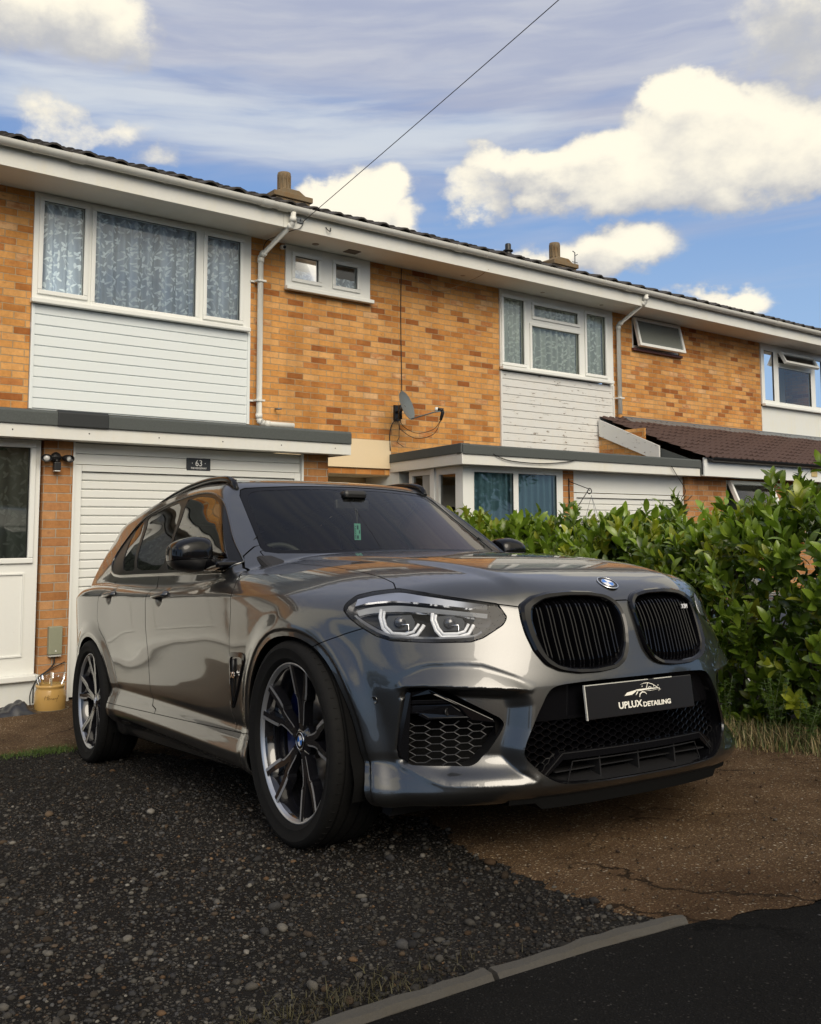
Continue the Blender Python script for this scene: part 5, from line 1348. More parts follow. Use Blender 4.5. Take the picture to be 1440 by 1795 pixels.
# trapezoid spoiler frame and bottom opening
def band(b, pts, wz, x_off, dep=.05):
    A=[];B=[];A2=[];B2=[]
    P = dense(pts, False, .02)
    for i,p in enumerate(P):
        a = P[max(0,i-1)]; c = P[min(len(P)-1,i+1)]; d = (c-a)/np.linalg.norm(c-a); n = np.array([-d[1],d[0]])*wz/2
        x = nosex(p[0])+x_off
        A.append((x,*(p-n))); B.append((x,*(p+n))); A2.append((x-dep,*(p-n))); B2.append((x-dep,*(p+n)))
    b.strip(A,B); b.strip(A,A2); b.strip(B,B2)
b = MB(); band(b, [(-.428,.258),(-.335,.326),(.335,.326),(.428,.258)], .026, .022, .06); b.build('trapezoid_frame', gloss, it)
b = MB(); band(b, [(-.415,.262),(-.331,.334),(.331,.334),(.415,.262)], .003, .0235, .004); b.build('frame_highlight', satin, it)
b = MB(); band(b, [(-.32,.245),(-.295,.306),(.295,.306),(.32,.245)], .003, .0236, .004)
for y in (-.18,0,.18): b.box(.76,.822,y-.003,y+.003,.242,.312)
b.box(.74,.80,-.36,.36,.275,.279); b.build('lower_vane', satin, it)
b = MB(); A=[];B=[];C_=[]
for y in np.linspace(-.40,.40,40):
    A.append((nosex(y)+.045,y,.242)); B.append((nosex(y)-.04,y,.262)); 
b.strip(A,B); b.build('intake_floor', satin, it)
# splitter blades beneath
b = MB(); A=[];B=[];C_=[];D_=[]
for y in np.linspace(-.52,.52,50):
    x = float(xs_(y,.215))-.015; A.append((x,y,.205)); B.append((x-.005,y,.168+.02*(abs(y)>.42))); C_.append((x-.16,y,.172)); D_.append((x-.16,y,.21))
b.strip(A,B); b.strip(B,C_); b.build('air_dam', deep, car)
b = MB()
for s in (-1,1): b.prism([(.40,.20),(.28,.20),(.26,.13),(.36,.135)], s*.62, s*.86, 'y')
b.build('wheel_deflector', satin, car) if False else None
for s in (-1,1):
    b = MB(); b.prism([(.47,.21),(.39,.21),(.37,.15),(.42,.145)], s*.58, s*.77, 'y'); b.build('wheel_deflector', satin, car)
# ---------------------------------------------------------------- fog intakes, lamps, wheels, mirrors, badges, cabin
def dsurf(y, z, back=0.0):
    """points on the sculpted bumper at (y,z), pushed back along x"""
    y = np.asarray(y,float); z = np.asarray(z,float); x = xs_(y,z,.3,1.0); P = np.stack([x,y,z],1); n = surfN(P); Q = P+n*disp(P,n)[:,None]; Q[:,0] -= back; return Q, n
FC = np.array((.665,.435)); wiremat = mat('grille_edge_black',(.035,.035,.037),.5)
for s in (-1,1):
    fp = dense(FOGP, True, .008); P, n = dsurf(fp[:,0], fp[:,1])
    ins = FC+(fp-FC)*.93
    A = P+n*.0005; Bk = P-n*.012; 
    dirn = np.array([-.78,-.30,0.]); dirn /= np.linalg.norm(dirn)
    Ck = Bk+dirn*.085
    def sy(K): return [(float(q[0]),float(q[1])*s,float(q[2])) for q in K]
    b = MB(); b.strip(sy(A),sy(Bk),True); b.strip(sy(Bk),sy(Ck),True); c0 = Ck.mean(0); k0 = len(b.v)
    fo = b.build('side_intake', satin, car); b = MB(); b.add(sy(Ck)+sy([c0]), [(i,(i+1)%len(Ck),len(Ck)) for i in range(len(Ck))]); b.build('duct_back', deep, fo)
    # plane frame for inner pieces: x as a function of y a little behind the recess surface
    def X(y,z): return float(dsurf([min(max(abs(y),.535),.785)],[z])[0][0][0])-.026
    g = np.linspace(.52,.80,57); xg = [X(v,.44) for v in g]
    def Xf(y,z=0): return float(np.interp(abs(y), g, xg))
    FPn = np.array(FOGP)
    def inside(y,z): return polysd(np.array([y]),np.array([z]),FPn)[0] < -.004 and z < .452 and y < .755
    b = MB(); hexgrid(b, .545, .78, .315, .455, .0365, .0235, inside, lambda y,z: Xf(y)-.004, .0020, .005, .60)
    b.v = [(p[0],p[1]*s,p[2]) for p in b.v]; b.build('mesh_grille', wiremat, fo)
    def plate(pts, d0, dep, m, name, bev=.003):
        b = MB(); P = [(p[0],p[1]) for p in pts]; nP = len(P)
        V = [(Xf(p[0])+d0,p[0]*s,p[1]) for p in P]+[(Xf(p[0])+d0-dep,p[0]*s,p[1]) for p in P]
        b.add(V,[tuple(range(nP)),tuple(range(2*nP-1,nP-1,-1))]+[((i+1)%nP,i,i+nP,(i+1)%nP+nP) for i in range(nP)]); return b.build(name, m, fo, bevel=bev)
    plate([(.776,.562),(.752,.553),(.758,.44),(.764,.328),(.786,.348),(.790,.372),(.788,.44),(.782,.53)], .022, .05, gloss, 'curtain_blade')
    plate([(.752,.553),(.712,.562),(.642,.517),(.543,.458),(.537,.446),(.606,.458),(.640,.505),(.706,.545),(.752,.536)], .016, .03, gloss, 'brace')
    plate([(.756,.526),(.660,.526),(.646,.514),(.756,.514)], .010, .022, gloss, 'fin', .001)
    plate([(.757,.510),(.650,.510),(.600,.466),(.712,.462),(.730,.482),(.757,.482)], .002, .02, gloss, 'sensor_panel', .003)
    plate([(.735,.478),(.716,.464),(.604,.466),(.545,.450),(.545,.456),(.604,.472),(.712,.470),(.728,.484)], .014, .01, satchrome if False else gloss, 'fin', .001)
    q = MB(); q.lathe([(.0125,0),(.0125,.003),(.010,.004),(.0095,.002),(0,.002)],20,Matrix.Translation((Xf(.663)+.001,.663*s,.486))@Matrix.Rotation(R(90),4,'Y')@Matrix.Rotation(R(25)*s,4,'X')); q.build('parking_sensor', satin, fo)
    # parking sensor on the corner
    pp = np.array([[float(xs_(.833,.53,.2,.9)),.833,.53]])
    p0, n0 = dsurf([.833],[.53]); q = MB(); rot = Vector(n0[0]*[1,s,1]).to_track_quat('Z','Y').to_matrix().to_4x4()
    q.lathe([(.013,.0),(.013,.0015),(.0115,.002),(.011,.0005),(0,.0008)],20,Matrix.Translation(Vector(p0[0]*[1,s,1]))@rot); q.build('parking_sensor', paint, car)
    # ---- headlamp
    def side(M_): return M_ if s > 0 else (M_[0]*[1,-1,1], M_[1]*([1,-1,1]*2), M_[2][:, ::-1])
    lo = mk('headlamp', side(offs(lens,-.0005)), clear)
    # housing bowl behind the lens
    hb = dense(HLP, True, .01); n = surfN(hb); hb = hb-n*.001
    B1 = hb-n*.018; cc = hb.mean(0); B2 = cc+(hb-cc)*.86-n*.055; 
    b = MB(); b.strip(sy(hb),sy(B1),True); b.build('bezel', satin, lo)
    b = MB(); b.strip(sy(B1),sy(B2),True); c0 = B2.mean(0)+np.array([-.02,-.02,0]); b.add(sy(B2)+sy([c0]),[(i,(i+1)%len(B2),len(B2)) for i in range(len(B2))]); b.build('housing', mat('lamp_housing',(.06,.062,.066),.25,metal=.5), lo)
    def inn(pts, d):
        P = np.array(pts,float); n = surfN(P); return P-n*(d if np.isscalar(d) else np.array(d)[:,None])
    # light guides: two open hexagon rings each
    for ring in ([(.414,.783,.844),(.426,.797,.810),(.445,.798,.768),(.477,.784,.741),(.530,.748,.737),(.555,.724,.745),(.569,.702,.775)],
                 [(.584,.675,.816),(.587,.681,.790),(.602,.676,.757),(.621,.665,.735),(.661,.618,.734),(.678,.590,.742),(.682,.570,.769)]):
        P = inn(ring,.028); cen = P.mean(0)+np.array([0,0,.025])
        for k,(sc1,r,m_) in enumerate(((1.0,.0065,guide),(.80,.0052,guide))):
            Q = cen+(P-cen)*sc1; b = MB(); b.tube(sy(smoothp([tuple(q) for q in Q],1)), r, 8); b.build('light_guide', m_, lo)
        # projector
        c3 = cen-surfN(cen[None])[0]*.02; axis = Vector((.80,.55*s,0)).normalized(); rot = axis.to_track_quat('Z','Y').to_matrix().to_4x4(); Mx = Matrix.Translation((c3[0],c3[1]*s,c3[2]-.004))@rot
        b = MB(); b.prism([(-.048,-.026),(.048,-.026),(.052,.0),(.040,.024),(-.040,.024),(-.052,.0)],-.012,-.008,'z',Mx); b.build('reflector_plate', mat('lamp_inner',(.10,.105,.11),.3,metal=.7), lo)
        b = MB(); b.lathe([(.0,.010),(.008,.009),(.015,.006),(.020,.0),(.0205,-.008)],28,Mx); b.build('projector_lens', mat('lens_bead',(.05,.055,.065),.03,metal=.2,coat=1), lo)
        b = MB(); P3 = [c3+np.array([.0,.0,-.012]),c3+np.array([.012,-.020,-.012]),c3+np.array([.010,-.022,-.035]),c3+np.array([.0,-.005,-.042])]
        b.tube([(q[0]+.012,(q[1])*s,q[2]) for q in P3], .0022, 6); b.build('shield', chrome, lo)
    # brow: stepped pale strip along the top
    top = [(.300,.800,.872),(.345,.753,.884),(.425,.702,.889),(.526,.668,.872),(.625,.594,.848),(.690,.515,.830)]; low = [(.310,.822,.854),(.356,.783,.866),(.438,.728,.868),(.534,.685,.854),(.628,.608,.833),(.693,.515,.816)]
    Tt = np.array(smoothp(top,6)); Ll = np.array(smoothp(low,6)); a = inn(Tt,.006); c = inn(Ll,.016)
    b = MB(); b.strip(sy(a),sy(c)); b.build('brow_reflector', satchrome, lo)
    l2 = Ll-[0,0,.005]; b = MB(); b.strip(sy(c),sy(inn(l2,.018))); b.build('brow_edge', chrome, lo)
    l3 = Ll-[0,0,.012]; l4 = Ll-[0,0,.024]; b = MB(); b.strip(sy(inn(l3,.024)),sy(inn(l4,.040))); b.build('light_strip', guide, lo)
    l5 = Ll-[0,0,.028]; l6 = Ll-[0,0,.034]; b = MB(); b.strip(sy(inn(l5,.034)),sy(inn(l6,.036))); b.build('trim_line', chrome, lo)
    lr = [(.330,.838,.815),(.378,.832,.786),(.441,.806,.752),(.503,.771,.735),(.611,.684,.726),(.689,.589,.727),(.706,.555,.739),(.720,.510,.768)]
    lr = lr[:-1]; Lr = np.array(smoothp(lr,6)); b = MB(); b.strip(sy(inn(Lr,.012)),sy(inn(Lr+[0,0,.010],.026))); b.build('lower_reflector', satchrome, lo)
    # ---- fender air outlet
    vp_ = [(-.600,.672),(-.572,.684),(-.463,.682),(-.432,.672),(-.436,.645),(-.489,.580),(-.560,.490),(-.598,.450),(-.618,.452),(-.622,.52)]
    vd = dense(roundpoly(vp_,.15,1), True, .01); P, n = yside(vd[:,0],vd[:,1]); 
    outer = P+n*.004; c2 = P.mean(0); innr = c2+(P-c2)*.80+n*.006; innb = c2+(P-c2)*.74-n*.012+np.array([.01,0,0])
    b = MB(); b.strip(sy(P-n*.002),sy(outer),True); b.strip(sy(outer),sy(innr),True); b.strip(sy(innr),sy(innb),True); c0 = innb.mean(0)
    b.add(sy(innb)+sy([c0]),[(i,(i+1)%len(innb),len(innb)) for i in range(len(innb))]); vo = b.build('side_air_outlet', gloss, fR if s < 0 else fL)
    P, n = yside([-.545,-.560,-.585,-.597],[.655,.60,.53,.47]); b = MB(); b.tube(sy(P+n*.006), [.006,.0055,.005,.003], 8); b.build('gill_bar', satin, vo)
    P, n = yside([-.555],[.588]); me = text_mesh('X3', .034, 'badge', .002); o = link('badge', me, vo); me.materials.append(chrome)
    o.matrix_local = Matrix.Translation(Vector(P[0]*[1,s,1])+Vector((0,.011*s,0)))@(Matrix.Rotation(R(180),4,'Z') if s > 0 else Matrix.Identity(4))@Matrix.Rotation(R(90),4,'X')
    # ---- door handles
    for (hx,hz,dp) in ((-1.508,.959,dR if s < 0 else dL),(-2.436,.996,rR if s < 0 else rL)):
        P, n = yside([hx],[hz]); p = P[0]; n = n[0]; _p,_n = yside([hx],[hz-.012]); nv = Vector((_n[0][0],_n[0][1]*s,_n[0][2])); rq = nv.to_track_quat('Z','X').to_matrix().to_4x4()
        hp_ = [(-.100,.002),(-.090,.020),(-.05,.034),(0,.038),(.06,.036),(.10,.028),(.114,.004)]
        pts = [(p[0]+a, (p[1]+.010+d_*.72)*s, p[2]+.004+.02*(a+.1)) for a,d_ in hp_]
        b = MB(); b.tube(smoothp(pts,5), .0165, 10, sy=.60); b.build('door_handle', paint, dp)
    # ---- wing mirror
    def mir(x,y,z):
        xx = (x+1.02)/.10; yy = (y-.942)/.106; zz = (z-1.126)/.084
        taper = 1-.22*np.clip((y-.94)/.10,0,1)
        f = (np.abs(xx)**2.6+np.abs(yy)**3.2+np.abs(zz/taper)**3.0)**(1/2.9)-1
        f = f*.07
        f = smax(f, -(x+1.088), .008)            # flat mirror side facing back
        f = smax(f, .855-y, .012)
        return f
    gx = np.arange(-1.13,-.88,.005); gy = np.arange(.82,1.09,.005); gz = np.arange(1.02,1.24,.005)
    mv, mq = surface_nets(mir, gx, gy, gz); mv, mn = project(mir, mv); mt = np.concatenate([mq[:,[0,1,2]],mq[:,[0,2,3]]])
    mm = (mv, np.concatenate([mn,mv],1), mt)
    cut_ = mv[:,2]-(1.098+.02*(.95-mv[:,1]))
    lowm, upm = split(mm, cut_, .0015)
    mo = mk('wing_mirror', side(upm), gloss); mk('mirror_base', side(lowm), satin, mo)
    mk('mirror_core', side(offs(mm,.004)), deep, mo)
    b = MB(); b.box(-1.090,-1.087,.885*s,1.010*s,1.075,1.175); b.build('mirror_glass', chrome, mo, bevel=.01)
    b = MB(); b.prism([(-1.06,1.052),(-.95,1.045),(-.80,1.052),(-.79,1.075),(-.86,1.095),(-1.04,1.10)], .79*s, .90*s, 'y'); b.build('mirror_arm', gloss, mo, bevel=.012, seg=3)
    P, n = yside([-.83,-.86,-1.02,-.90],[1.045,1.045,1.06,1.20]); b = MB(); K = sy(P+n*.006)+sy(P-n*.004); b.add(K,[(0,1,2,3),(0,1,5,4),(1,2,6,5),(2,3,7,6),(3,0,4,7)]); b.build('mirror_sail', gloss, mo)
# painted fuel flap outline (right rear wing only)
# ---- badges
def roundel(M_, r, parent, name='roundel'):
    b = MB(); b.lathe([(r,0),(r,.0022),(r*.93,.0034),(r*.90,.0026),(r*.60,.0028),(r*.57,.0036),(r*.54,.0030),(0,.0030)],40,M_); o = b.build(name, gloss, parent)
    b = MB(); b.lathe([(r*1.0,.0015),(r*.985,.0036),(r*.93,.0038),(r*.92,.0030)],40,M_); b.lathe([(r*.60,.003),(r*.58,.0040),(r*.55,.0034)],40,M_); b.build('badge_rim', chrome, o)
    for k,(nm,mm_) in enumerate((('white_quarter',bw),('blue_quarter',bb_),('white_quarter',bw),('blue_quarter',bb_))):
        b = MB(); b.lathe([(0,.0036),(r*.545,.0036)],10,M_,a0=k*math.pi/2,a1=(k+1)*math.pi/2); b.build(nm, mm_, o)
    return o
bw = mat('enamel_white',(.75,.76,.78),.15,coat=1); bb_ = mat('enamel_blue',(.02,.16,.55),.15,coat=1)
px_ = .7405; pz_ = .887
for _ in range(6):
    v = float(body(np.array([px_]),np.array([0.]),np.array([pz_]))[0]); g0 = grad(body,np.array([[px_,0.,pz_]]))[0]; px_ -= v*g0[0]; pz_ -= v*g0[2]
nb_ = Vector(surfN(np.array([[px_,0.,pz_]]))[0]); up = Vector((-nb_.z,0,nb_.x)); ex = Vector((0,1,0))
Mb = Matrix(((ex.x,up.x,nb_.x,px_),(ex.y,up.y,nb_.y,0),(ex.z,up.z,nb_.z,pz_),(0,0,0,1)))
ro = roundel(Mb, .041, car)
# model badge on the left grille
me = text_mesh('X3M', .023, 'badge', .0015, shear=.25, space=.95, off=.0004); o = link('badge', me, car); me.materials.append(mat('badge_silver',(.6,.6,.62),.35))
o.matrix_local = Matrix.Translation((float(xs_(.335,.79))+.006,.338,.790))@Matrix.Rotation(R(14),4,'Z')@Matrix.Rotation(R(90),4,'Z')@Matrix.Rotation(R(78),4,'X')
mcol = [mat('stripe_light_blue',(.05,.25,.6),.3), mat('stripe_dark_blue',(.02,.03,.2),.3), mat('stripe_red',(.55,.02,.02),.3)]
# ---- number plate
plate_m = mat('plate_black',(.008,.009,.011),.28,coat=.6); plate_w = mat('plate_lettering',(.80,.78,.70),.45)
tilt = R(3)
PM = Matrix.Translation((.862,0,.4915))@Matrix.Rotation(-tilt,4,'Y')@Matrix(((0,0,1,0),(1,0,0,0),(0,1,0,0),(0,0,0,1)))   # local x -> +y, local y -> +z, local z -> +x
b = MB(); b.box(-.26,.26,-.0555,.0555,-.006,0,M=PM); pl = b.build('number_plate', plate_m, car, bevel=.002)
b = MB(); b.box(-.262,-.2575,-.057,.057,-.006,.0006,M=PM); b.box(-.2574,.04,.0535,.0565,-.006,.0005,M=PM); b.box(.07,.16,.0535,.0565,-.006,.0005,M=PM); b.build('plate_edge', mat('plate_edge_white',(.45,.45,.42),.4), pl)
def onplate(me, x, y, m, name='lettering'):
    o = link(name, me, pl); me.materials.append(m); o.matrix_local = PM@Matrix.Translation((x,y,.0012)); return o
def fit(me, w, h):
    V = np.array([v.co[:] for v in me.vertices]); lo_, hi_ = V.min(0), V.max(0)
    for v in me.vertices: v.co.x = (v.co.x-(lo_[0]+hi_[0])/2)*w/(hi_[0]-lo_[0]); v.co.y = (v.co.y-(lo_[1]+hi_[1])/2)*h/(hi_[1]-lo_[1])
    return me
onplate(fit(text_mesh('UPLUX', .040, 'lettering', .0004, off=.0011, space=1.0), .112, .0225), -.058, -.0215, plate_w)
onplate(fit(text_mesh('DETAILING', .027, 'lettering', .0004, off=.0008, space=1.0), .136, .0170), .071, -.0265, plate_w)
lg = MB()
def stroke(pts, w):
    P = [Vector((a,b_,0)) for a,b_ in pts]; A=[];B=[]
    for i,p in enumerate(P):
        a = P[max(0,i-1)]; c = P[min(len(P)-1,i+1)]; d = (c-a).normalized(); n = Vector((-d.y,d.x,0)); ww = w[i] if isinstance(w,list) else w
        A.append(p+n*ww/2); B.append(p-n*ww/2)
    lg.strip([tuple(q) for q in A],[tuple(q) for q in B])
def q(x,y): return ((x-775)/620*.52+.005, -(y-228)/300*.19+.0) # logo drawn in its own units
def L(*P): return [((x-775)*.000415+.010, -(y-200)*.000285+.0215-(x-775)*.00002) for x,y in P]
lg.add([(a,b_,0) for a,b_ in L((552,262),(585,225),(690,198),(712,200),(640,252))],[(0,1,2,3,4)])
stroke(L((690,200),(740,200),(815,192),(900,186),(972,182)), [.004,.0062,.0050,.0035,.0015])
stroke(L((683,258),(700,235),(716,212)), [.001,.0045,.002])
stroke(L((725,284),(732,250),(760,224),(790,228),(812,252)), [.003,.0042,.0040,.0035,.001])
stroke(L((750,138),(790,122),(840,118),(895,138),(940,172),(985,205)), [.0005,.0018,.0022,.0022,.0026,.001])
stroke(L((810,190),(822,160),(836,122)), .0028)
stroke(L((835,176),(853,166),(875,176)), .0022)
stroke(L((960,182),(968,198),(955,222)), [.004,.003,.0008])
stroke(L((800,215),(860,212),(960,196)), [.0005,.0012,.0005])
for a_,b2 in ((768,158),(956,152),(905,160)):
    c0 = L((a_,b2))[0]; lg.add([(c0[0]+.0021*math.cos(t),c0[1]+.0021*math.sin(t),0) for t in np.linspace(0,6.283,9)[:-1]],[tuple(range(8))])
me = bpy.data.meshes.new('car_emblem'); me.from_pydata(lg.v,[],lg.f); onplate(me, 0, 0, plate_w, 'car_emblem')
# ---- wheels
rubber = mat('tyre_rubber',(.013,.013,.013),.8,spec=.18); nt,_b = N(rubber); c_ = objc(nt); nn1 = noise(nt,c_,60,5,.7); setc(rubber, mix(nt, nn1, (.004,.004,.004),(.010,.0097,.0094))); bump(rubber, nn1, .001, .4)
mach = mat('machined_alloy',(.46,.47,.49),.34,metal=.8); wblack = mat('wheel_gloss_black',(.008,.008,.010),.12,coat=1); disc_m = mat('brake_disc',(.28,.27,.26),.35,metal=1); calm = mat('caliper_blue',(.004,.010,.07),.25,coat=1)
def make_wheel():
    w = bpy.data.objects.new('wheel', None); C.objects.link(w); w.empty_display_size = .1
    # local frame: axis = local z pointing outboard, face plane z=0 at rim lip
    RO, RI = .3665, .2858
    prof = [(.272,-.235),(.285,-.238),(.31,-.236),(.340,-.222),(.357,-.200)]
    # tread with grooves
    tz = [-.195,-.160]; gro = [(-.155,-.145),(-.112,-.100),(-.067,-.055),(-.025,-.015)]
    pr = prof+[(.3635,-.185)]
    for a,c in gro: pr += [(RO,a),(RO-.008,a+.0005),(RO-.008,c-.0005),(RO,c)]
    pr += [(.3648,.002),(.3585,.016),(.347,.024),(.338,.0255),(.336,.0245),(.320,.0225),(.304,.0165),(.302,.0170),(.296,.013),(.289,.006),(.284,-.004)]
    b = MB(); b.lathe(pr, 96)
    # shoulder blocks
    for k in range(64):
        a = k*2*math.pi/64; M_ = Matrix.Rotation(a,4,'Z'); b.box(RO-.004,RO+.0004,-.0016,.0016,-.014,.0035,M=M_)
    ty = b.build('tyre', rubber, w, auto=35)
    b = MB(); b.lathe([(.2855,-.006),(.2862,-.001),(.2835,.0022),(.2795,.001),(.2745,-.006),(.270,-.012)],96); b.build('rim_lip', mach, w)
    b = MB(); b.lathe([(.270,-.012),(.262,-.02),(.255,-.06),(.250,-.12),(.255,-.20),(.272,-.235)],72); b.build('rim_barrel', wblack, w)
    b = MB(); b.lathe([(.0,-.105),(.09,-.105),(.095,-.10),(.195,-.10),(.195,-.128),(.0,-.128)],48); b.build('brake_disc', disc_m, w)
    b = MB(); b.lathe([(.07,-.098),(.0,-.097)],32); b.build('disc_bell', satin, w)
    def zr(r): return -.034+.030*(max(0,(r-.06))/.21)**1.5
    out_ = [(.040,.0160),(.075,.0215),(.110,.0240),(.140,.0290),(.154,.0340),(.161,.0470),(.185,.0555),(.205,.0615),(.235,.0690),(.262,.0750),(.2705,.0765)]
    inn_ = [(.128,.0015),(.140,.0040),(.158,.0070),(.170,.0130),(.190,.0220),(.210,.0290),(.235,.0370),(.262,.0430),(.2705,.0450)]
    for k in range(5):
        M_ = Matrix.Rotation(R(90-12+72*k) ,4,'Z')
        b = MB()
        for sg in (-1,1):
            # black arm: outer edge to inner edge, 34 mm deep
            rs = np.linspace(.040,.2705,34); A=[];B=[];A2=[];B2=[]
            for r in rs:
                to = float(np.interp(r,[p[0] for p in out_],[p[1] for p in out_])); ti = float(np.interp(r,[p[0] for p in inn_],[p[1] for p in inn_],left=.0))
                z = zr(r); A.append(M_@Vector((r,to*sg,z))); B.append(M_@Vector((r,ti*sg,z-.0)))
                A2.append(M_@Vector((r,(to+.003)*sg,z-.034))); B2.append(M_@Vector((r,max(0,ti-.004)*sg,z-.030)))
            b.strip(A,B,smooth=False); b.strip(A,A2,smooth=False); b.strip(B,B2,smooth=False)
        # floor of the fork pocket
        A=[];B=[]
        for r in np.linspace(.13,.268,12):
            ti = float(np.interp(r,[p[0] for p in inn_],[p[1] for p in inn_])); A.append(M_@Vector((r,ti,zr(r)-.024-.012*(r-.13)/.14))); B.append(M_@Vector((r,-ti,zr(r)-.024-.012*(r-.13)/.14)))
        b.strip(A,B,smooth=False)
        sp = b.build('spoke', wblack, w)
        for sg in (-1,1):
            # machined faces: slim lines inboard, broad blades on the fork with a hooked jog
            q_ = MB(); A=[];B=[]
            for r in np.linspace(.062,.160,16):
                to = float(np.interp(r,[p[0] for p in out_],[p[1] for p in out_])); A.append(M_@Vector((r,(to-.0008)*sg,zr(r)+.0012))); B.append(M_@Vector((r,(to-.0062)*sg,zr(r)+.0012)))
            q_.strip(A,B,smooth=False); A=[];B=[]
            for r in np.linspace(.163,.2705,18):
                to = float(np.interp(r,[p[0] for p in out_],[p[1] for p in out_])); ti = float(np.interp(r,[p[0] for p in inn_],[p[1] for p in inn_]))
                tm = max(ti+.001, to-.0135); A.append(M_@Vector((r,(to-.0006)*sg,zr(r)+.0014))); B.append(M_@Vector((r,tm*sg,zr(r)+.0014)))
            q_.strip(A,B,smooth=False)
            q_.build('machined_face', mach, sp)
    b = MB(); b.lathe([(.0,-.036),(.033,-.036),(.036,-.033),(.045,-.036),(.062,-.048),(.066,-.07)],40); 
    for k in range(5):
        a = R(90-12+36+72*k); b.lathe([(.0095,-.044),(.0095,-.062)],10,Matrix.Translation((.052*math.cos(a),.052*math.sin(a),0)))
    hb = b.build('hub', wblack, w, auto=35)
    roundel(Matrix.Translation((0,0,-.0345))@Matrix.Rotation(R(20),4,'Z'), .0325, w, 'centre_cap')
    b = MB(); b.prism([(.125*math.cos(a),.125*math.sin(a)) for a in np.linspace(R(120),R(215),14)]+[(.238*math.cos(a),.238*math.sin(a)) for a in np.linspace(R(215),R(120),14)], -.09, -.15, 'z'); 
    b.build('brake_caliper', calm, w, bevel=.008)
    return w
def wheel_at(w, x, side, spin, steer=0):
    w.parent = car
    # local z -> outboard (side*y); local x -> forward
    Mz = Matrix(((1,0,0,0),(0,0,side,0),(0,-side*1.0,0,0),(0,0,0,1))) if side > 0 else Matrix(((1,0,0,0),(0,0,-1,0),(0,1,0,0),(0,0,0,1)))
    w.matrix_local = Matrix.Translation((x, side*.924, .3655))@Matrix.Rotation(steer,4,'Z')@Mz@Matrix.Rotation(spin,4,'Z')
w0 = make_wheel()
def cp_wheel():
    c = w0.copy(); C.objects.link(c)
    for k in w0.children:
        a = k.copy(); C.objects.link(a); a.parent = c
        for j in k.children:
            d = j.copy(); C.objects.link(d); d.parent = a
    return c
ws = [w0]+[cp_wheel() for _ in range(3)]
wheel_at(ws[0], 0, -1, 0); wheel_at(ws[1], -2.864, -1, R(14)); wheel_at(ws[2], 0, 1, 0); wheel_at(ws[3], -2.864, 1, R(30))
# ---- cabin
trimd = mat('cabin_black',(.012,.011,.011),.7); seatm = mat('seat_leather',(.075,.016,.020),.5); headl = mat('headliner',(.05,.05,.052),.9)
b = MB(); b.prism([(-.62,1.04),(-.75,1.10),(-1.02,1.115),(-1.12,1.06),(-1.15,.85),(-1.0,.6),(-.62,.6)], -.72, .72, 'y'); b.build('dashboard', trimd, car, bevel=.02)
b = MB(); b.tube([(-1.25-.10*math.sin(a)*0-.05*math.sin(a),-.36+.175*math.cos(a),1.02+.175*math.sin(a)) for a in np.linspace(0,2*math.pi,40,endpoint=False)], .015, 8, closed=True); b.box(-1.27,-1.23,-.43,-.29,.97,1.05); b.build('steering_wheel', mat('wheel_leather',(.05,.055,.055),.35), car)
for y in (-.37,.37):
    b = MB(); b.prism([(-1.45,.55),(-2.0,.50),(-2.25,1.15),(-2.12,1.20),(-1.92,.68),(-1.45,.68)], y-.25, y+.25, 'y'); st = b.build('front_seat', seatm, car, bevel=.05, seg=3)
    b = MB(); b.prism([(-2.14,1.20),(-2.26,1.20),(-2.30,1.38),(-2.20,1.40)], y-.13, y+.13, 'y'); b.build('headrest', seatm, st, bevel=.03, seg=3)
b = MB(); b.prism([(-2.55,.5),(-3.0,.5),(-3.15,1.15),(-3.02,1.18),(-2.9,.7),(-2.55,.7)], -.62, .62, 'y'); b.build('rear_seat', seatm, car, bevel=.04)
b = MB(); b.box(-3.3,-.7,-.80,.80,.42,.50); b.build('cabin_floor', deep, car)
b = MB(); b.box(-1.22,-1.08,-.07,.07,1.425,1.470); b.build('sensor_housing', satin, car, bevel=.02)
b = MB(); b.box(-1.15,-1.125,-.105,.105,1.365,1.425); b.box(-1.14,-1.11,-.012,.012,1.41,1.455); b.build('rear_view_mirror', satin, car, bevel=.012)

# the hanging card
tagm = mat('mint_card',(.16,.50,.40),.6); inkm = mat('card_ink',(.02,.10,.09),.6)
TM = Matrix.Translation((-1.12,.020,1.250))@Matrix.Rotation(R(8),4,'Z')@Matrix(((0,0,1,0),(1,0,0,0),(0,1,0,0),(0,0,0,1)))
ht = thing('air_freshener', 'mint green air freshener card hanging behind the windscreen', 'air freshener'); ht.matrix_world = CM
b = MB(); b.box(-.021,.021,-.044,.044,-.0012,.0012,M=TM); cd = b.build('card', tagm, ht, bevel=.0008)
b = MB(); b.tube([TM@Vector(p) for p in ((0,.042,0),(-.006,.09,0),(-.005,.15,-.01))],.0006,5); b.tube([TM@Vector(p) for p in ((0,.042,0),(.005,.09,0),(.005,.15,-.01))],.0006,5); b.build('string', mat('card_string',(.35,.33,.28),.8), ht)
me = fit(text_mesh('GRAVITY', .012, 'lettering', .0002, off=.0004), .074, .0095); o = link('lettering', me, cd); me.materials.append(inkm); o.matrix_local = TM@Matrix.Translation((-.0145,-.002,.0016))@Matrix.Rotation(R(90),4,'Z')
b = MB(); b.box(-.006,.007,-.038,-.02,.0013,.0017,M=TM); b.box(-.005,.006,.012,.034,.0013,.0017,M=TM); b.box(.009,.016,-.01,.008,.0013,.0017,M=TM); b.build('print_block', inkm, cd)
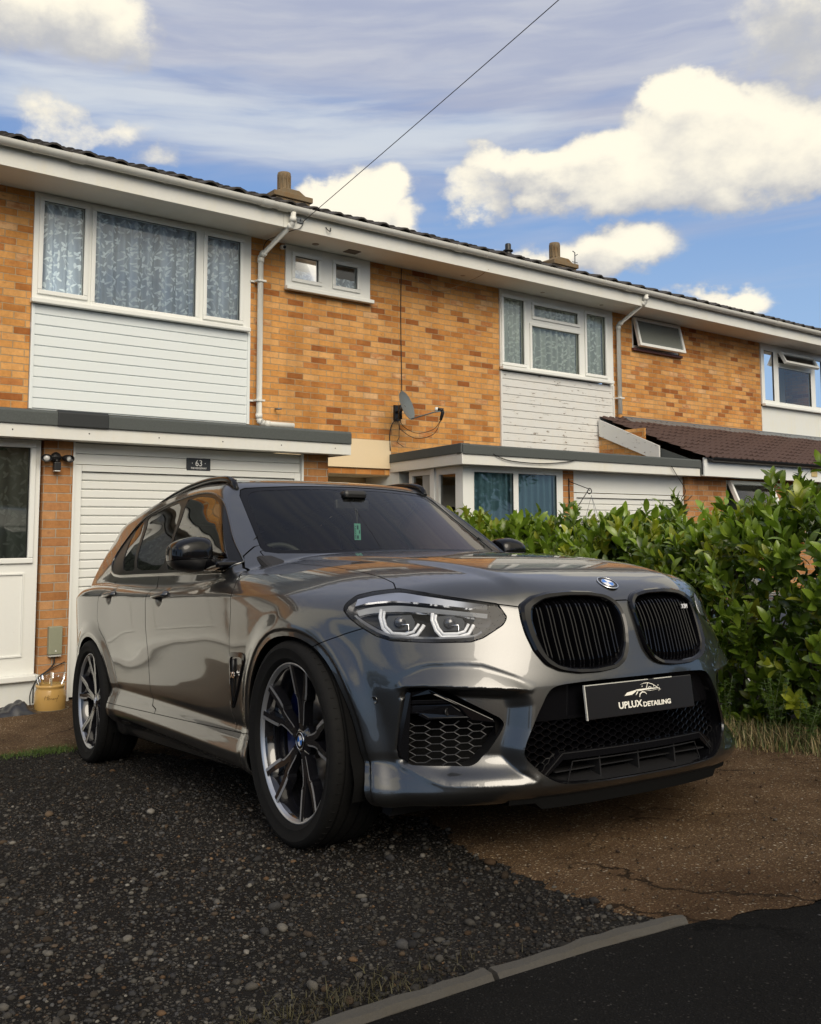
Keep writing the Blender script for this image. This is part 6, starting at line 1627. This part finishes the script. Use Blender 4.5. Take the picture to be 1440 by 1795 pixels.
# ---------------------------------------------------------------- laurel hedge
leaf_m, nt, ac = attr_mat('laurel_leaf', .32, .5); b_ = nt.nodes['Principled BSDF']; nl = noise(nt, objc(nt), 22, 3, .5)
setc(leaf_m, mix(nt, 1., ac, mix(nt, nl, (.8,.8,.8),(1.15,1.15,1.15)), 'MULTIPLY')); b_.inputs['Coat Weight'].default_value = .25; b_.inputs['Coat Roughness'].default_value = .25
tr = nt.nodes.new('ShaderNodeBsdfTranslucent'); ms = nt.nodes.new('ShaderNodeMixShader'); ms.inputs[0].default_value = .22; tcol = mix(nt, 1., ac, (1.6,1.9,.6), 'MULTIPLY'); nt.links.new(tcol, tr.inputs[0])
outn = [n for n in nt.nodes if n.type == 'OUTPUT_MATERIAL'][0]; nt.links.new(b_.outputs[0], ms.inputs[1]); nt.links.new(tr.outputs[0], ms.inputs[2]); nt.links.new(ms.outputs[0], outn.inputs[0])
bark = worn('hedge_stem_bark', (.10,.085,.055), .8, .3)
def leaf_geo():
    """one leaf along +x, 1 unit long, folded along its midrib and arched"""
    T = [0,.08,.25,.5,.75,.93,1.]; Wd = [.012,.07,.17,.205,.165,.07,.0]; V = []; 
    for t,w in zip(T,Wd):
        z = .10*math.sin(t*2.6)-.16*t*t; V += [(t,-w,z+.055*w/.2),(t,0,z),(t,w,z+.055*w/.2)]
    F_ = []
    for i in range(len(T)-1):
        a = i*3; F_ += [(a,a+3,a+4,a+1),(a+1,a+4,a+5,a+2)]
    return np.array(V), np.array(F_)
LV, LF = leaf_geo()
def frame_from(d, up):
    x = d/np.linalg.norm(d,axis=1)[:,None]; y = np.cross(up, x); y /= np.maximum(np.linalg.norm(y,axis=1),1e-6)[:,None]; z = np.cross(x,y); return np.stack([x,y,z],2)
def place_leaves(base, direc, up, L, colr):
    M_ = frame_from(direc, up); V = np.einsum('nij,kj->nki', M_, LV)*L[:,None,None]+base[:,None,:]
    F_ = (LF[None]+np.arange(len(base))[:,None,None]*len(LV)).reshape(-1,4); return V.reshape(-1,3), F_, np.repeat(colr,len(LV),0)
rh = np.random.default_rng(77)
# centre line of the hedge, its half width and its height
HY = np.array([1.2,2.0,2.6,3.2,3.8,4.6,5.4,6.2,7.0]); HXc = np.array([5.75,5.62,5.55,5.60,5.66,5.74,5.80,5.86,5.9]); HT = np.array([1.16,1.11,1.02,.91,.83,.76,.75,.76,.72]); HW = np.array([.62,.60,.56,.50,.46,.42,.40,.38,.34])
def hed(y): return np.interp(y,HY,HXc), np.interp(y,HY,HT), np.interp(y,HY,HW)
def shoots(n, seed, surf=True):
    r = np.random.default_rng(seed); y = r.uniform(1.3,7.0,n)
    # denser where the picture looks: spread evenly
    xc, top, w = hed(y); gz = ground_z(xc,y); Hh = top-gz
    u = r.uniform(0,1,n)
    side = np.where(r.uniform(0,1,n) < .34, 0, np.where(r.uniform(0,1,n) < .62, -1, 1))   # top, camera side, far side
    t = r.uniform(.04,1,n)
    ox = np.where(side == 0, r.uniform(-1,1,n)*w*.85, side*w*(1-.18*(t-.6)**2*4)+r.normal(0,.05,n))
    oz = np.where(side == 0, Hh*(1-.10*(ox/w)**2)+r.normal(0,.045,n)+np.where(r.uniform(0,1,n) < .10, r.uniform(.04,.16,n), 0), t*Hh*.97)
    lump = .08*np.sin(y*5.1+oz*3)+.06*np.sin(y*11.3-oz*6.1)
    ox = ox+np.where(side != 0, lump*side, 0); oz = oz+np.where(side == 0, lump*.9, 0)
    P = np.stack([xc+ox, y, gz+oz],1)
    D_ = np.stack([np.where(side == 0, r.normal(0,.32,n), side*r.uniform(.25,1.0,n)), r.normal(0,.42,n), np.where(side == 0, 1.0, r.uniform(.25,1.1,n))],1)
    D_ /= np.linalg.norm(D_,axis=1)[:,None]; return P, D_, side, t
def build_hedge():
    r = rh; VV=[];FF=[];CC=[]; off = 0
    stems = MB()
    P, D_, side, t = shoots(1900, 5)
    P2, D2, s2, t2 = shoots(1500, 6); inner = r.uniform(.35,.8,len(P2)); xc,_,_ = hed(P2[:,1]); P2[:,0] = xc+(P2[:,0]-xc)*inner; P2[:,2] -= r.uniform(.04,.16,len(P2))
    bases=[];dirs=[];ups=[];Ls=[];cols=[]
    for (PP_,DD_,dark) in ((P,D_,0),(P2,D2,1)):
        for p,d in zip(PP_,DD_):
            Lsh = r.uniform(.10,.24); nl_ = r.integers(5,11); lsz = r.uniform(.72,1.2); yel = r.uniform() < .17; tone = r.uniform(.5,1.3)
            q = np.cross(d,[.3,.2,.9]); q /= np.linalg.norm(q); w_ = np.cross(d,q); ph = r.uniform(0,6.28)
            for k in range(nl_):
                f = (k+.5)/nl_; an = ph+k*2.4; rad = math.cos(an)*q+math.sin(an)*w_
                spread = 1.15-.75*f; dd = d*(1-.25*spread)+rad*spread*.9; dd[2] += .15
                bases.append(p+d*Lsh*(f-.75)); dirs.append(dd); ups.append(d+r.normal(0,.18,3)); Ls.append(lsz*r.uniform(.080,.135)*(1-.25*abs(f-.5)))
                g = np.array([.125,.195,.022])*tone*r.uniform(.75,1.25); 
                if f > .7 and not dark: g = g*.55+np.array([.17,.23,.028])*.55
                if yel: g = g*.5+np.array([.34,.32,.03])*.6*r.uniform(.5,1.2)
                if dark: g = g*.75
                cols.append(g)
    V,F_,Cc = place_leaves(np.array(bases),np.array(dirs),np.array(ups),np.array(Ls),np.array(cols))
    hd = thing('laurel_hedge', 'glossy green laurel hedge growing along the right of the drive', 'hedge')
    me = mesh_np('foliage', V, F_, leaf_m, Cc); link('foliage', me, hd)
    for y in np.arange(1.5,6.9,.42):
        xc,top,w = [float(v) for v in hed(y)]; b = MB(); g0 = float(ground_z(xc,y)); x0 = xc+r.uniform(-.12,.12)
        for j in range(6):
            a = r.uniform(0,6.28); e = Vector((xc+math.cos(a)*w*.8, y+math.sin(a)*.38, g0+(top-g0)*r.uniform(.6,.98))); s_ = Vector((x0,y,g0-.03)); m_ = s_.lerp(e,.45)+Vector((r.normal(0,.05),r.normal(0,.05),.08))
            b.tube(cat_curve([s_,s_.lerp(m_,.5)+Vector((0,0,.03)),m_,e],4), [.016-.0125*i/12 for i in range(13)], 6)
        b.build('stem', bark, hd)
    return hd
hedge = build_hedge()
# weeds growing up through the hedge foot
def weed(x, y, h, n, seed, label, dry=False):
    r = np.random.default_rng(seed); z0 = float(ground_z(x,y)); t = thing('wild_weed', label, 'weed'); b = MB(); B_=[];D_=[];U_=[];L_=[];C_=[]
    for k in range(n):
        a = r.uniform(0,6.28); ln = r.uniform(.05,.3)*h; hh = h*r.uniform(.6,1); top = np.array([x+math.cos(a)*ln, y+math.sin(a)*ln, z0+hh]); bs = np.array([x+r.normal(0,.02),y+r.normal(0,.02),z0-.01]); mid = bs*.5+top*.5+np.array([math.cos(a)*-.02,0,.03])
        pts = cat_curve([bs,mid,top],6); b.tube(pts, .0017, 5)
        if not dry:
            for i,p in enumerate(pts[2:]):
                for s in range(2):
                    aa = r.uniform(0,6.28); B_.append(np.array(p)); D_.append([math.cos(aa),math.sin(aa),.4]); U_.append([0,0,1.]); L_.append(r.uniform(.02,.045)); C_.append(np.array([.07,.12,.03])*r.uniform(.6,1.4))
    b.build('stalk', strawm if dry else weedm, t)
    if not dry:
        V,F_,Cc = place_leaves(np.array(B_),np.array(D_),np.array(U_),np.array(L_),np.array(C_)); link('leaves', mesh_np('leaves',V,F_,leaf_m,Cc), t)
strawm = mat('dry_straw',(.34,.28,.19),.8); weedm = mat('weed_stalk',(.08,.11,.04),.7)
weed(4.93,3.02,.42,7,1,'leafy green weed standing beside the car corner at the foot of the hedge'); weed(4.80,2.75,.30,6,2,'short leafy weed nearest the brown concrete'); weed(4.72,2.42,.40,5,3,'bare dry stalks leaning out near the right edge',True); weed(5.0,3.4,.36,6,4,'leafy weed half hidden behind the car bumper')
# ---------------------------------------------------------------- small things on and around the house
def P3(x,y,z): return Vector((x,y,z))
# security lamp
sl = thing('security_light', 'black twin headed security floodlight on the brick pier', 'floodlight', (2.52,YG,1.40))
sl.location = (0,0,0)
b = MB(); b.lathe([(0,-.0),(.042,0),(.046,.02),(.03,.045),(0,.05)],20,Matrix.Translation((2.515,YG,1.425))@Matrix.Rotation(R(90),4,'X')); b.tube([(2.455,YG-.04,1.425),(2.515,YG-.045,1.43),(2.58,YG-.04,1.425)],.009,8); b.build('mount', blackplastic, sl)
lampw = mat('lamp_face',(.62,.62,.60),.25,coat=1)
for dx,rx in ((-.085,-18),(.085,24)):
    M_ = Matrix.Translation((2.515+dx,YG-.055,1.418))@Matrix.Rotation(R(rx),4,'Z')@Matrix.Rotation(R(98),4,'X')
    b = MB(); b.lathe([(0,-.045),(.022,-.04),(.034,-.01),(.036,.035),(.033,.04),(.031,.018),(0,.016)],24,M_@Matrix.Diagonal((1.25,.9,1,1))); h = b.build('lamp_head', blackplastic, sl)
    b = MB(); b.lathe([(.025,.019),(.018,.025),(0,.028)],20,M_); b.build('lamp_glass', lampw, h)
b = MB(); b.box(2.488,2.545,YG-.075,YG-.02,1.315,1.385); b.build('motion_sensor', blackplastic, sl, bevel=.008); MB().box(2.492,2.538,YG-.073,YG-.025,1.306,1.314).build('sensor_lens', lampw, sl)
b = MB(); b.tube([(2.515,YG-.045,1.41),(2.515,YG-.05,1.38)],.014,10); b.build('neck', blackplastic, sl)
# house sign
sg = thing('house_sign', 'dark slate house sign reading 63 The Ridgeway above the garage door', 'sign', (0,0,0))
sl_m = worn('slate_sign',(.030,.034,.042),.45,.2); wm = mat('sign_lettering',(.80,.80,.78),.5)
MB().box(3.715,3.955,YG+.018,YG+.028,1.36,1.478).build('slate_panel', sl_m, sg, bevel=.004)
def put(me, x, y, z, m, par):
    o = link('lettering', me, par); me.materials.append(m); o.matrix_local = Matrix.Translation((x,y,z))@Matrix.Rotation(R(90),4,'X'); return o
put(fit(text_mesh('63', .07, 'lettering', .0006, off=.0003), .066, .058), 3.835, YG+.0168, 1.432, wm, sg)
put(fit(text_mesh('THE RIDGEWAY', .02, 'lettering', .0006, off=.0002), .160, .0175), 3.835, YG+.0168, 1.384, wm, sg)
for x in (3.77,3.90): MB().lathe([(.004,0),(0,.002)],8,Matrix.Translation((x,YG+.017,1.43))@Matrix.Rotation(R(90),4,'X')).build('screw', wm, sg)
# meter box
mb_ = thing('meter_box', 'grey green utility box low on the brick pier above the honey pot', 'utility box'); mm_ = worn('box_plastic',(.27,.28,.20),.5,.08)
MB().box(2.495,2.605,YG-.05,YG-.001,-.215,.015).build('cover', mm_, mb_, bevel=.005); MB().box(2.50,2.60,YG-.047,YG-.002,-.232,-.219).build('base', worn('pale_plastic',(.5,.5,.47),.5), mb_)
MB().prism([(2.545,-.19),(2.561,-.19),(2.553,-.176)], YG-.0525, YG-.051).build('warning_mark', wm, mb_)
tag(wire('cable', cat_curve([(2.55,YG-.02,-.23),(2.545,YG-.03,-.29),(2.50,YG-.03,-.34),(2.42,YG-.05,-.39),(2.37,YG-.10,-.45),(2.36,YG-.12,-.58)],6), .006, 'black cable looping down from the utility box past the pot'), None)
tag(wire('cable', cat_curve([(2.64,YG-.02,-.285),(2.52,YG-.03,-.335),(2.41,YG-.06,-.40),(2.345,YG-.10,-.50),(2.34,YG-.12,-.60)],6), .0045, 'thin black cable running left from the garage frame behind the pot'), None)
# honey pot
pot = thing('honey_pot', 'honey coloured ceramic pot with Honey written on its front', 'plant pot'); hm = worn('honey_glaze',(.50,.31,.10),.18,.04,amt=.1); PX0,PY0,PZ0 = 2.455,7.90,-.622
MT = Matrix.Translation((PX0,PY0,PZ0))
b = MB(); b.lathe([(0,.0),(.112,0),(.118,.01),(.120,.10),(.118,.135),(.108,.165),(.105,.178),(.112,.185),(.1125,.198),(.104,.205),(.098,.19),(.10,.05),(0,.045)],56,MT); po = b.build('pot_body', hm, pot)
b = MB(); b.lathe([(0,-.012),(.125,-.012),(.145,.012),(.141,.014),(.122,-.004),(0,-.004)],48,MT); b.build('saucer', worn('saucer_brown',(.13,.11,.07),.6), pot)
def on_pot(me, h, ang0):
    for v in me.vertices:
        a = ang0+v.co.x/.1205; z = v.co.y+h; v.co = (PX0+(.1208+v.co.z)*math.sin(a), PY0-(.1208+v.co.z)*math.cos(a), PZ0+z)
    return me
# handwriting drawn as pen strokes
pen = MB(); hw = [[(-.052,.030),(-.058,.012),(-.060,-.004)],[(-.062,.014),(-.050,.016),(-.028,.020),(-.020,.026)],[(-.030,.034),(-.036,.016),(-.040,-.006)],
      [(-.038,.004),(-.030,.010),(-.022,.006),(-.026,-.003),(-.032,.001),(-.026,.009),(-.014,.006),(-.012,-.002),(-.008,.008),(-.002,.007),(.000,-.003),(.008,.003),(.014,.009),(.008,.007),(.010,-.003),(.020,.002),(.026,.009),(.026,.000),(.034,.004),(.040,.012),(.036,-.004),(.028,-.022)],[(.044,.026),(.052,.020)],[(.052,.028),(.045,.018)]]
for s_ in hw:
    pts = cat_curve([(p[0],p[1],0) for p in s_],5); A=[];B=[]
    for i,p in enumerate(pts):
        a_ = pts[max(0,i-1)]; c_ = pts[min(len(pts)-1,i+1)]; d_ = (c_-a_).normalized() if (c_-a_).length > 0 else Vector((1,0,0)); n_ = Vector((-d_.y,d_.x,0))*.0011; A.append(tuple(p+n_)); B.append(tuple(p-n_))
    pen.strip(A,B)
me = bpy.data.meshes.new('handwriting'); me.from_pydata(pen.v,[],pen.f); on_pot(me,.098,R(-8)); me.materials.append(mat('brown_ink',(.05,.02,.008),.6)); link('handwriting', me, pot)
plas = glass('clear_plastic',(.82,.84,.84),1.5,.08); b = MB(); rp_ = random.Random(4); A=[];B=[];C_=[]
for k in range(40):
    a = 6.283*k/40; rr = .10+.012*math.sin(a*5+1)+.006*math.sin(a*11); A.append(MT@Vector((.095*math.cos(a),.095*math.sin(a),.19))); B.append(MT@Vector((rr*math.cos(a),rr*math.sin(a),.235+.01*math.sin(a*3)))); C_.append(MT@Vector(((rr+.01)*math.cos(a),(rr+.01)*math.sin(a),.275+.016*math.sin(a*4+2))))
b.strip(A,B,True); b.strip(B,C_,True); b.build('plastic_liner', plas, pot)
b = MB(); b.tube([MT@Vector((.0,-.02,.05)),MT@Vector((.004,-.02,.30))],.006,8); b.build('stick', worn('bamboo',(.5,.42,.3),.7), pot)
# plastic sheet bunched up on the ground at the far left
sh_m = mat('dark_sheeting',(.020,.021,.026),.35,coat=.3); nxs,nys = 60,16; gx_ = np.linspace(1.75,2.34,nxs); gy_ = np.linspace(7.74,7.98,nys); X_,Y_ = np.meshgrid(gx_,gy_,indexing='ij')
edge = np.sin(np.clip((Y_-7.74)/.24,0,1)*math.pi)**.7*np.clip((2.36-X_)/.12,0,1)*np.clip((X_-1.74)/.1,0,1)
Z_ = ground_z(X_,Y_)+.014+edge*(.025+.02*np.abs(np.sin(X_*31+Y_*17))+.016*np.abs(np.sin(X_*13-Y_*41+1))+.05*np.exp(-((X_-2.2)/.08)**2))
i_ = (np.arange(nxs-1)[:,None]*nys+np.arange(nys-1)[None,:]).ravel(); me = mesh_np('plastic_sheeting', np.stack([X_,Y_,Z_],-1).reshape(-1,3), np.stack([i_,i_+nys,i_+nys+1,i_+1],1), sh_m); me.flip_normals() if me.polygons[0].normal.z < 0 else None
tag(link('plastic_sheeting', me), 'crumpled dark plastic sheeting on the ground left of the honey pot', 'sheeting')
# satellite dish
ds = thing('satellite_dish', 'grey satellite dish on the brick wall over the porch roof', 'satellite dish'); dm = worn('dish_grey',(.13,.15,.155),.5,.06)
n_d = Vector((.46,-.84,.30)).normalized(); c_d = Vector((7.24,9.40,2.37)); Md = Matrix.Translation(c_d)@n_d.to_track_quat('Z','Y').to_matrix().to_4x4()
b = MB(); prof = [(0,-.035),(.05,-.033),(.10,-.026),(.15,-.014),(.19,0),(.193,.002),(.19,-.004),(.15,-.018),(.10,-.030),(0,-.039)]; b.lathe(prof,48,Md@Matrix.Diagonal((1.05,1.0,1,1))); b.build('reflector', dm, ds)
lnb = Vector((7.53,9.06,2.30)); foot = Md@Vector((0,-.185,.0)); b = MB(); b.tube([foot,foot.lerp(lnb,.75),lnb+Vector((-.02,0,-.02))],.009,8); b.build('feed_arm', dm, ds)
b = MB(); dl = (c_d-lnb).normalized(); b.tube([lnb-dl*.02,lnb+dl*.05],.022,12); b.tube([lnb,lnb+Vector((.015,0,-.03)),lnb+Vector((-.02,0,-.13))],[.022,.024,.018],10); b.build('receiver', blackplastic, ds)
b = MB(); b.tube([lnb+dl*.05,lnb+dl*.085],.026,14); b.build('receiver_cap', upvc, ds)
b = MB(); b.tube([Md@Vector((0,0,-.04)),(7.30,9.60,2.33),(7.37,9.78,2.33)],.019,10); b.box(7.32,7.42,9.765,9.797,2.22,2.42); b.tube([(7.30,9.62,2.40),(7.30,9.62,2.22)],.026,10); b.build('wall_bracket', blackplastic, ds)
for pts,r_w,lb in (([(7.45,YM-.012,4.26),(7.44,YM-.012,3.6),(7.45,YM-.012,2.9),(7.44,YM-.03,2.60),(7.38,YM-.10,2.45),(7.32,9.65,2.38)],.006,'black cable dropping down the brick wall from the eaves to the dish'),
                   ([lnb+Vector((-.02,0,-.13)),(7.47,9.15,2.06),(7.36,9.35,2.02),(7.30,9.55,2.12),(7.31,9.66,2.24)],.004,'upper looping cable beneath the dish receiver'),
                   ([lnb+Vector((-.015,0,-.13)),(7.49,9.18,2.00),(7.38,9.40,1.96),(7.30,9.60,2.08),(7.30,9.68,2.20)],.004,'lower looping cable beneath the dish receiver'),
                   ([(7.34,9.70,2.26),(7.29,YM-.02,2.17),(7.25,YM-.02,2.02),(7.245,YM-.04,1.82)],.007,'black cable running down from the dish bracket to the porch'),
                   ([(7.36,9.70,2.22),(7.38,9.75,2.08),(7.37,9.74,1.99),(7.31,9.70,1.93),(7.34,9.6,1.86)],.004,'short cable curling down onto the porch roof felt')):
    wire('cable', cat_curve(pts,6), r_w, lb)
# telephone wire to the eaves
rd_ = Vector((.8826,.1,.0)); 
A_ = Vector((5.583, 9.201, 4.378)); 
WIRE_END = Vector((6.0,-8.0,9.0))
b = MB(); pts = [A_.lerp(WIRE_END,t)-Vector((0,0,.25*math.sin(math.pi*t))) for t in np.linspace(0,1,60)]; b.tube(pts,.0045,6); tag(b.build('telephone_wire', mat('wire_grey',(.03,.03,.032),.6)), 'telephone wire crossing the sky to the eaves', 'wire')
wire('cable', cat_curve([(5.583, 9.201, 4.378),(5.544, 9.211, 4.29),(5.456, 9.24, 4.251),(5.42,9.55,4.25),(5.36,9.7,4.20),(5.37,YM-.015,4.0),(5.375,YM-.015,3.2),(5.37,YM-.015,2.2)],6), .005, 'thin black cable running down beside the nearer white downpipe')
b = MB(); b.box(5.50,5.58,9.21,9.227,4.35,4.39); b.tube([(5.54,9.21,4.37),(5.54,9.18,4.40)],.006,6); tag(b.build('wire_bracket', leadm), 'metal wire bracket on the eaves fascia by the downpipe', 'bracket')
b = MB(); b.tube(cat_curve([(5.90,9.225,4.37),(5.91,9.195,4.33),(5.94,9.185,4.32),(5.96,9.215,4.37)],5),.006,6); tag(b.build('cable_hook', blackplastic), 'small black hook on the fascia above the little twin window', 'hook')
b = MB(); b.box(6.42,6.60,9.50,9.64,4.262,4.269); so_ = b.build('soffit_vent', mat('vent_brown',(.10,.08,.06),.7)); tag(so_, 'square brown vent in the soffit over the little twin window', 'vent')
b = MB(); b.lathe([(0,-.006),(.04,-.005),(.045,0)],20,Matrix.Translation((5.98,9.58,4.268))); tag(b.build('soffit_disc', mat('disc_brown',(.22,.18,.14),.6)), 'round vent disc in the soffit by the downpipe', 'vent', 'round discs set in the soffit')
for x_,lb in ((8.35,'round vent disc in the soffit above the plain brick'),(9.9,'round vent disc in the soffit over the three light window'),(11.2,'round vent disc in the soffit near the far downpipe')):
    b = MB(); b.lathe([(0,-.006),(.03,-.005),(.034,0)],16,Matrix.Translation((x_,9.58,4.268))); tag(b.build('soffit_disc', mat('disc_brown2',(.42,.38,.32),.6)), lb, 'vent', 'round discs set in the soffit')
b = MB(); b.tube([(5.60,YM-.06,4.20),(5.60,YM-.13,4.185)],.028,14); cc_ = b.build('security_camera', upvc); tag(cc_, 'small white security camera tucked by the little twin window', 'camera')
b = MB(); b.tube([(5.60,YM-.131,4.1848),(5.60,YM-.135,4.184)],.02,12); b.build('camera_lens', blackplastic, cc_)
b = MB(); b.tube([(5.56,YM-.02,2.235),(5.56,YM-.08,2.23),(5.60,YM-.10,2.235)],.012,8); tag(b.build('overflow_pipe', leadm), 'stub of grey pipe poking from the brick above the garage roof', 'pipe')
wire('cable', cat_curve([(8.50,9.22,4.30),(8.45,9.4,4.22),(8.25,9.72,4.10),(8.05,YM-.01,4.06),(7.8,YM-.01,4.15),(7.46,YM-.01,4.24)],6), .004, 'slack pale cable hanging off the eaves over the plain brick', m=mat('pale_cable',(.35,.25,.15),.6))
wire('cable', cat_curve([(7.35,YF-.02,1.665),(7.6,YF-.02,1.60),(8.1,YF-.022,1.585),(8.55,YF-.02,1.62),(8.75,YF-.02,1.66)],6), .006, 'black cable sagging along the white porch fascia')
wire('cable', cat_curve([(10.62,YF-.02,1.66),(10.75,YF-.02,1.52),(10.95,YF+.0,1.33),(11.1,YG-.02,1.22),(11.22,YG-.02,1.20),(11.35,YG-.02,1.27)],6), .005, 'loose black cable hanging across the right garage corner')
# hanging basket
hb_ = thing('hanging_basket', 'hanging basket of dark foliage on a scrolled black bracket by the porch', 'hanging basket')
b = MB(); b.tube([(8.83,YG-.01,1.44),(8.83,YG-.012,1.10)],.008,6); b.tube([(8.83,YG-.015,1.40),(8.93,YG-.25,1.30)],.006,6)
b.tube([(8.83,YG-.015,1.12),(8.86,YG-.12,1.08),(8.93,YG-.25,1.30)],.006,6); sc_p = [(8.93+.0*k,YG-.25-.045*math.sin(a)*(1-a/12)-.0,1.27+.04*math.cos(a)*(1-a/12)) for k,a in enumerate(np.linspace(0,7,20))]; b.tube(sc_p,.006,6); b.build('bracket', blackplastic, hb_)
b = MB(); t0_ = Vector((8.95,YG-.27,1.22))
for a in (0,2.1,4.2): b.tube([t0_,(8.98+.12*math.cos(a),YG-.27+.12*math.sin(a),.88)],.0025,5)
b.build('chain', leadm, hb_)
rb = np.random.default_rng(9); nB = 420; a = rb.uniform(0,6.28,nB); rr = rb.uniform(.3,1,nB)**.5; hz = rb.uniform(-1,1,nB); Bp = np.stack([8.99+.15*rr*np.cos(a), YG-.27+.15*rr*np.sin(a), .83+.14*hz*np.sqrt(np.clip(1-rr**2*.6,0,1))],1); Dd = np.stack([np.cos(a),np.sin(a),rb.uniform(-.6,.8,nB)],1)
V,F_,Cc = place_leaves(Bp,Dd,np.tile([0,0,1.],(nB,1))+rb.normal(0,.3,(nB,3)),rb.uniform(.03,.055,nB),np.array([.025,.040,.018])*rb.uniform(.5,1.5,(nB,1))); link('foliage', mesh_np('foliage',V,F_,leaf_m,Cc), hb_)
b = MB(); b.lathe([(.02,.64),(.10,.68),(.145,.80),(.14,.80),(.09,.70),(0,.66)],20,Matrix.Translation((8.99,YG-.27,0))); b.build('basket', mat('basket_brown',(.05,.035,.02),.9), hb_)
pf = thing('flowering_plant', 'pot of pink and white flowers in front of the second garage', 'plant'); pk = mat('petal_pink',(.65,.12,.22),.6); pw = mat('petal_white',(.8,.75,.75),.6); b1 = MB(); b2 = MB(); b3 = MB()
for k in range(16):
    x_ = 9.25+rb.uniform(-.22,.22); y_ = 7.75+rb.uniform(-.1,.1); z_ = .50+rb.uniform(-.06,.05); (b1 if k%2 else b2).lathe([(0,.012),(.025,.006),(.03,-.008),(0,-.004)],7,Matrix.Translation((x_,y_,z_))@Matrix.Rotation(R(60),4,'X'),smooth=False); b3.tube([(9.25+(x_-9.25)*.3,7.75,0.0),(x_,y_,z_)],.004,5)
b1.build('blossom', pk, pf); b2.build('blossom', pw, pf); b3.build('stem', weedm, pf); MB().lathe([(0,-.63),(.16,-.63),(.20,.0),(.18,.0),(.16,-.05),(0,-.05)],28,Matrix.Translation((9.25,7.75,0))).build('pot', worn('terracotta',(.4,.17,.08),.8), pf)
# ---- a second car on the next drive, glimpsed through the hedge
car2 = thing('parked_car', 'dark car with silver wheel, glimpsed through the hedge', 'car')
keep = {'bonnet','front_bumper','roof_and_quarters','front_wing','front_door','rear_door','side_skirt','windscreen','headlamp','tail_lamp','window_trim','side_window','inner_shell','wheel','kidney_x','underbody','wheel_arch_liner'}
p2 = paint.copy(); p2.name = 'dark_blue_paint'
for ch in list(car.children):
    if ch.name.split('.')[0] in keep:
        c = ch.copy(); C.objects.link(c); c.parent = car2
        for g in ch.children:
            if g.name.split('.')[0] in ('bezel','housing','black_border','side_window') or ch.name.startswith('wheel'):
                d_ = g.copy(); C.objects.link(d_); d_.parent = c
                for h_ in g.children:
                    e_ = h_.copy(); C.objects.link(e_); e_.parent = d_
car2.matrix_world = Matrix.Translation((8.05,4.45,-.60))@Matrix.Rotation(R(-92),4,'Z')@Matrix.Rotation(R(-4.5),4,'Y')@Matrix.Diagonal((.88,.88,.80,1))
# ---- across the road, only ever seen in reflections: trees and a hedge line
def far_tree(x, y, h, rad, seed, label):
    r = np.random.default_rng(seed); t = thing('street_tree', label, 'tree', group='trees across the road'); b = MB(); b.tube([(x,y,-.2),(x+.1,y,h*.35),(x,y,h*.6)],[.22,.17,.08],10); 
    for k in range(7):
        a = r.uniform(0,6.28); b.tube([(x,y,h*.35+.1*k),(x+math.cos(a)*rad*.7,y+math.sin(a)*rad*.7,h*r.uniform(.5,.85))],[.09,.02],6)
    b.build('trunk', bark, t); n = 2600; d = r.normal(size=(n,3)); d /= np.linalg.norm(d,axis=1)[:,None]; rr = r.uniform(.25,1,n)**.45; lump = 1+.25*np.sin(d[:,0]*5+seed)*np.sin(d[:,2]*6)+.15*np.sin(d[:,1]*9)
    P_ = np.array([x,y,h*.66])+d*(rr*lump)[:,None]*np.array([rad,rad,h*.36]); V,F_,Cc = place_leaves(P_,d+r.normal(0,.5,(n,3)),r.normal(size=(n,3)),r.uniform(.25,.45,n),np.array([.045,.08,.02])*r.uniform(.5,1.4,(n,1)))
    link('crown', mesh_np('crown',V,F_,leaf_m,Cc), t)
for k,(x,y,h,rd2) in enumerate(((-14,-20,5,2.6),(-4,-24,6,3.0),(7,-25,5.5,3.0),(17,-22,6,3.2),(30,-18,6,3),(-24,-12,5,2.4))): far_tree(x,y,h,rd2,40+k,['first','second','third','fourth','fifth','sixth'][k]+' street tree along the far side of the road')
far_tree(-17,16,5.5,3.0,71,'bushy tree on open ground beyond the left end of the terrace'); far_tree(-22,8,5,2.8,72,'low tree further off beyond the left end of the terrace')
op = thing('opposite_house', 'house across the road behind the photographer', 'house'); MB().box(-30,34,-36,-29,0,5.2).build('wall', brick, op); MB().prism([(-36.4,5.2),(-32.5,7.6),(-28.6,5.2)],-30.4,34.4,'x').build('roof', tilem, op)
